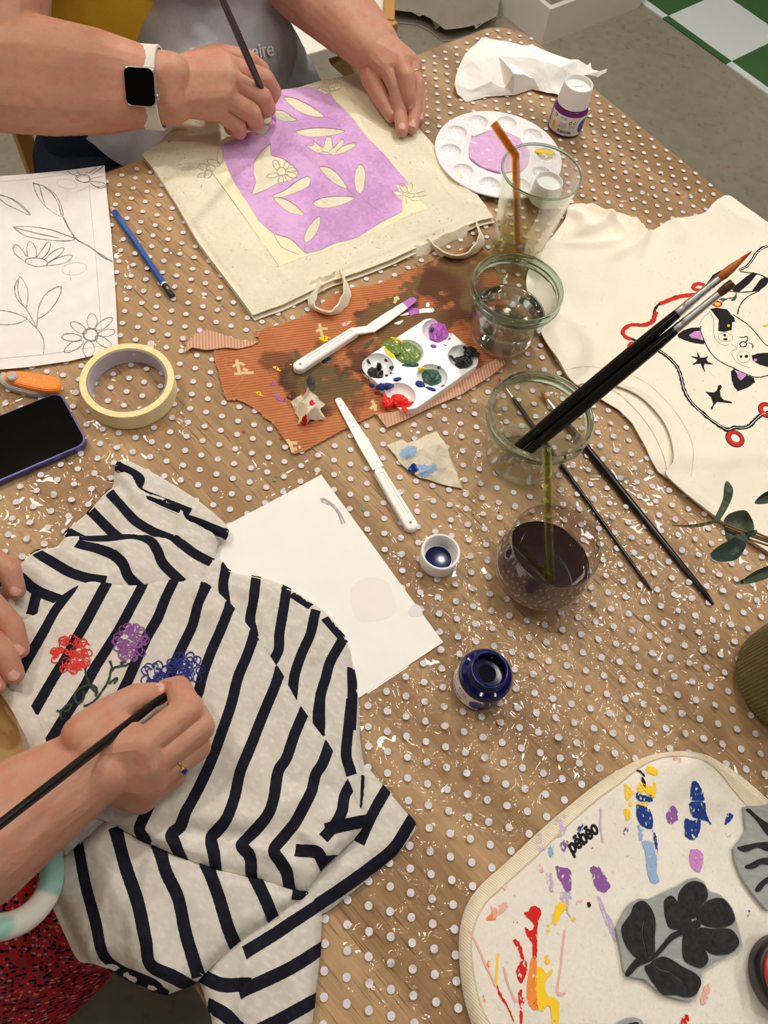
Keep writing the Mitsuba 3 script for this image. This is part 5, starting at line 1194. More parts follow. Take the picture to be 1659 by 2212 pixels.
# ================================================================ glass
mat('clear_wall', {'type': 'thindielectric', 'int_ior': 1.5, 'specular_transmittance': rgb((0.945, 0.965, 0.945))}, False)
mat('thick_glass', {'type': 'dielectric', 'int_ior': 1.5, 'specular_transmittance': rgb((0.74, 0.84, 0.78))}, False)
mat('amber_glass', {'type': 'thindielectric', 'int_ior': 1.5, 'specular_transmittance': rgb((0.80, 0.58, 0.17))}, False)
mat('green_tube', {'type': 'thindielectric', 'int_ior': 1.5, 'specular_transmittance': rgb((0.80, 0.82, 0.52))}, False)
mat('lilac_glass', {'type': 'thindielectric', 'int_ior': 1.5, 'specular_transmittance': rgb((0.90, 0.84, 0.84))}, False)
mat('water_liquid', {'type': 'dielectric', 'int_ior': 1.33}, False)
mat('lemonade_liquid', {'type': 'thindielectric', 'int_ior': 1.33, 'specular_transmittance': rgb((0.93, 0.89, 0.68))}, False)
prin('dark_drink_liquid', S(30, 10, 8), 0.08, specular=0.5)
prin('drink_edge', S(110, 46, 20), 0.2, specular=0.3)


def jar(key, rim_px, h, s=1.0, base=0.032):
    c = at(*rim_px, h); c[2] = TZ + 0.0012
    add(key + '__wall', lathe(round_profile([(0.004, 0.0045), (base - .003, 0.0045), (base + .004, 0.010), (0.0385 * s, 0.028), (0.0440 * s, 0.056), (0.0458 * s, 0.0725)], 0.006, 5), c, seg=72), 'clear_wall', smooth=True)
    add(key + '__inner_wall', lathe(round_profile([(0.004, 0.0055), (base - .005, 0.0055), (base + .002, 0.0115), (0.0365 * s, 0.028), (0.0420 * s, 0.056), (0.0440 * s, 0.0725)], 0.006, 5), c, seg=72, wob=lambda th, h: 1 + 0.006 * np.sin(th * 7 + h * 90)), 'clear_wall', smooth=True)
    add(key + '__rim', lathe(round_profile([(0.0452 * s, h - .0155), (0.0478 * s, h - .0155), (0.0500 * s, h - .0120), (0.0486 * s, h - .0085), (0.0498 * s, h - .006), (0.0496 * s, h - .002), (0.0478 * s, h), (0.0462 * s, h - .001), (0.0456 * s, h - .005), (0.0448 * s, h - .009), (0.0452 * s, h - .0155)], 0.0012, 3), c, seg=96), 'thick_glass', smooth=True, label='thick rounded glass rim')
    add(key + '__foot', lathe(round_profile([(0, 0.0030), (base - .006, 0.0026), (base - .002, 0.0), (base + .002, 0.0016), (base + .0035, 0.0065), (base + .001, 0.0055), (base - .004, 0.0040), (0, 0.0042)], 0.001, 3), c, seg=72), 'clear_wall', smooth=True, label='thick glass bottom')
    return c


c1 = jar('water_jar', (1119, 618), 0.083)
tag('water_jar', 'round clear glass jar half filled with water at the top of the palette', 'jar')
_wl = lathe(round_profile([(0.0, 0.0048), (0.0285, 0.0050), (0.0352, 0.0105), (0.0380, 0.028), (0.0412, 0.0415), (0, 0.0415)], 0.003, 4), c1, seg=64)
add('water__body', _wl, 'water_liquid', smooth=30)
add('water__meniscus', lathe([(0.0396 + 0.0007 * math.cos(a), 0.0418 + 0.0007 * math.sin(a)) for a in np.linspace(0, 2 * math.pi, 9)], c1, seg=96), 'thick_glass', smooth=True, label='bright ring at the waterline')
tag('water', 'clear water standing in the glass jar above the palette', 'water')
c2 = jar('brush_jar', (1170, 892), 0.085, 1.04, 0.034)
tag('brush_jar', 'empty clear glass jar holding two long brushes', 'jar')
# tall tumbler with pale drink and amber straw
_ct = at(1171, 369, 0.125); _ct[2] = TZ + 0.0012


def facet(th, h):
    k = np.clip((0.088 - h) / 0.02, 0, 1) * np.clip((h - 0.004) / 0.01, 0, 1)
    return 1 - 0.055 * k * np.abs(np.sin(th * 4.5)) ** 0.7


_pf = [(0.004, 0.006), (0.027, 0.006)] + [(0.0295 + 0.0143 * (t / 24) ** 1.15, 0.008 + 0.115 * t / 24) for t in range(25)]
add('tumbler__wall', lathe(_pf, _ct, seg=144, wob=facet), 'clear_wall', smooth=40)
add('tumbler__rim', lathe([(0.0436 + 0.0015 * math.cos(a), 0.1235 + 0.0016 * math.sin(a)) for a in np.linspace(0, 2 * math.pi, 13)], _ct, seg=96), 'thick_glass', smooth=True, label='rounded rim')
add('tumbler__foot', lathe(round_profile([(0, 0.001), (0.024, 0.0), (0.029, 0.002), (0.0305, 0.008), (0.026, 0.0072), (0, 0.006)], 0.001, 3), _ct, seg=72), 'clear_wall', smooth=True)
add('tumbler__inner_wall', lathe([(0.004, 0.0085), (0.0245, 0.0085)] + [(0.0272 + 0.0143 * (t / 24) ** 1.15, 0.0105 + 0.112 * t / 24) for t in range(25)], _ct, seg=72), 'clear_wall', smooth=40)
tag('tumbler', 'tall faceted clear glass tumbler with an amber straw', 'glass')
add('lemonade__body', lathe([(0, 0.0066), (0.0262, 0.0066), (0.0285, 0.012), (0.0302, 0.022), (0.0312, 0.032), (0, 0.032)], _ct, seg=64), 'lemonade_liquid', smooth=30)
tag('lemonade', 'last of a pale yellow drink in the bottom of the tall tumbler', 'drink')


def glass_tube(pts, r, sides=20):
    p = np.asarray(pts)
    o, i = tube(p, r, sides, False), tube(p, r * 0.68, sides, False)
    n = len(o.vertices); k = np.arange(sides); e = n - sides + k
    cap = np.vstack([np.c_[k, (k + 1) % sides + n, (k + 1) % sides], np.c_[k, k + n, (k + 1) % sides + n]])
    j = n - sides
    cap2 = cap + j
    return trimesh.Trimesh(np.vstack([o.vertices, i.vertices]), np.vstack([o.faces, i.faces[:, ::-1] + n, cap, cap2[:, ::-1]]), process=False)


_b = _ct + np.array([0.004, -0.008, 0.012])
_k0, _k1 = at(1113, 336, 0.152), at(1066, 266, 0.172)
add('amber_straw', glass_tube(np.vstack([np.linspace(_b, _k0 + (_b - _k0) * 0.06, 12), spline([_k0 + (_b - _k0) * 0.06, _k0, _k0 + (_k1 - _k0) * 0.22], 5)[1:], np.linspace(_k0 + (_k1 - _k0) * 0.25, _k1, 5)]), 0.0042), 'amber_glass', smooth=50)
tag('amber_straw', 'bent amber glass straw standing in the tall tumbler', 'straw')
# squat glass with the dark drink, green straw
_cd = at(1200, 1178, 0.075); _cd[2] = TZ + 0.0012
add('drink_glass__wall', lathe(round_profile([(0.003, 0.003), (0.022, 0.003), (0.034, 0.008), (0.0425, 0.020), (0.0455, 0.034), (0.0450, 0.048), (0.0425, 0.062), (0.0400, 0.075)], 0.006, 5), _cd, seg=96), 'lilac_glass', smooth=True)
add('drink_glass__rim', lathe([(0.0400 + 0.0006 * math.cos(a), 0.0752 + 0.0007 * math.sin(a)) for a in np.linspace(0, 2 * math.pi, 9)], _cd, seg=96), 'thick_glass', smooth=True)
tag('drink_glass', 'squat rounded glass of dark red-brown drink', 'glass')
add('dark_drink__surface', lathe([(0, 0.0330), (0.0425, 0.0330), (0.0440, 0.0336)], _cd, seg=64), 'dark_drink_liquid', smooth=True)
add('dark_drink__body', lathe(round_profile([(0, 0.0034), (0.0215, 0.0036), (0.0335, 0.0088), (0.0418, 0.0205), (0.0444, 0.0325), (0.0, 0.0328)], 0.004, 4), _cd, seg=64), 'drink_edge', smooth=40, label='reddish brown sides of the drink')
tag('dark_drink', 'dark red-brown drink half filling the squat glass', 'drink')
_g0, _g1 = at(1187, 1250, 0.0345), at(1181, 968, 0.118)
_g0 = _g0 + (_g0 - _g1) / np.linalg.norm(_g0 - _g1) * 0.012
add('green_straw', glass_tube(np.linspace(_g0, _g1, 14), 0.0040), 'green_tube', smooth=50)
tag('green_straw', 'straight olive green glass straw in the dark drink', 'straw')


# ================================================================ brushes
def brush(key, tip, end, rmax, ferr, brl, bristle, label, flat=False, tipcol=None, prof=None, off=np.zeros(3)):
    """tip and end in the world; lengths of ferrule and bristle"""
    tip, end = tip + off, end + off
    d = (end - tip); L = np.linalg.norm(d); d /= L
    P = lambda s: tip + d * s
    hs = np.linspace(brl + ferr, L, 26); u = (hs - hs[0]) / (hs[-1] - hs[0])
    r = rmax * np.interp(u, [0, 0.12, 0.3, 0.6, 0.9, 0.985, 1.0], prof or [0.74, 0.94, 1.0, 0.9, 0.74, 0.66, 0.35])
    add(key + '__handle', tube([P(s) for s in hs], r, 20), 'black_lacquer', smooth=50, label='black lacquered handle')
    rf = rmax * 0.74
    fs = np.array([brl - 0.001, brl + ferr * .3, brl + ferr * 0.72, brl + ferr * 0.76, brl + ferr * 0.80, brl + ferr * 0.86, brl + ferr * 0.90, brl + ferr])
    add(key + '__ferrule', tube([P(s) for s in fs], rf * np.array([.78, .86, .97, 1.05, .97, .97, 1.05, 1.02]), 20), 'silver', smooth=50, label='silver ferrule')
    bs = np.linspace(0, brl, 14); ub = bs / brl
    rb = rf * (np.interp(ub, [0, .08, .5, 1], [0.75, .85, .95, .8]) if flat else np.interp(ub, [0, 0.25, .6, .85, 1], [0.04, .35, .85, .98, .8]))
    add(key + '__bristles', tube([P(s) for s in bs], rb, 16), bristle, smooth=50, label='bristles')
    if tipcol:
        k = bs <= brl * 0.36
        add(key + '__bristles__painted_tip', tube([P(s) for s in bs[k]], rb[k] * 1.06 + 0.0001, 16), tipcol, smooth=50)
    tag(key, label, 'paintbrush')


_A0, _B0 = at(1087, 1006, .0065), at(1270, 854, .0905)
_dd = (_B0 - _A0) / np.linalg.norm(_B0 - _A0)
_view = (_A0 + _dd * .2 - EYE); _sd = np.cross(_dd, _view); _sd /= np.linalg.norm(_sd)
if (_sd @ UPV) < 0:
    _sd = -_sd
brush('paintbrush', _A0 + _dd * 0.293, _A0 + _dd * 0.002, 0.0058, 0.043, 0.032, 'bristle_amber', 'long black paintbrush with a red-tipped pointed amber head, upper of two in the jar', tipcol='dry_red', off=_sd * 0.0052, prof=[0.74, 0.92, 1.0, 1.0, .82, .72, .3])
brush('paintbrush_001', _A0 + _dd * 0.266, _A0 + _dd * 0.004, 0.0058, 0.045, 0.014, 'bristle_dark', 'long black paintbrush with a short dark flat head, lower of two in the jar', flat=True, off=-_sd * 0.0052 + np.array([0, 0, .001]), prof=[0.74, 0.92, 1.0, 1.0, .82, .72, .3])
brush('paintbrush_002', at(1168, 846, .0045), at(1541, 1306, .003), 0.0042, 0.020, 0.012, 'bristle_amber', 'thick black paintbrush lying on the table right of the jar and dark drink')
brush('paintbrush_003', at(1076, 815, .003), at(1407, 1276, .0025), 0.0025, 0.020, 0.010, 'dry_red', 'thin black paintbrush lying close behind the dark drink glass')

# ================================================================ bottles, cap, round palette
mat('bottle_clear', {'type': 'thindielectric', 'int_ior': 1.5}, False)
prin('bottle_purple', S(104, 42, 104), 0.12, specular=0.45)
prin('bottle_blue', S(8, 18, 74), 0.12, specular=0.45)
prin('deep_blue', S(3, 5, 26), 0.1, specular=0.2)
prin('label_white', S(226, 222, 218), 0.45); prin('label_blue', S(40, 66, 140), 0.4); prin('label_yellow', S(226, 176, 50), 0.45); prin('label_grey', S(150, 148, 148), 0.5); prin('label_orange', S(220, 150, 120), 0.45)


def on_cyl(mesh, c, r, ang, z):
    """wraps a flat mesh (x along the arc, y up) round an upright cylinder, centred on the angle"""
    v = mesh.vertices; a = ang + v[:, 0] / r
    rr = r + v[:, 2]
    return trimesh.Trimesh(np.c_[c[0] + rr * np.cos(a), c[1] + rr * np.sin(a), c[2] + z + v[:, 1]], mesh.faces, process=False)


def flat_rect(x0, y0, x1, y1, n=12, lift=0.0):
    x = np.linspace(x0, x1, n + 1); v = np.vstack([np.c_[x, x * 0 + y0, x * 0 + lift], np.c_[x, x * 0 + y1, x * 0 + lift]]); i = np.arange(n)
    return trimesh.Trimesh(v, np.vstack([np.c_[i, i + 1, i + n + 2], np.c_[i, i + n + 2, i + n + 1]]), process=False)


def poly_flat(poly, lift, res=0.0012):
    p, t, _ = grid_tri(poly, res); return trimesh.Trimesh(np.c_[p, np.full(len(p), lift)], t, process=False)


def bottle(key, c, body, face, seed):
    R = 0.0236
    add(key + '__body', lathe(round_profile([(0, 0), (R - .002, 0), (R, 0.002), (R, 0.031), (R - .0022, 0.0355), (0.0172, 0.0375), (0.0165, 0.0395), (0.0172, 0.0402), (0.0165, 0.041), (0.0165, 0.0425), (0.0172, 0.0432), (0.0162, 0.044), (0.0162, 0.0475), (0.0150, 0.0478), (0.0137, 0.0470), (0.0137, 0.036), (0.0, 0.0352)], 0.0007, 3), c, seg=72), body, smooth=35)
    a = face
    L = lambda m: on_cyl(m, c, R + 0.0002, a, 0)
    add(key + '__label', L(flat_rect(-0.030, 0.0035, 0.026, 0.0305, 30)), 'label_white', smooth=True, label='printed white paper label')
    add(key + '__label__blue_shape', L(poly_flat(Polygon(ellipse(0.0235, 0.016, 0.0075, 0.0105, 0, 24)).intersection(Polygon([(.012, .0035), (.026, .0035), (.026, .0305), (.012, .0305)])), 0.0001)), 'label_blue', smooth=True)
    add(key + '__label__yellow_block', L(flat_rect(-0.0215, 0.0095, -0.0175, 0.019, 4, 0.0001)), 'label_yellow', smooth=True)
    t = meshkit.text_mesh('45 ml', 0.0026, 0.00005, bold=True)
    add(key + '__label__lettering', L(trimesh.Trimesh(t.vertices + [-0.0125, 0.0255, 0.0001], t.faces, process=False)), 'tee_print')
    rg = random.Random(seed); bars = []; x = -0.0115
    while x < 0.0085:
        w = rg.choice([0.0003, 0.0005, 0.0008]); bars.append(flat_rect(x, 0.0062, x + w, 0.0105, 1, 0.0001)); x += w + rg.choice([0.0003, 0.0005, 0.0007])
    add(key + '__label__barcode', L(cat(bars)), 'tee_print', kind='stuff')
    lines = [flat_rect(-0.012, y, -0.0015, y + 0.0006, 5, 0.0001) for y in np.arange(0.0135, 0.0205, 0.0011)] + [flat_rect(0.0018, y, 0.0125, y + 0.0005, 5, 0.0001) for y in np.arange(0.0150, 0.0195, 0.0012)]
    add(key + '__label__small_print', L(cat(lines)), 'label_grey', kind='stuff')
    for x0, r in [(0.0035, 0.0022), (0.0095, 0.0021), (-0.0195, 0.0024)]:
        ring = Point(x0, 0.0225 if x0 > 0 else 0.0265).buffer(r, quad_segs=6); ring = ring.difference(ring.centroid.buffer(r * 0.6)).difference(Polygon([(x0, 0.0225), (x0 + .004, .0240), (x0 + .004, 0.0212)]))
        add(key + '__label__recycling_mark', L(poly_flat(ring, 0.0001, 0.0006)), 'tee_print')


def cap_mesh(c, up=1, h=0.028, r0=0.0212, r1=0.0192):
    ridge = lambda th, z: 1 + (0.010 * np.abs(np.sin(th * 42)) if 0.0015 < z < h - 0.0015 else 0 * th)
    return ridge


cp = at(1250, 183, 0.063); cp[2] = TZ + 0.0012
_fa = math.atan2(EYE[1] - cp[1], EYE[0] - cp[0]) + 0.12
bottle('purple_paint_bottle', cp, 'bottle_purple', _fa, 3)
ridge = lambda th, z: 1 + (0.010 * np.abs(np.sin(th * 42)) if 0.0385 < z < 0.0635 else 0 * th)
add('purple_paint_bottle__cap', lathe([(0, 0.0372), (0.0205, 0.0372), (0.0212, 0.0378), (0.0211, 0.0395)] + [(0.0210 - 0.0018 * t / 6, 0.0396 + 0.0238 * t / 6) for t in range(7)] + [(0.0190, 0.0640), (0.0184, 0.0645), (0.0176, 0.0640), (0.0172, 0.0585), (0, 0.0585)], cp, seg=252, wob=ridge), 'cap_white', smooth=25, label='white ridged cap with a recessed top')
_m = meshkit.text_mesh('1309 AP7', 0.0022, 0.0001)
_vx = np.array([math.cos(_fa + 2.0), math.sin(_fa + 2.0), 0])
add('purple_paint_bottle__cap__stamped_code', placed(_m, basis(cp + np.array([0, 0, 0.0586]) - _vx * 0.006, _vx, np.cross([0, 0, 1], _vx), [0, 0, 1])), 'tee_print')
tag('purple_paint_bottle', 'small purple paint bottle with a white cap in front of the crumpled tissue', 'paint bottle')
cb = at(1058, 1447, 0.048); cb[2] = TZ + 0.0012
bottle('blue_paint_bottle', cb, 'bottle_blue', math.atan2(EYE[1] - cb[1], EYE[0] - cb[0]) - 0.55, 4)
add('blue_paint_bottle__paint', lathe([(0, 0.0356), (0.0130, 0.0357), (0.0136, 0.0366), (0.01365, 0.0465)], cb, seg=48), 'deep_blue', smooth=40, label='blue-black inside of the open neck')
tag('blue_paint_bottle', 'small open bottle of dark blue paint beside the blank paper', 'paint bottle')
cc = at(952, 1192, 0.022); cc[2] = TZ + 0.0012
ridge2 = lambda th, z: 1 + (0.009 * np.abs(np.sin(th * 42)) if 0.001 < z < 0.0195 else 0 * th)
_in = [(0.0165, 0.0215)]
for k in range(4):
    z = 0.0195 - k * 0.0032
    _in += [(0.0165, z), (0.0157, z - 0.0007), (0.0157, z - 0.0013), (0.0165, z - 0.002)]
add('bottle_cap__shell', lathe([(0, 0), (0.0172, 0), (0.0176, 0.0006)] + [(0.0177 + 0.0010 * t / 5, 0.0011 + 0.0182 * t / 5) for t in range(6)] + [(0.0188, 0.0198), (0.0186, 0.0214), (0.0178, 0.022)] + _in + [(0.0150, 0.0045), (0.0135, 0.0045), (0.0135, 0.0062), (0.0128, 0.0062), (0.0126, 0.004), (0, 0.004)], cc, seg=252, wob=ridge2), 'cap_white', smooth=25)
add('bottle_cap__blue_paint', lathe([(0, 0.0056), (0.0122, 0.0055), (0.0127, 0.005)], cc, seg=48), 'bottle_blue', smooth=True, label='puddle of dark blue paint')
tag('bottle_cap', 'upturned white bottle cap holding dark blue paint, right of the blank paper', 'bottle cap')

# round palette with ten wells
_pc = at(1077, 331, 0.011)
_prof = round_profile([(0, 0.0025), (0.070, 0.0025), (0.0795, 0.006), (0.0845, 0.0095), (0.0850, 0.0112), (0.0838, 0.0122), (0.080, 0.0118), (0.048, 0.0118), (0.040, 0.0095), (0, 0.0090)], 0.0015, 3)
_d = man(lathe(_prof, (0, 0, 0), seg=96))
_a0 = math.radians(158)
for k in range(10):
    a = _a0 - k * math.radians(36)
    _d = _d - m3.Manifold.sphere(0.0145, 48).scale((1, 1, 0.7)).translate((0.0640 * math.cos(a), 0.0640 * math.sin(a), 0.0150))
prin('palette_china', mikit.proc(lambda p, n, uv: mix(S(234, 230, 232), S(205, 200, 206), smoothstep(.8, .86, noise(p.x * 500, p.y * 500, 0)) * .6)), 0.18, specular=0.5)
add('round_palette__dish', placed(tm(_d), basis([_pc[0], _pc[1], TZ], [1, 0, 0], [0, 1, 0], [0, 0, 1])), 'palette_china', smooth=25)
zl = lambda pts: Z(930, 220, 5.72, pts)
_rp = Cloth(zl([(480, 560), (500, 470), (540, 420), (640, 375), (760, 345), (900, 360), (1010, 400), (1100, 450), (1150, 530), (1220, 600), (1220, 700), (1180, 790), (1110, 850), (1000, 855), (880, 868), (760, 835), (640, 800), (560, 740), (490, 680)]), zf=0.0118, amp=0.003, freq=110, seed=41)
add('round_palette__lilac_paint', _rp.mesh(0.0016, 0.002), 'wet_lilac', smooth=60, label='pool of lilac paint in the middle')
_wr = Cloth(zl([(515, 415), (530, 370), (590, 360), (660, 350), (680, 365), (610, 395), (560, 415)]), zf=0.0135, amp=0.002, freq=150, seed=42)
add('round_palette__white_paint', _wr.mesh(0.0015, 0.0015), 'wet_white', smooth=60)
_yr = Cloth(zl([(1290, 595), (1340, 582), (1440, 600), (1520, 622), (1510, 645), (1440, 640), (1360, 622), (1300, 618)]), zf=0.0128, amp=0.001, freq=150, seed=43)
add('round_palette__yellow_paint', _yr.mesh(0.0015, 0.0012), 'wet_yellow', smooth=60)
tag('round_palette', 'round white ten-well palette with lilac paint behind the tall tumbler', 'palette')
cw = at(1190, 383, 0.045); cw[2] = TZ + 0.0125
ridge3 = lambda th, z: 1 + (0.010 * np.abs(np.sin(th * 42)) if 0.0015 < z < 0.0265 else 0 * th)
add('spare_bottle_cap__shell', lathe([(0, 0), (0.0185, 0), (0.0190, .0008)] + [(0.0190 - 0.0016 * t / 6, 0.0016 + 0.0248 * t / 6) for t in range(7)] + [(0.0172, 0.0274), (0.0167, 0.028), (0.0160, 0.0275), (0.0157, 0.0225), (0, 0.0225)], cw, seg=252, wob=ridge3), 'cap_white', smooth=25)
tag('spare_bottle_cap', 'white ridged bottle cap on the round palette, seen through the tall tumbler', 'bottle cap')

# ================================================================ eucalyptus in a ribbed green vase (right edge)
prin('vase_green', S(96, 92, 44), 0.1, specular=1.0)
prin('leaf_green', mikit.proc(lambda p, n, uv: mix(S(46, 58, 40), S(70, 84, 62), fbm(p.x * 120, p.y * 120, p.z * 120, 3))), 0.5, specular=0.35)
prin('leaf_dark', mikit.proc(lambda p, n, uv: mix(S(24, 42, 33), S(38, 60, 47), fbm(p.x * 120, p.y * 120, p.z * 120, 3))), 0.4, specular=0.4)
prin('stem_brown', S(112, 86, 40), 0.6)
_vc = at(1693, 1478, 0); _vc[2] = TZ + 0.0012
vr = lambda th, h: 1 + 0.014 * np.sin(th * 96)
add('vase__wall', lathe(round_profile([(0.002, 0.004), (0.046, 0.004), (0.0505, 0.008), (0.0520, 0.03), (0.0515, 0.08), (0.049, 0.12), (0.047, 0.14)], 0.004, 4), _vc, seg=768, wob=vr), 'vase_green', smooth=True)
add('vase__inner_wall', lathe(round_profile([(0.002, 0.0055), (0.044, 0.0055), (0.0485, 0.0095), (0.0500, 0.03), (0.0495, 0.08), (0.047, 0.12), (0.045, 0.14)], 0.004, 4), _vc, seg=156), 'vase_green', smooth=True)
tag('vase', 'ribbed olive green glass vase at the right edge', 'vase')


def leaf(key, pts, zoom, zc, col, bend=0.006):
    """leaf traced as an outline, heights (root, tip), arched across its middle"""
    q = spline(zoom(pts), 4, True); n = len(q)
    c = q.mean(0); ax = np.linalg.svd(q - c)[2][0]
    s = (q - c) @ ax; s = (s - s.min()) / (np.ptp(s) + 1e-9)
    zz = zc[0] + (zc[1] - zc[0]) * s
    w = np.array([at(x, y, z) for (x, y), z in zip(q, zz)])
    # middle line raised points
    order = np.argsort(s)
    inner = []
    for t in np.linspace(0.12, 0.88, 7):
        k = np.argsort(np.abs(s - t))[:6]; m = q[k].mean(0); inner.append(at(m[0], m[1], zc[0] + (zc[1] - zc[0]) * t - bend * math.sin(t * math.pi)))
    v = np.vstack([w, inner]); u, _, vt = np.linalg.svd(v - v.mean(0), full_matrices=False)
    fl = (v - v.mean(0)) @ vt[:2].T
    tri = Delaunay(fl).simplices; pl = Polygon(fl[:n]).buffer(1e-5)
    tri = tri[shapely.contains_xy(pl, *fl[tri].mean(1).T)]
    m = trimesh.Trimesh(v, tri, process=False)
    a = m.triangles; nn = np.cross(a[:, 1] - a[:, 0], a[:, 2] - a[:, 0]); f = m.faces.copy(); f[nn[:, 2] < 0] = f[nn[:, 2] < 0][:, ::-1]
    m = trimesh.Trimesh(v, f, process=False).subdivide()
    th = 0.0004
    b = m.vertices - [0, 0, th]; k = len(m.vertices)
    m = trimesh.Trimesh(np.vstack([m.vertices, b]), np.vstack([m.faces, m.faces[:, ::-1] + k]), process=False)
    add(key, m, col, smooth=60)


zv = lambda pts: Z(1400, 1020, 3.687, pts)
leaf('eucalyptus__leaf', [(625, 70), (670, 115), (675, 175), (650, 250), (600, 340), (560, 392), (530, 372), (575, 270), (600, 200), (605, 130)], zv, (.145, .17), 'leaf_green')
leaf('eucalyptus__leaf', [(188, 418), (300, 420), (400, 410), (480, 395), (540, 383), (562, 396), (500, 412), (420, 432), (330, 438), (240, 430)], zv, (.12, .145), 'leaf_green', .001)
leaf('eucalyptus__leaf', [(608, 375), (660, 325), (770, 303), (820, 360), (845, 430), (840, 462), (800, 482), (700, 520), (630, 542), (610, 450)], zv, (.15, .16), 'leaf_green')
leaf('eucalyptus__leaf', [(503, 640), (560, 590), (650, 540), (740, 490), (850, 459), (871, 478), (850, 500), (780, 540), (778, 590), (740, 660), (690, 700), (610, 711), (530, 700), (503, 668)], zv, (.17, .165), 'leaf_dark')
leaf('eucalyptus__leaf', [(850, 240), (890, 190), (955, 150), (1040, 130), (1060, 230), (955, 247), (880, 253)], zv, (.16, .17), 'leaf_green')
leaf('eucalyptus__leaf', [(685, 888), (760, 850), (850, 790), (955, 745), (1040, 720), (1030, 800), (955, 842), (860, 875), (760, 890)], zv, (.16, .17), 'leaf_green')
leaf('eucalyptus__leaf', [(1085, 1088), (1200, 1138), (1300, 1195), (1440, 1290), (1440, 1440), (1340, 1400), (1230, 1300), (1150, 1180)], zv, (.20, .19), 'leaf_dark')
_vt = _vc + np.array([0.0, 0, 0.13])
for q, z in [((560, 392), .15), ((610, 432), .152), ((700, 495), .16), ((850, 478), .165), ((955, 240), .165), ((1000, 770), .165), ((1150, 1130), .195)]:
    a = at(*zv([q])[0], z); m = (a + _vt) / 2 + np.array([0, 0, 0.03])
    add('eucalyptus__stem', tube(spline([a, m, _vt, _vc + np.array([0.0, 0.01, 0.02])], 6), 0.0009, 6), 'stem_brown')
tag('eucalyptus', 'sprigs of grey-green eucalyptus leaves reaching in from the right edge above the tee', 'plant')

# flecks of dried paint on the plastic cover
prin('fleck_teal', S(70, 176, 164), .5); prin('fleck_red', S(190, 70, 44), .6); prin('fleck_yellow', S(206, 170, 60), .6)
for x, y, r, col in [(598, 1029, .0012, 'fleck_teal'), (593, 1037, .0016, 'fleck_teal'), (784, 1100, .0017, 'fleck_teal'), (886, 1642, .0011, 'fleck_teal'), (607, 947, .0015, 'fleck_red'), (527, 932, .0018, 'fleck_red'), (1073, 1413, .0022, 'fleck_yellow'), (1476, 1131, .0014, 'fleck_red'), (1560, 366, .0018, 'fleck_red'), (1077, 1107, .0009, 'tee_print'), (1022, 1112, .0008, 'tee_print')]:
    c_ = at(x, y, .001); c_[2] = TZ + float(film.z(c_[0], c_[1]))
    add('tablecloth__paint_fleck', blob(c_, r, r * .7, .0006, x, int(x), .5), col, smooth=True)
# ================================================================ striped top
sA, sB, sC, sD, sE = [(lambda pts, o=o: Z(o[0], o[1], o[2], pts)) for o in [(0, 980, 3.318), (450, 1480, 3.318), (0, 1800, 1.843), (400, 1000, 2.37), (0, 1430, 3.318)]]
LEDGE = (TC - D1 * TWID)                                      # a point of the left table edge


def droop(x, y):
    """cloth past the table edge sinks"""
    d = -((x - LEDGE[0]) * D1[0] + (y - LEDGE[1]) * D1[1]) - 0.01
    return -0.55 * np.clip(d, 0, None)


def dome(outline, base, rise, w, smooth=True):
    pl = Polygon([at(p[0], p[1], base + rise * .6)[:2] for p in (spline(outline, 4, True) if smooth else outline)]).buffer(0)

    def f(x, y):
        d = shapely.distance(pl.exterior if pl.geom_type == 'Polygon' else pl.boundary, shapely.points(x, y))
        ins = shapely.contains_xy(pl, x, y)
        return base + rise * np.where(ins, np.sqrt(np.clip(1 - (1 - np.clip(d / w, 0, 1)) ** 2, 0, 1)), 0) + droop(x, y)
    return f


SW = 0.0088                                                    # stripe width


def panel(key, outline, base, rise, w, ridges, stripes, width=SW, amp=0.004, freq=22, seed=0, label=None, thick=0.0012, smooth=True):
    c = Cloth(outline, zf=dome(outline, base, rise, w, smooth), amp=amp, freq=freq, seed=seed, ridges=ridges, smooth=smooth)
    add('striped_top__' + key, c.mesh(0.004, thick), 'knit_white', smooth=60, label=label)
    for st in stripes:
        wd = width
        if isinstance(st, dict):
            wd, st = st['w'], st['p']
        st = [tuple(p) for p in st]; e0, e1 = np.array(st[0]) - np.array(st[1]), np.array(st[-1]) - np.array(st[-2])
        st = [tuple(np.array(st[0]) + e0 / np.linalg.norm(e0) * 14)] + st + [tuple(np.array(st[-1]) + e1 / np.linalg.norm(e1) * 14)]
        g = c.line(st, wd).intersection(c.poly.buffer(0.0006))
        if g.is_empty:
            continue
        m = c.patch(rough(g, 0.00012, 5), 0.0005, 0.0028)
        if m is not None:
            add(f'striped_top__{key}__stripe', m, 'knit_navy', smooth=True)
    return c


tag('striped_top', 'off-white knitted top with navy stripes being painted with three round flowers', 'top')
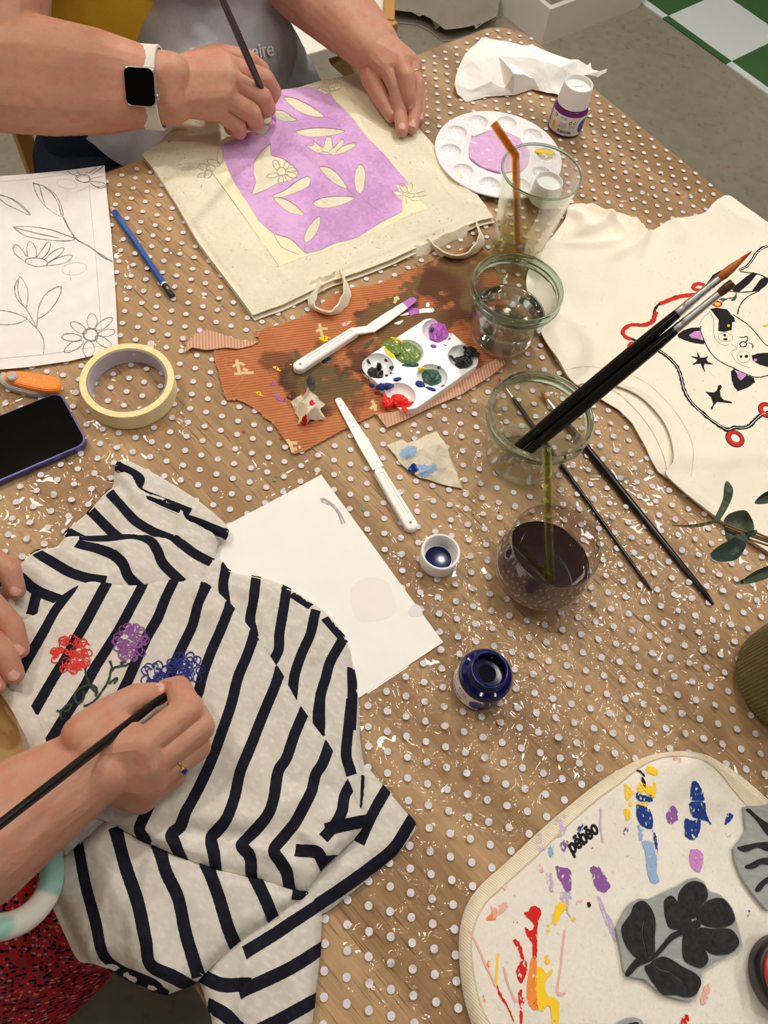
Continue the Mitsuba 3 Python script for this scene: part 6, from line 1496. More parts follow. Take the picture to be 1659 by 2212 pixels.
# the lowest layer: back of the body
panel('back_panel', [(470, 1205), (500, 1235), (580, 1252), (640, 1280), (700, 1320), (735, 1360), (755, 1400), (763, 1440), (770, 1475), (776, 1530), (778, 1600), (788, 1660), (792, 1720), (775, 1800), (700, 1880), (500, 1900), (300, 1830), (120, 1900), (40, 1640), (20, 1500), (100, 1330), (300, 1240), (420, 1220)], 0.003, 0.009, 0.016,
      [(sD([(300, 640), (400, 780), (420, 900)]), .006, .004), (sD([(430, 640), (470, 820)]), .005, .003), (sD([(700, 900), (640, 1060)]), .006, .004)],
      [sD(q) for q in [[(212, 535), (195, 620), (205, 705)], [(362, 598), (350, 700), (333, 800), (345, 860)], [(518, 655), (502, 760), (482, 880), (478, 960), (440, 1030)], [(662, 785), (640, 880), (600, 970), (562, 1080), (550, 1180)], [(795, 925), (742, 1020), (720, 1100), (692, 1200), (690, 1330)], [(855, 1085), (857, 1200), (850, 1330)], [(575, 688), (618, 716)], [(738, 818), (785, 872)]]]
      + [sB(q) for q in [[(800, 100), (785, 220), (795, 320)], [(1020, 150), (1000, 350), (988, 500), (1015, 600)], [(1130, 700), (1125, 860)]]], seed=51, label='far side of the body seen beyond the fold')
# sleeve at the upper left
panel('sleeve', sA([(875, 45), (1080, 130), (1350, 290), (1500, 400), (1560, 455), (1632, 535), (1595, 612), (1562, 640), (1540, 745), (1515, 830), (1485, 935), (1340, 860), (1100, 800), (800, 720), (560, 660), (455, 585), (620, 430), (760, 275), (808, 235), (822, 130)]), 0.005, 0.009, 0.012,
      [(sA([(900, 180), (960, 280), (1050, 420)]), .005, .005), (sA([(820, 300), (850, 430), (880, 560)]), .005, .004), (sA([(1320, 420), (1300, 560), (1290, 680)]), .003, .004), (sA([(1000, 300), (1200, 380), (1330, 440)]), .004, .003)],
      [sA(q) for q in [[(768, 262), (840, 340), (900, 410), (980, 490), (1100, 560), (1200, 600), (1290, 640), (1400, 720), (1545, 795)], [(635, 395), (720, 480), (800, 560), (850, 600)], [(470, 555), (560, 605)]]], seed=52, label='sleeve folded at the upper left')
_cuff = panel('sleeve__cuff', sA([(878, 42), (1080, 128), (1350, 288), (1500, 398), (1565, 455), (1634, 535), (1592, 614), (1480, 560), (1310, 470), (1150, 395), (1010, 335), (965, 270), (930, 180), (830, 125)]), 0.0085, 0.007, 0.006, [],
      [{'w': .0088, 'p': sA([(838, 88), (930, 130), (1003, 182), (985, 250), (1020, 285), (1150, 338), (1320, 405)])}, {'w': .0088, 'p': sA([(1325, 470), (1430, 500), (1610, 570)])}], seed=53, label='turned sleeve hem')
add('striped_top__sleeve__cuff__stitching', _cuff.ribbon([sA([(840, 125), (920, 165), (965, 230), (1000, 300), (1150, 375), (1310, 445)]), sA([(1310, 505), (1420, 545), (1590, 605)])], 0.0006, lift=.0009), 'label_white', label='white stitching')
# shoulder folds
panel('shoulder', sA([(-30, 960), (60, 880), (140, 800), (260, 695), (400, 670), (480, 598), (620, 595), (800, 588), (950, 570), (1080, 575), (1200, 605), (1330, 720), (1420, 830), (1490, 945), (1400, 980), (1200, 1000), (800, 1000), (500, 1120), (200, 1230), (60, 1200), (-40, 1120)]), 0.012, 0.010, 0.014,
      [(sA([(480, 640), (700, 640), (950, 590)]), .004, .004), (sA([(880, 700), (940, 800), (1000, 920)]), .005, .005), (sA([(700, 820), (860, 800), (1000, 740)]), .006, -.003), (sA([(420, 720), (560, 800), (700, 870)]), .006, .004), (sA([(1180, 640), (1300, 760), (1420, 900)]), .005, .004), (sA([(180, 850), (300, 900), (430, 1000)]), .006, .004)],
      [sA(q) for q in [[(620, 603), (800, 603), (960, 590), (1075, 622), (1130, 700), (1170, 790), (1275, 895)], [(595, 655), (700, 680), (800, 720), (880, 790), (920, 880), (995, 955)], [(255, 705), (380, 780), (500, 850), (620, 890), (715, 905)], [(150, 890), (260, 980), (420, 1045)], [(255, 1040), (238, 1110)], [(-30, 970), (50, 915)]]], seed=54, label='bunched folds at the shoulder')
# right-hand lower sleeve
panel('sleeve_001', sB([(1118, 575), (1250, 715), (1400, 890), (1486, 1005), (1435, 1115), (1300, 1262), (1200, 1340), (1100, 1430), (950, 1550), (812, 1645), (700, 1640), (640, 1480), (760, 1300), (950, 1150), (1050, 900), (1090, 700)]), 0.003, 0.007, 0.010,
      [(sB([(820, 1460), (1100, 1240), (1280, 1080)]), .005, .003)], [{'w': .0095, 'p': sB([(1460, 965), (1360, 1130), (1290, 1210), (1150, 1320), (1000, 1430), (800, 1565)])}, sB([(1275, 750), (1200, 880), (1140, 1000), (1100, 1090)])], seed=55, label='lower sleeve with a striped hem')
# hanging sleeve at the bottom
panel('hanging_sleeve', sC([(1285, 175), (1283, 300), (1272, 500), (1255, 640), (1240, 800), (1230, 900), (850, 900), (845, 759), (828, 690), (812, 640), (800, 560), (900, 420), (1050, 280), (1180, 200)]), 0.004, 0.008, 0.012,
      [(sC([(1000, 440), (980, 580), (960, 759)]), .004, .006), (sC([(1180, 260), (1140, 420), (1100, 600)]), .008, .003)],
      [sC(q) for q in [[(1285, 275), (1170, 350), (1080, 410), (995, 462)], [(1275, 462), (1150, 540), (975, 622)], [(1250, 668), (1120, 740), (1000, 800)], [(805, 568), (880, 602), (972, 602)], [(850, 695), (900, 725), (940, 765)]]], seed=56, label='sleeve hanging at the bottom')
# lower flap over the lap
_F2 = [(230, 1772), (259, 1786), (313, 1813), (362, 1837), (401, 1852), (468, 1876), (540, 1893), (577, 1902), (631, 1917), (663, 1928)]
panel('lower_flap', _F2 + sC([(1222, 240), (1180, 280), (1100, 335), (1020, 390), (950, 435), (880, 495), (820, 555), (770, 600), (700, 630), (655, 640), (560, 610), (440, 545), (370, 520), (310, 505), (260, 410), (215, 310), (160, 200), (170, 120), (330, 20)]), 0.010, 0.012, 0.016,
      [(sC([(560, 60), (800, 150), (1150, 230)]), .006, .004), (sC([(420, 120), (520, 330), (640, 520)]), .012, .004), (sC([(700, 130), (800, 300), (860, 450)]), .010, .003), (sC([(380, 500), (520, 560), (680, 600)]), .006, -.004), (sC([(900, 180), (960, 280), (980, 380)]), .008, .003)],
      [sC(q) for q in [[(165, 180), (195, 265)], [(312, 50), (340, 200), (380, 350), (410, 480), (480, 545), (600, 600), (645, 635)], [(465, 0), (500, 130), (550, 280), (580, 430), (600, 525), (690, 572), (750, 605)], [(632, 45), (660, 150), (710, 260), (740, 400), (785, 548)], [(822, 120), (870, 250), (910, 380), (950, 470)], [(1015, 175), (1060, 270), (1092, 350)], [(1190, 240), (1222, 242)]]], seed=57, label='lower part of the body falling over the table edge', amp=.006)
# the front with the painting
_front_o = [(-20, 1340), (10, 1345), (60, 1320), (110, 1290), (160, 1262), (215, 1247), (300, 1256), (340, 1244), (400, 1243), (450, 1264), (500, 1308), (560, 1384), (610, 1458), (650, 1528), (705, 1602), (745, 1672), (772, 1735), (792, 1765), (775, 1800), (735, 1840), (700, 1872), (675, 1905), (655, 1925), (577, 1906), (468, 1880), (401, 1856), (313, 1818), (240, 1780), (150, 1740), (95, 1700), (75, 1640), (50, 1580), (10, 1510), (-20, 1470)]
front = panel('front_panel', _front_o, 0.014, 0.008, 0.012,
      [([(450, 1270), (560, 1392), (650, 1535), (760, 1720)], .004, .002), ([(420, 1250), (440, 1300), (470, 1360)], .008, .004), ([(320, 1750), (460, 1770), (600, 1760), (700, 1690)], .012, .006), ([(390, 1800), (480, 1812), (560, 1812)], .007, -.005), ([(520, 1830), (600, 1850), (660, 1890)], .006, .006), ([(640, 1790), (690, 1830), (705, 1870)], .006, .007), ([(500, 1600), (560, 1690), (640, 1740)], .012, .004), ([(290, 1790), (380, 1830), (470, 1850)], .006, .005), ([(590, 1700), (680, 1700), (740, 1720)], .007, -.004), ([(680, 1780), (740, 1770), (785, 1760)], .006, .005), ([(230, 1250), (180, 1320), (110, 1400)], .014, .003)],
      [sA(q) for q in [[(515, 975), (400, 1120), (300, 1300), (230, 1420), (160, 1545)], [(788, 890), (700, 1050), (620, 1200), (540, 1340), (470, 1470), (400, 1580), (330, 1700), (262, 1818)], [(1022, 945), (940, 1100), (860, 1250), (780, 1380), (690, 1520), (600, 1680), (520, 1800), (420, 1960), (330, 2110)], [(1262, 885), (1190, 1030), (1130, 1180), (1050, 1320), (980, 1480), (920, 1620), (860, 1740)], [(1475, 950), (1420, 1080), (1380, 1230), (1300, 1400), (1240, 1540), (1180, 1700)]]]
      + [[(498, 1308), (476, 1363), (455, 1411), (437, 1462), (428, 1498), (400, 1570), (360, 1660), (316, 1755), (301, 1792), (314, 1815)], [(552, 1364), (535, 1413), (514, 1464), (500, 1520), (480, 1579), (459, 1637), (440, 1680), (420, 1720), (401, 1755), (389, 1786), (371, 1801), (377, 1822), (390, 1852)],
         [(604, 1452), (595, 1480), (570, 1540), (540, 1616), (519, 1667), (507, 1721), (489, 1769), (468, 1796), (456, 1811), (462, 1842), (466, 1876)], [(662, 1526), (637, 1585), (619, 1637), (601, 1667), (592, 1721), (580, 1757), (555, 1790), (531, 1814), (522, 1827), (540, 1851), (543, 1890)],
         [(714, 1603), (697, 1649), (682, 1673), (673, 1709), (655, 1745), (637, 1778), (613, 1808), (592, 1836), (607, 1863), (619, 1884), (624, 1912)], [(766, 1682), (745, 1718), (739, 1751), (724, 1781), (708, 1800)], [(652, 1838), (685, 1842), (702, 1872)], [(704, 1864), (758, 1856)], [(716, 1789), (795, 1772)]], seed=58, label='front of the top with painted flowers', amp=.005)
# white hem round the bottom opening
_hem = Cloth([(-20, 1440), (20, 1490), (50, 1500), (85, 1560), (105, 1620), (130, 1690), (150, 1735), (95, 1700), (75, 1640), (50, 1580), (10, 1510), (-20, 1475)], zf=lambda x, y: 0.0235 + droop(x, y), amp=.002, seed=59)
add('striped_top__front_panel__hem', _hem.mesh(0.004, .0015), 'knit_white', smooth=60, label='plain white hem')
# painted flowers
_fr = random.Random(11)


def scribble(cx, cy, rx, ry, n, r0, seed):
    rg = random.Random(seed); out = []
    for _ in range(n):
        a, d = rg.uniform(0, 6.28), math.sqrt(rg.uniform(0, 1))
        x, y, r = cx + rx * d * math.cos(a), cy + ry * d * math.sin(a), r0 * rg.uniform(.6, 1.3)
        b = rg.uniform(0, 360)
        out.append(ellipse(x, y, r, r * rg.uniform(.55, .95), b, 8, 0, rg.uniform(200, 360)))
    for k in range(9):
        a = k * 40 + rg.uniform(-10, 10); x, y = cx + rx * .95 * math.cos(math.radians(a)), cy + ry * .95 * math.sin(math.radians(a))
        out.append(ellipse(x, y, r0 * 1.1, r0 * .9, a, 9, -120, 130))
    return out


prin('ink_red', S(208, 48, 40), 0.7, specular=.2); prin('ink_purple', S(132, 76, 142), 0.7, specular=.2); prin('ink_blue', S(34, 44, 116), 0.7, specular=.2); prin('ink_green', S(44, 62, 52), 0.7, specular=.2)
for nm, col, a in [('red_flower', 'ink_red', (155, 1414, 38, 36, 62, 8, 1)), ('purple_flower', 'ink_purple', (284, 1388, 32, 35, 56, 8, 2)), ('blue_flower', 'ink_blue', (400, 1447, 34, 30, 30, 10, 3)), ('blue_flower', 'ink_blue', (338, 1460, 26, 22, 18, 10, 4))]:
    add('striped_top__front_panel__' + nm, front.ribbon(scribble(*a), 0.0009, lift=.0009, jit=.3), col, label='painted round ' + nm.replace('_', ' ') + ' of scribbled loops')
add('striped_top__front_panel__green_stems', front.ribbon([sA(q) for q in [[(612, 1535), (622, 1600), (660, 1680), (705, 1720)], [(930, 1500), (900, 1520), (860, 1525), (800, 1550), (780, 1620), (720, 1720), (660, 1790), (600, 1810)], [(790, 1485), (800, 1520), (810, 1560)], [(780, 1650), (820, 1620), (840, 1610), (820, 1650)], [(690, 1740), (690, 1680), (640, 1660), (570, 1690), (535, 1740), (560, 1790), (600, 1760), (600, 1700)], [(410, 1840), (440, 1850), (470, 1810), (510, 1800), (490, 1840), (460, 1850)], [(440, 1830), (435, 1880), (450, 1910)], [(880, 1520), (870, 1500), (905, 1490)]]], 0.0016, lift=.0008, jit=.5, rep=2), 'ink_green', label='painted green stems and leaves')
# ================================================================ people
def bones(ch, fine=True):
    """each chain: list of (point, radius); hulls of neighbouring spheres"""
    out = []
    for c in ch:
        for (p, r), (q, s) in zip(c, c[1:]):
            out.append(m3.Manifold.batch_hull([m3.Manifold.sphere(r, 20).translate(tuple(map(float, p))), m3.Manifold.sphere(s, 20).translate(tuple(map(float, q)))]))
    return out


def J(*a):
    """joints given as (px, py, height, radius)"""
    return [(at(x, y, z), r) for x, y, z, r in a]


def oval(stations):
    """limb of oval section: (centre, half-offset vector, radius) per station"""
    hs = []
    for (c, o, r), (d, p, s) in zip(stations, stations[1:]):
        hs.append(m3.Manifold.batch_hull([m3.Manifold.sphere(k[1], 24).translate(tuple(map(float, k[0]))) for k in ((c + o, r), (c - o, r), (d + p, s), (d - p, s))]))
    return hs


def palm(w, mcps, r):
    """palm as the hull of wrist and knuckles"""
    return m3.Manifold.batch_hull([m3.Manifold.sphere(q[1], 16).translate(tuple(map(float, q[0]))) for q in w] + [m3.Manifold.sphere(r, 16).translate(tuple(map(float, m[0]))) for m in mcps])


def skin(parts, step, it=12):
    m = parts[0]
    for p in parts[1:]:
        m = m + p
    m = m.refine_to_length(step)
    t = tm(m); t.merge_vertices()
    trimesh.smoothing.filter_taubin(t, lamb=0.5, nu=0.52, iterations=it)
    return t


def nail(key, joints, up, size=(0.0062, 0.0048), back=0.35, mat_='nail'):
    """nail plate on the last segment of a finger; up: outward direction of the nail"""
    (a, ra), (b, rb) = joints[-2], joints[-1]
    d = b - a; d = d / np.linalg.norm(d); u = np.asarray(up, float); u = u - d * (u @ d); u /= np.linalg.norm(u); s = np.cross(d, u)
    v = trimesh.creation.icosphere(3); w = v.vertices * [size[0], size[1], 0.0009]
    w[:, 2] -= 0.55 * (w[:, 1] ** 2) / rb
    c = b + u * (rb * 0.93) - d * (size[0] * back)
    add(key, trimesh.Trimesh(c + w[:, :1] * d + w[:, 1:2] * s + w[:, 2:3] * u, v.faces, process=False), mat_, smooth=True)


prin('shirt_yellow', mikit.proc(weave_fn(S(222, 172, 40), S(242, 198, 74), 700, (150, 110, 20), .1)), 0.9, specular=.1)
prin('apron_grey', mikit.proc(weave_fn(S(160, 160, 166), S(188, 188, 195), 800, (100, 100, 110), .1)), 0.8, specular=.15)
prin('apron_print', S(226, 226, 224), 0.8)
prin('denim', mikit.proc(weave_fn(S(20, 26, 40), S(36, 42, 58), 900, (70, 76, 90), .2)), 0.9, specular=.1)
prin('hair', S(70, 46, 30), 0.6); prin('hair_fair', S(140, 104, 64), 0.6)
prin('khaki', S(200, 168, 116), 0.9, specular=.1)


def floral_fn(p, n, uv):
    a, b, r = voronoi(p.x * 260 + 0.8 * noise(p.x * 500, p.y * 500, p.z * 500), p.y * 260 + p.z * 160)
    col = mix(S(150, 30, 34), S(198, 58, 60), noise(p.x * 60, p.y * 60, p.z * 60))
    col = mix(col, S(22, 20, 44), dr.select(r < 0.38, 1.0, 0.0) * smoothstep(.5, .3, a))
    col = mix(col, S(206, 150, 150), dr.select(r > 0.8, 1.0, 0.0) * smoothstep(.4, .25, a))
    return mix(col, S(92, 72, 96), dr.select((r > .6) & (r < .7), 1.0, 0.0) * smoothstep(.5, .3, a))


prin('floral', mikit.proc(floral_fn), 0.9, specular=.1)
OUT1 = np.array([*(-D2), 0.0])                                  # away from the table at the far end
AL1 = np.array([*D1, 0.0])
E1 = at(455, 287, 0)
TOR1 = E1 + OUT1 * 0.33 + AL1 * 0.10                                          # torso axis of the person at the far end
zz = lambda h: np.array([0, 0, h])


def torso_parts(T0, along, out, seat, w=1.0, lean=0.06):
    """trunk, neck and head of someone sitting upright; T0 at table height, seat height below it"""
    st = [(seat, .115, .125), (seat + .12, .105, .125), (seat + .25, .09, .115), (seat + .40, .105, .11), (seat + .52, .125, .095)]
    q = []
    for h, hw, r in st:
        c = T0 + zz(h) - out * lean * (h - seat) / .5
        q.append((c, along * hw * w, r * w))
    ps = oval(q)
    nk = T0 + zz(seat + .60) - out * lean * 1.1
    hd = nk + zz(.20) - out * .03
    ps += bones([[(q[-1][0] + zz(.03), .075), (nk, .056), (nk + zz(.07) - out * .01, .054), (hd - zz(.03), .07)]])
    return ps, q, nk, hd


def head_parts(hd, out, along):
    f = -out
    s = m3.Manifold.sphere
    ps = [m3.Manifold.batch_hull([s(.078, 24).translate(tuple(hd + zz(.035) - f * .012)), s(.06, 24).translate(tuple(hd + f * .03)), s(.040, 24).translate(tuple(hd + f * .045 - zz(.075)))])]
    ps += bones([[(hd + f * .085 + zz(.012), .008), (hd + f * .105 - zz(.022), .012)], [(hd + f * .088 - zz(.055) - along * .014, .0065), (hd + f * .088 - zz(.055) + along * .014, .0065)]])
    for k in (-1, 1):
        ps += bones([[(hd + along * .078 * k + zz(.012), .012), (hd + along * .082 * k - zz(.016), .010)]])
    return ps


def face(key, hd, out, along, hair):
    f = -out
    for k in (-1, 1):
        e = trimesh.creation.icosphere(2, .0105).apply_translation(hd + f * .0735 + along * .031 * k + zz(.018))
        add(key + '__eye', e, 'label_white', smooth=True)
        p = trimesh.creation.icosphere(2, .0048).apply_translation(hd + f * .0802 + along * .031 * k + zz(.017))
        add(key + '__pupil', p, 'black_plastic', smooth=True)
    h = m3.Manifold.sphere(.094, 40).scale((1, 1, 1.05)).translate(tuple(hd + zz(.045) - f * .02)) + m3.Manifold.batch_hull([m3.Manifold.sphere(.075, 24).translate(tuple(hd - f * .04 + zz(.02))), m3.Manifold.sphere(.055, 24).translate(tuple(hd - f * .06 - zz(.16)))])
    cutb = tm(m3.Manifold.cube((.3, .16, .30), True)); cutb.apply_transform(basis(hd + f * .115 - zz(.09), along, f, [0, 0, 1]))
    h = h - man(cutb)
    t = tm(h.refine_to_length(.012)); t.merge_vertices(); t.vertices += (meshkit.fbm(t.vertices * [60, 60, 9], 2, 3) - .5)[:, None] * .006
    add(key + '__hair', t, hair, smooth=60)


# ---------------------------------------------------------------- person at the far end of the table
tp, tq, nk1, hd1 = torso_parts(TOR1, AL1, OUT1, -0.30, 0.92)
sh_r = tq[-1][0] - AL1 * .20 - zz(.01); sh_l = tq[-1][0] + AL1 * .20 - zz(.01)     # right arm is at the left of the photograph
el_r = at(2, 158, .085); el_l = at(600, -105, .10)
wr_r = at(338, 190, .078)
fdir = (wr_r - el_r) / np.linalg.norm(wr_r - el_r); side = np.cross(fdir, [0, 0, 1.0]); side /= np.linalg.norm(side)
_vw = (el_r + wr_r) / 2 - EYE; tilt = np.cross(fdir, _vw); tilt /= np.linalg.norm(tilt)
arm_r = oval([(sh_r, zz(.0), .062), (el_r + (sh_r - el_r) * .45, zz(.0), .060), (el_r + (sh_r - el_r) * .1, tilt * .008, .052), (el_r, tilt * .013, .050)])
arm_r += oval([(el_r, tilt * .013, .050), (el_r + (wr_r - el_r) * .28, tilt * .016, .046), (el_r + (wr_r - el_r) * .62, tilt * .017, .038), (wr_r, tilt * .0135, .0265), (at(372, 192, .080), tilt * .014, .0245)])
iR = J((488, 142, .090, .0135), (572, 172, .068, .0125), (590, 198, .046, .0105), (582, 218, .030, .0088))
mR = J((494, 172, .086, .0135), (565, 210, .064, .0125), (578, 234, .042, .0105), (560, 243, .028, .0090))
rR = J((484, 205, .076, .0130), (543, 244, .055, .0120), (552, 264, .034, .0102), (530, 264, .025, .0090))
pR = J((462, 234, .061, .0120), (512, 268, .043, .0108), (517, 285, .027, .0092), (498, 277, .022, .0082))
tR = J((405, 150, .070, .0185), (470, 122, .068, .0150), (535, 128, .060, .0115), (566, 150, .046, .0095))
hand_r = bones([iR, mR, rR, pR, tR]) + [palm(J((372, 175, .082, .021), (374, 212, .072, .020)), [iR[0], mR[0], rR[0], pR[0]], .0150)]
hand_r += [palm(J((390, 165, .075, .018)), [tR[1], iR[0]], .011)]
wl = at(806, 100, .062)
fdl = (wl - el_l) / np.linalg.norm(wl - el_l); sdl = np.cross(fdl, [0, 0, 1.0]); sdl /= np.linalg.norm(sdl)
arm_l = oval([(sh_l, zz(0), .062), (el_l + (sh_l - el_l) * .45, zz(0), .058), (el_l, sdl * .010, .047), (el_l + (wl - el_l) * .35, sdl * .015, .042), (el_l + (wl - el_l) * .72, sdl * .014, .033), (wl, sdl * .013, .0245)])
iL = J((836, 147, .058, .0120), (856, 190, .046, .0110), (864, 240, .028, .0095), (868.5, 282, .0195, .0082))
mL = J((862, 134, .064, .0122), (878, 166, .062, .0112), (882, 204, .046, .0098), (885, 227, .033, .0084))
rL = J((882, 134, .058, .0118), (901, 182, .046, .0108), (897, 234, .028, .0094), (890, 276, .0190, .0082))
pL = J((890, 142, .047, .0108), (905, 192, .034, .0096), (907, 233, .024, .0085), (904, 259, .0185, .0075))
tL = J((797, 122, .052, .0165), (801, 168, .040, .0140), (825, 214, .029, .0115), (845, 250, .0205, .0090))
hand_l = bones([iL, mL, rL, pL, tL]) + [palm([(wl - sdl * .010, .021), (wl + sdl * .010, .021)], [iL[0], mL[0], rL[0], pL[0]], .0135), palm([(wl, .020)], [tL[1], iL[0]], .010)]
legs1 = bones([[(TOR1 + zz(-.28) + AL1 * .13 * k, .115), (TOR1 + zz(-.24) + AL1 * (.19 * k - .03) - OUT1 * .42, .082)] for k in (-1, 1)] + [[(TOR1 + zz(-.24) + AL1 * .17 * k - OUT1 * .42, .075), (TOR1 + zz(-.66) + AL1 * .15 * k - OUT1 * .40, .05), (TOR1 + zz(-.705) + AL1 * .16 * k - OUT1 * .52, .035)] for k in (-1, 1)])
add('person__body', skin(tp + head_parts(hd1, OUT1, AL1) + arm_r + arm_l + hand_r + hand_l, .0042), 'skin', smooth=True)
tag('person', 'person in a yellow top and grey apron painting the tote bag, wearing a white smartwatch', 'person')
for js, up in ((iL, (0, -.5, 1)), (mL, (0, -.6, 1)), (rL, (.1, -.5, 1)), (pL, (.3, -.4, 1)), (tL, (.5, -.3, 1))):
    nail('person__nail', js, up, (.0066, .0052))
face('person', hd1, OUT1, AL1, 'hair')


def shell(parts, grow, z0, z1, step=.012, fold=.006, fr=14, seed=1, keep=None):
    """clothing: the limbs' form grown outwards, cut level at hem and neck, with folds"""
    m = None
    for p in parts:
        m = p if m is None else m + p
    b = m.bounding_box()
    m = m ^ m3.Manifold.cube((4, 4, z1 - z0)).translate((-2, -2, z0))
    m = m.refine_to_length(step); t = tm(m); t.merge_vertices()
    trimesh.smoothing.filter_taubin(t, iterations=8)
    n = t.vertex_normals
    t.vertices = t.vertices + n * (grow + fold * (meshkit.fbm(t.vertices * fr, 3, seed) - .4))[:, None]
    return t


_ty, _, _, _ = torso_parts(TOR1, AL1, OUT1, -0.30, 0.94)
slv = oval([(sh_r, zz(0), .070), (el_r + (sh_r - el_r) * .66, zz(0), .066)]) + oval([(sh_l, zz(0), .070), (el_l + (sh_l - el_l) * .66, zz(0), .064)])
add('person__yellow_top', shell(_ty + slv, .008, TZ - .05, TZ + .27, .012, .010, 20, 3), 'shirt_yellow', smooth=60, label='mustard yellow top')
# apron: a wide bib and skirt in front, draped over the lap
# jeans
add('person__jeans', shell(legs1 + oval(tq[:2]), .010, .07, TZ - .10, .014, .012, 16, 5), 'denim', smooth=60, label='dark blue jeans')


def apron_sheet(key, pts, col, seed=0, fold=.004, thick=.002, sub=4):
    """draped panel given as rows of (px, py, height) points"""
    rows = [spline(np.array([at(*p) for p in r]), 8) for r in pts]
    g = np.array(rows)                                            # rows x n x 3
    g = np.stack([spline(g[:, k], 8) for k in range(g.shape[1])], 1)
    n, k = g.shape[:2]
    v = g.reshape(-1, 3); i, j = np.meshgrid(np.arange(n - 1), np.arange(k - 1), indexing='ij'); a = (i * k + j).ravel()
    f = np.vstack([np.c_[a, a + 1, a + k + 1], np.c_[a, a + k + 1, a + k]])
    m = trimesh.Trimesh(v, f, process=False)
    d = meshkit.fbm(v * [26, 26, 14], 3, seed) - .45
    v = v + m.vertex_normals * (fold * 2 * d)[:, None]
    e = trimesh.Trimesh(v, f, process=False).vertex_normals * thick
    m = trimesh.Trimesh(np.vstack([v, v - e]), np.vstack([f, f[:, ::-1] + len(v)]), process=False)
    add(key, m, col, smooth=60)
    return v.reshape(n, k, 3)


_ap = apron_sheet('person__apron', [[(330, -190, .19), (410, -200, .205), (500, -200, .205), (550, -190, .19), (580, -180, .18)], [(285, -60, .10), (400, -70, .13), (500, -65, .13), (560, -50, .11), (600, -30, .08)], [(272, 10, .05), (390, 5, .075), (500, 8, .075), (570, 15, .06), (618, 30, .03)], [(255, 70, .02), (380, 80, .045), (500, 80, .045), (590, 75, .03), (640, 80, .0)], [(232, 125, -.01), (370, 140, .02), (500, 140, .02), (600, 130, .0), (672, 128, -.03)],
    [(230, 190, -.04), (360, 205, -.015), (500, 200, -.015), (600, 180, -.03), (690, 165, -.06)], [(200, 270, -.075), (330, 275, -.05), (480, 260, -.05), (600, 225, -.06), (700, 195, -.10)], [(185, 300, -.09), (290, 362, -.075), (470, 320, -.075), (610, 270, -.10), (700, 240, -.16)]], 'apron_grey', 3, .012)
# printed words on the apron bib
_ta = meshkit.text_mesh('Ec', 0.0155, 0.0004, bold=True); _tb2 = meshkit.text_mesh('aire', 0.0155, 0.0004, bold=True)
for m_, px, py, px2, py2 in ((_ta, 412, 127, 436, 124), (_tb2, 545, 126, 592, 119)):
    a0, b0 = at(px, py, .052), at(px2, py2, .052)
    x_ = (b0 - a0); ln = np.linalg.norm(x_); x_ /= ln
    y_ = UPV - x_ * (UPV @ x_); y_ /= np.linalg.norm(y_)
    y_ = y_ * .5 - OUT1 * 0 + np.array([0, 0, .75]); y_ = y_ - x_ * (y_ @ x_); y_ /= np.linalg.norm(y_)
    s_ = ln / np.ptp(m_.vertices[:, 0]); m_.apply_scale([s_, s_ * 1.15, 1])
    tree_ = cKDTree(_ap.reshape(-1, 3))
    q_ = placed(m_, basis(a0, x_, y_, np.cross(x_, y_)))
    v_ = q_.vertices.copy()
    # lay the letters on the apron along the bib's normal
    for it in range(3):
        dd, ii = tree_.query(v_, k=4)
        tgt = (_ap.reshape(-1, 3)[ii] / np.maximum(dd, 1e-6)[..., None]).sum(1) / (1 / np.maximum(dd, 1e-6)).sum(1)[:, None]
        ray = v_ - EYE; ray /= np.linalg.norm(ray, axis=1, keepdims=True)
        v_ = v_ + ray * (((tgt - v_) * ray).sum(1) - 0.004)[:, None]
    add('person__apron__lettering', trimesh.Trimesh(v_, q_.faces, process=False), 'apron_print', label='white printed letters')
# wrist watch
_wc = at(330, 190, .078); _wd = (at(372, 192, .080) - at(300, 187, .078)); _wd /= np.linalg.norm(_wd)
_ws = tilt - _wd * (tilt @ _wd); _ws /= np.linalg.norm(_ws); _wu = np.cross(_ws, _wd)
if _wu[2] < 0:
    _wu = -_wu
prin('watch_band', S(206, 202, 192), 0.5); prin('watch_case', S(190, 188, 184), 0.3, metallic=.8)
bandp = []
for k in range(41):
    a = 2 * math.pi * k / 40; bandp.append(_wc + _wu * 0.0285 * math.sin(a) + _ws * 0.0415 * math.cos(a))
_bv = []
for p in bandp[:-1]:
    r = p - _wc; r /= np.linalg.norm(r)
    _bv += [p - _wd * .011 + r * .0005, p + _wd * .011 + r * .0005, p + _wd * .0105 + r * .0032, p - _wd * .0105 + r * .0032]
_bf = []
for i in range(40):
    for j in range(4):
        a, b = i * 4 + j, i * 4 + (j + 1) % 4; c, d = ((i + 1) % 40) * 4 + (j + 1) % 4, ((i + 1) % 40) * 4 + j
        _bf += [[a, b, c], [a, c, d]]
_m = trimesh.Trimesh(np.array(_bv), _bf, process=False); _m.fix_normals()
add('smartwatch__band', _m, 'watch_band', smooth=50, label='white strap')
_cs = rbox((0.036, 0.041, 0.010), 0.0042, 4)
add('smartwatch__case', placed(_cs, basis(_wc + _wu * 0.0335 - _wd * .004, _wd, _ws, _wu)), 'watch_case', smooth=50)
_sc = prism(Polygon([(-.0165, -.019), (.0165, -.019), (.0165, .019), (-.0165, .019)]).buffer(-.007).buffer(.007, quad_segs=8), 0, .0016, .0008)
add('smartwatch__screen', placed(_sc, basis(_wc + _wu * 0.0378 - _wd * .004, _wd, _ws, _wu)), 'screen_glass', smooth=40, label='black screen')
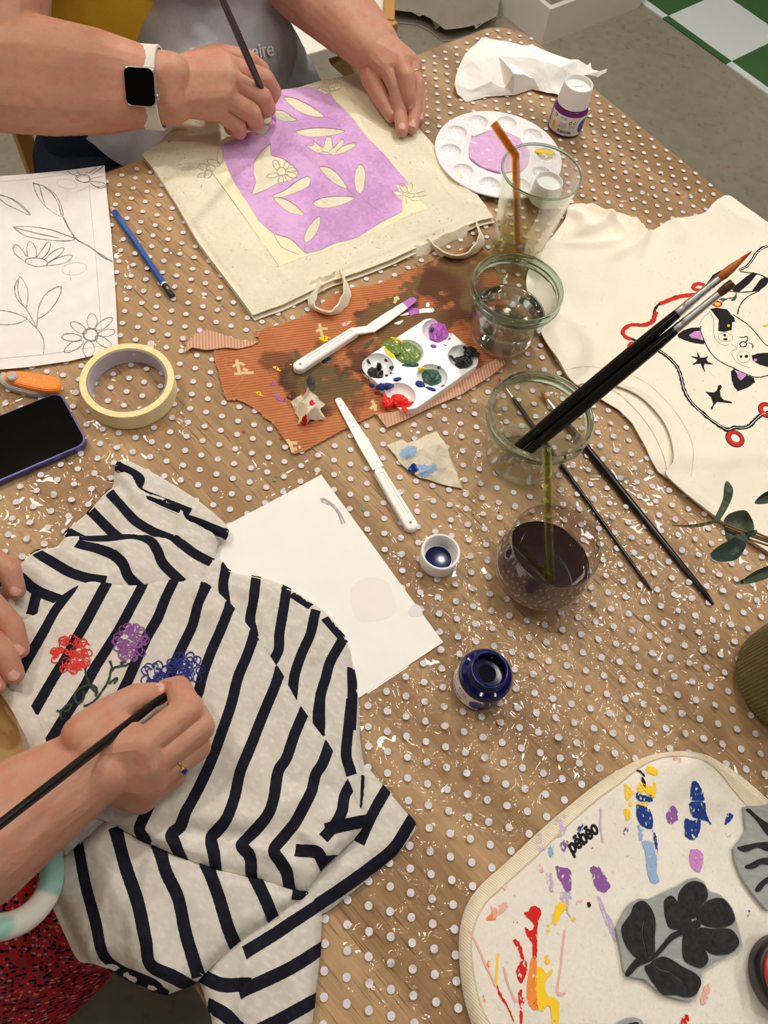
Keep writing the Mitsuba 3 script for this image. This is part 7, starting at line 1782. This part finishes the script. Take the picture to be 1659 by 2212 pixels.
add('smartwatch__crown', placed(lathe(round_profile([(0, 0), (.0035, 0), (.0035, .0022), (0, .0026)], .0006, 2), seg=24), basis(_wc + _wu * 0.034 + _wd * .0138 - _ws * .009, _wu, _ws, _wd)), 'watch_case', smooth=40)
tag('smartwatch', 'smartwatch with black screen and white strap, worn by the person painting the tote bag', 'watch')


def ring(c, axis, r, tube_r, n=28):
    x, y, z = frame(axis)
    p = [c + r * (math.cos(t) * x + math.sin(t) * y) for t in np.linspace(0, 2 * math.pi, n + 1)]
    return tube(p, tube_r, 8, False)


_rc = rL[0][0] * .38 + rL[1][0] * .62
add('gold_ring', cat([ring(_rc, rL[1][0] - rL[0][0], .0118, .0008), ring(_rc + (rL[1][0] - rL[0][0]) * .05, (rL[1][0] - rL[0][0]) + np.array([.006, 0, 0.004]), .0118, .0007)]), 'gold', smooth=True)
tag('gold_ring', 'thin twisted gold ring on the hand pressing the tote bag', 'ring')
_bt = at(597, 266, .0135); _be = at(481, 0, .20)
brush('paintbrush_004', _bt, _bt + (_be - _bt) * 1.35, 0.0042, 0.030, 0.016, 'lilac_dye', 'dark paintbrush held over the tote bag, its tip wet with lilac')

# ---------------------------------------------------------------- person at the left side of the table
OUT2 = np.array([*(-D1), 0.0]); AL2 = np.array([*D2, 0.0])
_s2 = (at(150, 1700, 0)[:2] - TC) @ D2
E2 = np.array([*(TC - D1 * TWID + D2 * _s2), TZ])
TOR2 = E2 + OUT2 * 0.30 - AL2 * 0.05
tp2, tq2, nk2, hd2 = torso_parts(TOR2, AL2, OUT2, -0.30, 0.85)
sh2r = tq2[-1][0] + AL2 * .175; sh2l = tq2[-1][0] - AL2 * .175
w2 = at(178, 1668, .058); el2 = at(-185, 1905, .052)
f2 = (w2 - el2) / np.linalg.norm(w2 - el2); s2 = np.cross(f2, [0, 0, 1.0]); s2 /= np.linalg.norm(s2); ti2 = s2 * .92 + zz(.38)
arm2 = oval([(sh2r, zz(0), .050), (el2 + (sh2r - el2) * .4, zz(0), .046), (el2, ti2 * .008, .041), (el2 + (w2 - el2) * .35, ti2 * .014, .036), (el2 + (w2 - el2) * .75, ti2 * .013, .027), (w2, ti2 * .013, .0215), (at(212, 1640, .060), ti2 * .014, .0205)])
i2 = J((312, 1610, .072, .0132), (404, 1537, .068, .0128), (386, 1487, .050, .0102), (357, 1489, .041, .0085))
m2 = J((327, 1648, .064, .0130), (430, 1570, .060, .0122), (412, 1524, .040, .0100), (384, 1520, .034, .0088))
r2 = J((320, 1688, .053, .0122), (424, 1614, .048, .0114), (415, 1572, .034, .0098), (390, 1560, .030, .0088))
p2 = J((303, 1716, .041, .0112), (372, 1676, .038, .0102), (372, 1640, .030, .0090), (350, 1625, .028, .0080))
t2 = J((185, 1590, .066, .0180), (232, 1545, .062, .0140), (296, 1508, .054, .0118), (342, 1499, .047, .0092))
hand2 = bones([i2, m2, r2, p2, t2]) + [palm(J((215, 1622, .064, .0200), (228, 1672, .052, .0195)), [i2[0], m2[0], r2[0], p2[0]], .0148), palm(J((225, 1610, .064, .019)), [t2[1], i2[0]], .0105)]
hw = at(-175, 1310, .065)
F = [J((-95, 1210, .060, .0115), (-30, 1200, .052, .0110), (20, 1232, .043, .0100), (33, 1274, .0335, .0086)), J((-105, 1270, .064, .0118), (-25, 1302, .056, .0112), (24, 1352, .044, .0102), (40, 1402, .0345, .0088)), J((-110, 1325, .060, .0116), (-40, 1362, .052, .0108), (10, 1415, .042, .0099), (30, 1456, .034, .0085)), J((-115, 1380, .052, .0108), (-60, 1420, .046, .0098), (-25, 1455, .038, .009), (-8, 1480, .033, .0078)), J((-150, 1350, .055, .016), (-120, 1440, .045, .013), (-80, 1500, .04, .011), (-45, 1530, .035, .009))]
el3 = TOR2 - AL2 * .30 + OUT2 * .02 + zz(.03)
hand3 = bones(F) + [palm([(hw, .020), (hw + np.array([.0, -.022, -.008]), .019)], [F[0][0], F[1][0], F[2][0], F[3][0]], .0125), palm([(hw, .018)], [F[4][1], F[3][0]], .010)]
arm3 = oval([(sh2l, zz(0), .050), (el3 + (sh2l - el3) * .4, zz(0), .046), (el3, zz(.006), .040), (el3 + (hw - el3) * .5, zz(.006), .034), (hw, zz(.004), .0225)])
add('person_001__body', skin(tp2 + head_parts(hd2, OUT2, AL2) + arm2 + hand2 + hand3 + arm3, .0040), 'skin', smooth=True)
tag('person_001', 'person at the left edge in a red floral skirt painting flowers on the striped top', 'person')
for js, up, sz in ((F[0], (.3, -.2, 1), (.0072, .0060)), (F[1], (.3, -.2, 1), (.0074, .0062)), (F[2], (.3, -.2, 1), (.0072, .0060)), (F[3], (.3, -.2, 1), (.0062, .0052)), (t2, (.0, .45, 1), (.0072, .0056))):
    nail('person_001__nail', js, up, sz)
face('person_001', hd2, OUT2, AL2, 'hair_fair')
_tt, _, _, _ = torso_parts(TOR2, AL2, OUT2, -0.30, 0.87)
sl2 = oval([(sh2r, zz(0), .058), (el2 + (sh2r - el2) * .72, zz(0), .056)]) + oval([(sh2l, zz(0), .058), (el3 + (sh2l - el3) * .55, zz(0), .054)])
add('person_001__khaki_top', shell(_tt + sl2, .010, TZ - .10, TZ + .27, .014, .008, 18, 7), 'khaki', smooth=60, label='khaki top')
legs2 = bones([[(TOR2 + zz(-.33) + AL2 * (.07 * k - .06), .10), (TOR2 + zz(-.27) + AL2 * (.09 * k - .16) - OUT2 * .36, .07)] for k in (-1, 1)] + [[(TOR2 + zz(-.27) + AL2 * (.09 * k - .16) - OUT2 * .36, .065), (TOR2 + zz(-.66) + AL2 * (.1 * k - .18) - OUT2 * .34, .05), (TOR2 + zz(-.705) + AL2 * (.1 * k - .18) - OUT2 * .46, .035)] for k in (-1, 1)])
_k0, _k1 = at(-342, 2163, -.17), at(150, 1905, -.16)
skirt = [m3.Manifold.batch_hull([m3.Manifold.sphere(.12, 24).translate(tuple(TOR2 + zz(-.30) + AL2 * .06 * k)) for k in (-1, 1)] + [m3.Manifold.sphere(.078, 24).translate(tuple(_k0)), m3.Manifold.sphere(.078, 24).translate(tuple(_k1)), m3.Manifold.sphere(.078, 24).translate(tuple(_k1 - AL2 * .22))])]
add('person_001__floral_skirt', shell(skirt, .012, .32, TZ - .08, .012, .012, 22, 9), 'floral', smooth=60, label='red floral skirt')
add('person_001__legs', skin(legs2, .012, 6), 'skin', smooth=True)
apron_sheet('person_001__khaki_fold', [[(-140, 1430, .0), (-40, 1440, .004), (40, 1500, .006), (90, 1560, .006)], [(-160, 1530, -.008), (-60, 1560, -.004), (30, 1610, .0), (110, 1660, .002)], [(-200, 1640, -.03), (-90, 1680, -.02), (10, 1730, -.012), (110, 1770, -.01)], [(-260, 1760, -.06), (-140, 1800, -.05), (-30, 1850, -.04), (80, 1880, -.04)]], 'khaki', 6, .003)
# ring with a blue stone, bangle, brush
_rc = r2[0][0] * .42 + r2[1][0] * .58; _ra = r2[1][0] - r2[0][0]
add('stone_ring__band', ring(_rc, _ra, .0122, .0008), 'gold', smooth=True)
_up = np.array([.35, -.75, .55]); _up = _up - _ra * (_up @ _ra) / (_ra @ _ra); _up /= np.linalg.norm(_up)
prin('sapphire', S(24, 32, 96), 0.1, specular=.8)
add('stone_ring__setting', placed(lathe([(0, -.001), (.0024, -.001), (.0030, .0016), (.0026, .0018)], seg=20), basis(_rc + _up * .0125, *frame(_up))), 'gold', smooth=30)
add('stone_ring__stone', placed(lathe([(.0026, .0014), (.0022, .0026), (0, .0034)], seg=16), basis(_rc + _up * .0125, *frame(_up))), 'sapphire', smooth=True, label='dark blue stone')
tag('stone_ring', 'thin gold ring with a dark blue stone on the hand painting the striped top', 'ring')


def bangle_fn(p, n, uv):
    k = smoothstep(.42, .52, noise(p.x * 26, p.y * 26, p.z * 26 + 3))
    return mix(S(226, 222, 212), S(150, 196, 184), k)


prin('bangle_mat', mikit.proc(bangle_fn), 0.2, specular=.5)
_bc = at(-10, 1874, .034)
_x, _y, _z = frame(f2 * .75 + zz(.66))
_pts = [_bc + .0425 * (math.cos(t) * _x + math.sin(t) * _y) for t in np.linspace(0, 2 * math.pi, 49)]
add('bangle', tube(_pts, .0092, 16, False), 'bangle_mat', smooth=True)
tag('bangle', 'chunky mint and white bangle on the forearm at the left edge', 'bangle')
_bt = at(372, 1462, .0265); _b1 = at(353, 1504, .052); _be = at(-40, 1812, .145)
_dir = (_be - _b1) / np.linalg.norm(_be - _b1)
brush('paintbrush_005', _b1 - _dir * .026, _b1 + _dir * .20, 0.0036, 0.016, 0.008, 'bristle_dark', 'dark paintbrush held by the hand painting the striped top', prof=[.8, .95, 1, .95, .8, .6, .2])

# ---------------------------------------------------------------- behind the far end: chair, white board with wooden legs, cloth on the floor
def post(key, p0, p1, sx, sy, m):
    d = p1 - p0; L = np.linalg.norm(d); d = d / L; x = np.array([*D1, 0]); x = x - d * (x @ d); x /= np.linalg.norm(x)
    add(key, placed(rbox((sx, sy, L), .004), basis((p0 + p1) / 2, x, np.cross(d, x), d)), m, smooth=40)


_bz = -.28
_q = [at(*p, _bz) for p in [(560, -120), (846, -120), (838, 66), (560, 148)]]
add('white_stool__board', prism(Polygon([q[:2] for q in _q]), TZ + _bz - .022, TZ + _bz, .002), 'white_board', label='white board')
_c1, _c2 = at(838, 66, _bz), at(600, 140, _bz); _c3, _c4 = at(846, -120, _bz), at(560, -120, _bz)
for a in (_c1, _c2, _c3, _c4):
    post('white_stool__leg', np.array([a[0], a[1], 0.0]), np.array([a[0], a[1], TZ + _bz + .02]), .030, .030, 'pale_wood')
post('white_stool__rail', np.array([*_c1[:2], TZ + _bz]), np.array([*_c3[:2], TZ + _bz]), .024, .05, 'pale_wood')
post('white_stool__rail', at(600, -120, _bz), at(606, 150, _bz), .022, .05, 'pale_wood')
_l0, _l1 = at(722, 118, _bz - .05), at(762, 160, -.55)
post('white_stool__brace', _l0, _l1, .03, .03, 'pale_wood')
tag('white_stool', 'low white board on pale wooden legs behind the person with the apron', 'stool')
_pf_ = TOR1 + OUT1 * .02
for u, v in ((-.2, -.2), (.2, -.2), (-.2, .2), (.2, .2)):
    p = _pf_ + AL1 * u + OUT1 * v
    post('chair__leg', np.array([p[0], p[1], 0.0]), np.array([p[0], p[1], TZ - .47]), .035, .035, 'pale_wood')
add('chair__seat', placed(rbox((.46, .46, .03), .008), basis([_pf_[0], _pf_[1], TZ - .465], AL1, OUT1, [0, 0, 1])), 'pale_wood', smooth=40)
_bk = _pf_ + OUT1 * .21
for u in (-.2, .2):
    p = _bk + AL1 * u
    post('chair__back_post', np.array([p[0], p[1], TZ - .46]), np.array([p[0], p[1], TZ + .05]), .03, .03, 'pale_wood')
add('chair__back_rail', placed(rbox((.42, .02, .10), .006), basis([_bk[0], _bk[1], TZ - .02], AL1, OUT1, [0, 0, 1])), 'pale_wood', smooth=40)
tag('chair', 'pale wooden chair under the person in the grey apron', 'chair')
add('chair_001__seat', placed(rbox((.44, .44, .03), .008), basis([*(TOR2 + OUT2 * .10 - AL2 * .08)[:2], TZ - .465], AL2, OUT2, [0, 0, 1])), 'pale_wood', smooth=40)
for u, v in ((-.19, -.19), (.19, -.19), (-.19, .19), (.19, .19)):
    p = TOR2 + OUT2 * .10 - AL2 * .08 + AL2 * u + OUT2 * v
    post('chair_001__leg', np.array([p[0], p[1], 0.0]), np.array([p[0], p[1], TZ - .47]), .035, .035, 'pale_wood')
tag('chair_001', 'pale wooden chair under the person in the floral skirt', 'chair')
prin('cloth_beige', S(146, 136, 120), 0.95, specular=.05)
fz = lambda x, y: np.full(np.shape(x), -.73)


class FloorCloth(Cloth):
    pass


_fc = [at(x, y, -.72) for x, y in [(828, -60), (836, 0), (850, 25), (905, 30), (935, 45), (962, 66), (1000, 62), (1040, 52), (1066, 38), (1072, 0), (1075, -60)]]
_pl = Polygon([p[:2] for p in _fc]); pts_, tri_, rings_ = grid_tri(_pl.buffer(.01), .02)
_dd = shapely.distance(_pl.exterior, shapely.points(pts_[:, 0], pts_[:, 1]))
_zz = .012 + .06 * np.clip(_dd / .05, 0, 1) ** .5 + .09 * (meshkit.fbm(np.c_[pts_ * 7, pts_[:, :1] * 0], 3, 4) - .35) * np.clip(_dd / .06, 0, 1)
_zz = np.maximum(_zz, .006)
add('floor_cloth', trimesh.Trimesh(np.vstack([np.c_[pts_, _zz], np.c_[pts_, _zz * 0 + .002]]), np.vstack([tri_, tri_[:, ::-1] + len(pts_)]), process=False), 'cloth_beige', smooth=60)
tag('floor_cloth', 'crumpled beige cloth lying on the floor beside the white pillar', 'cloth')
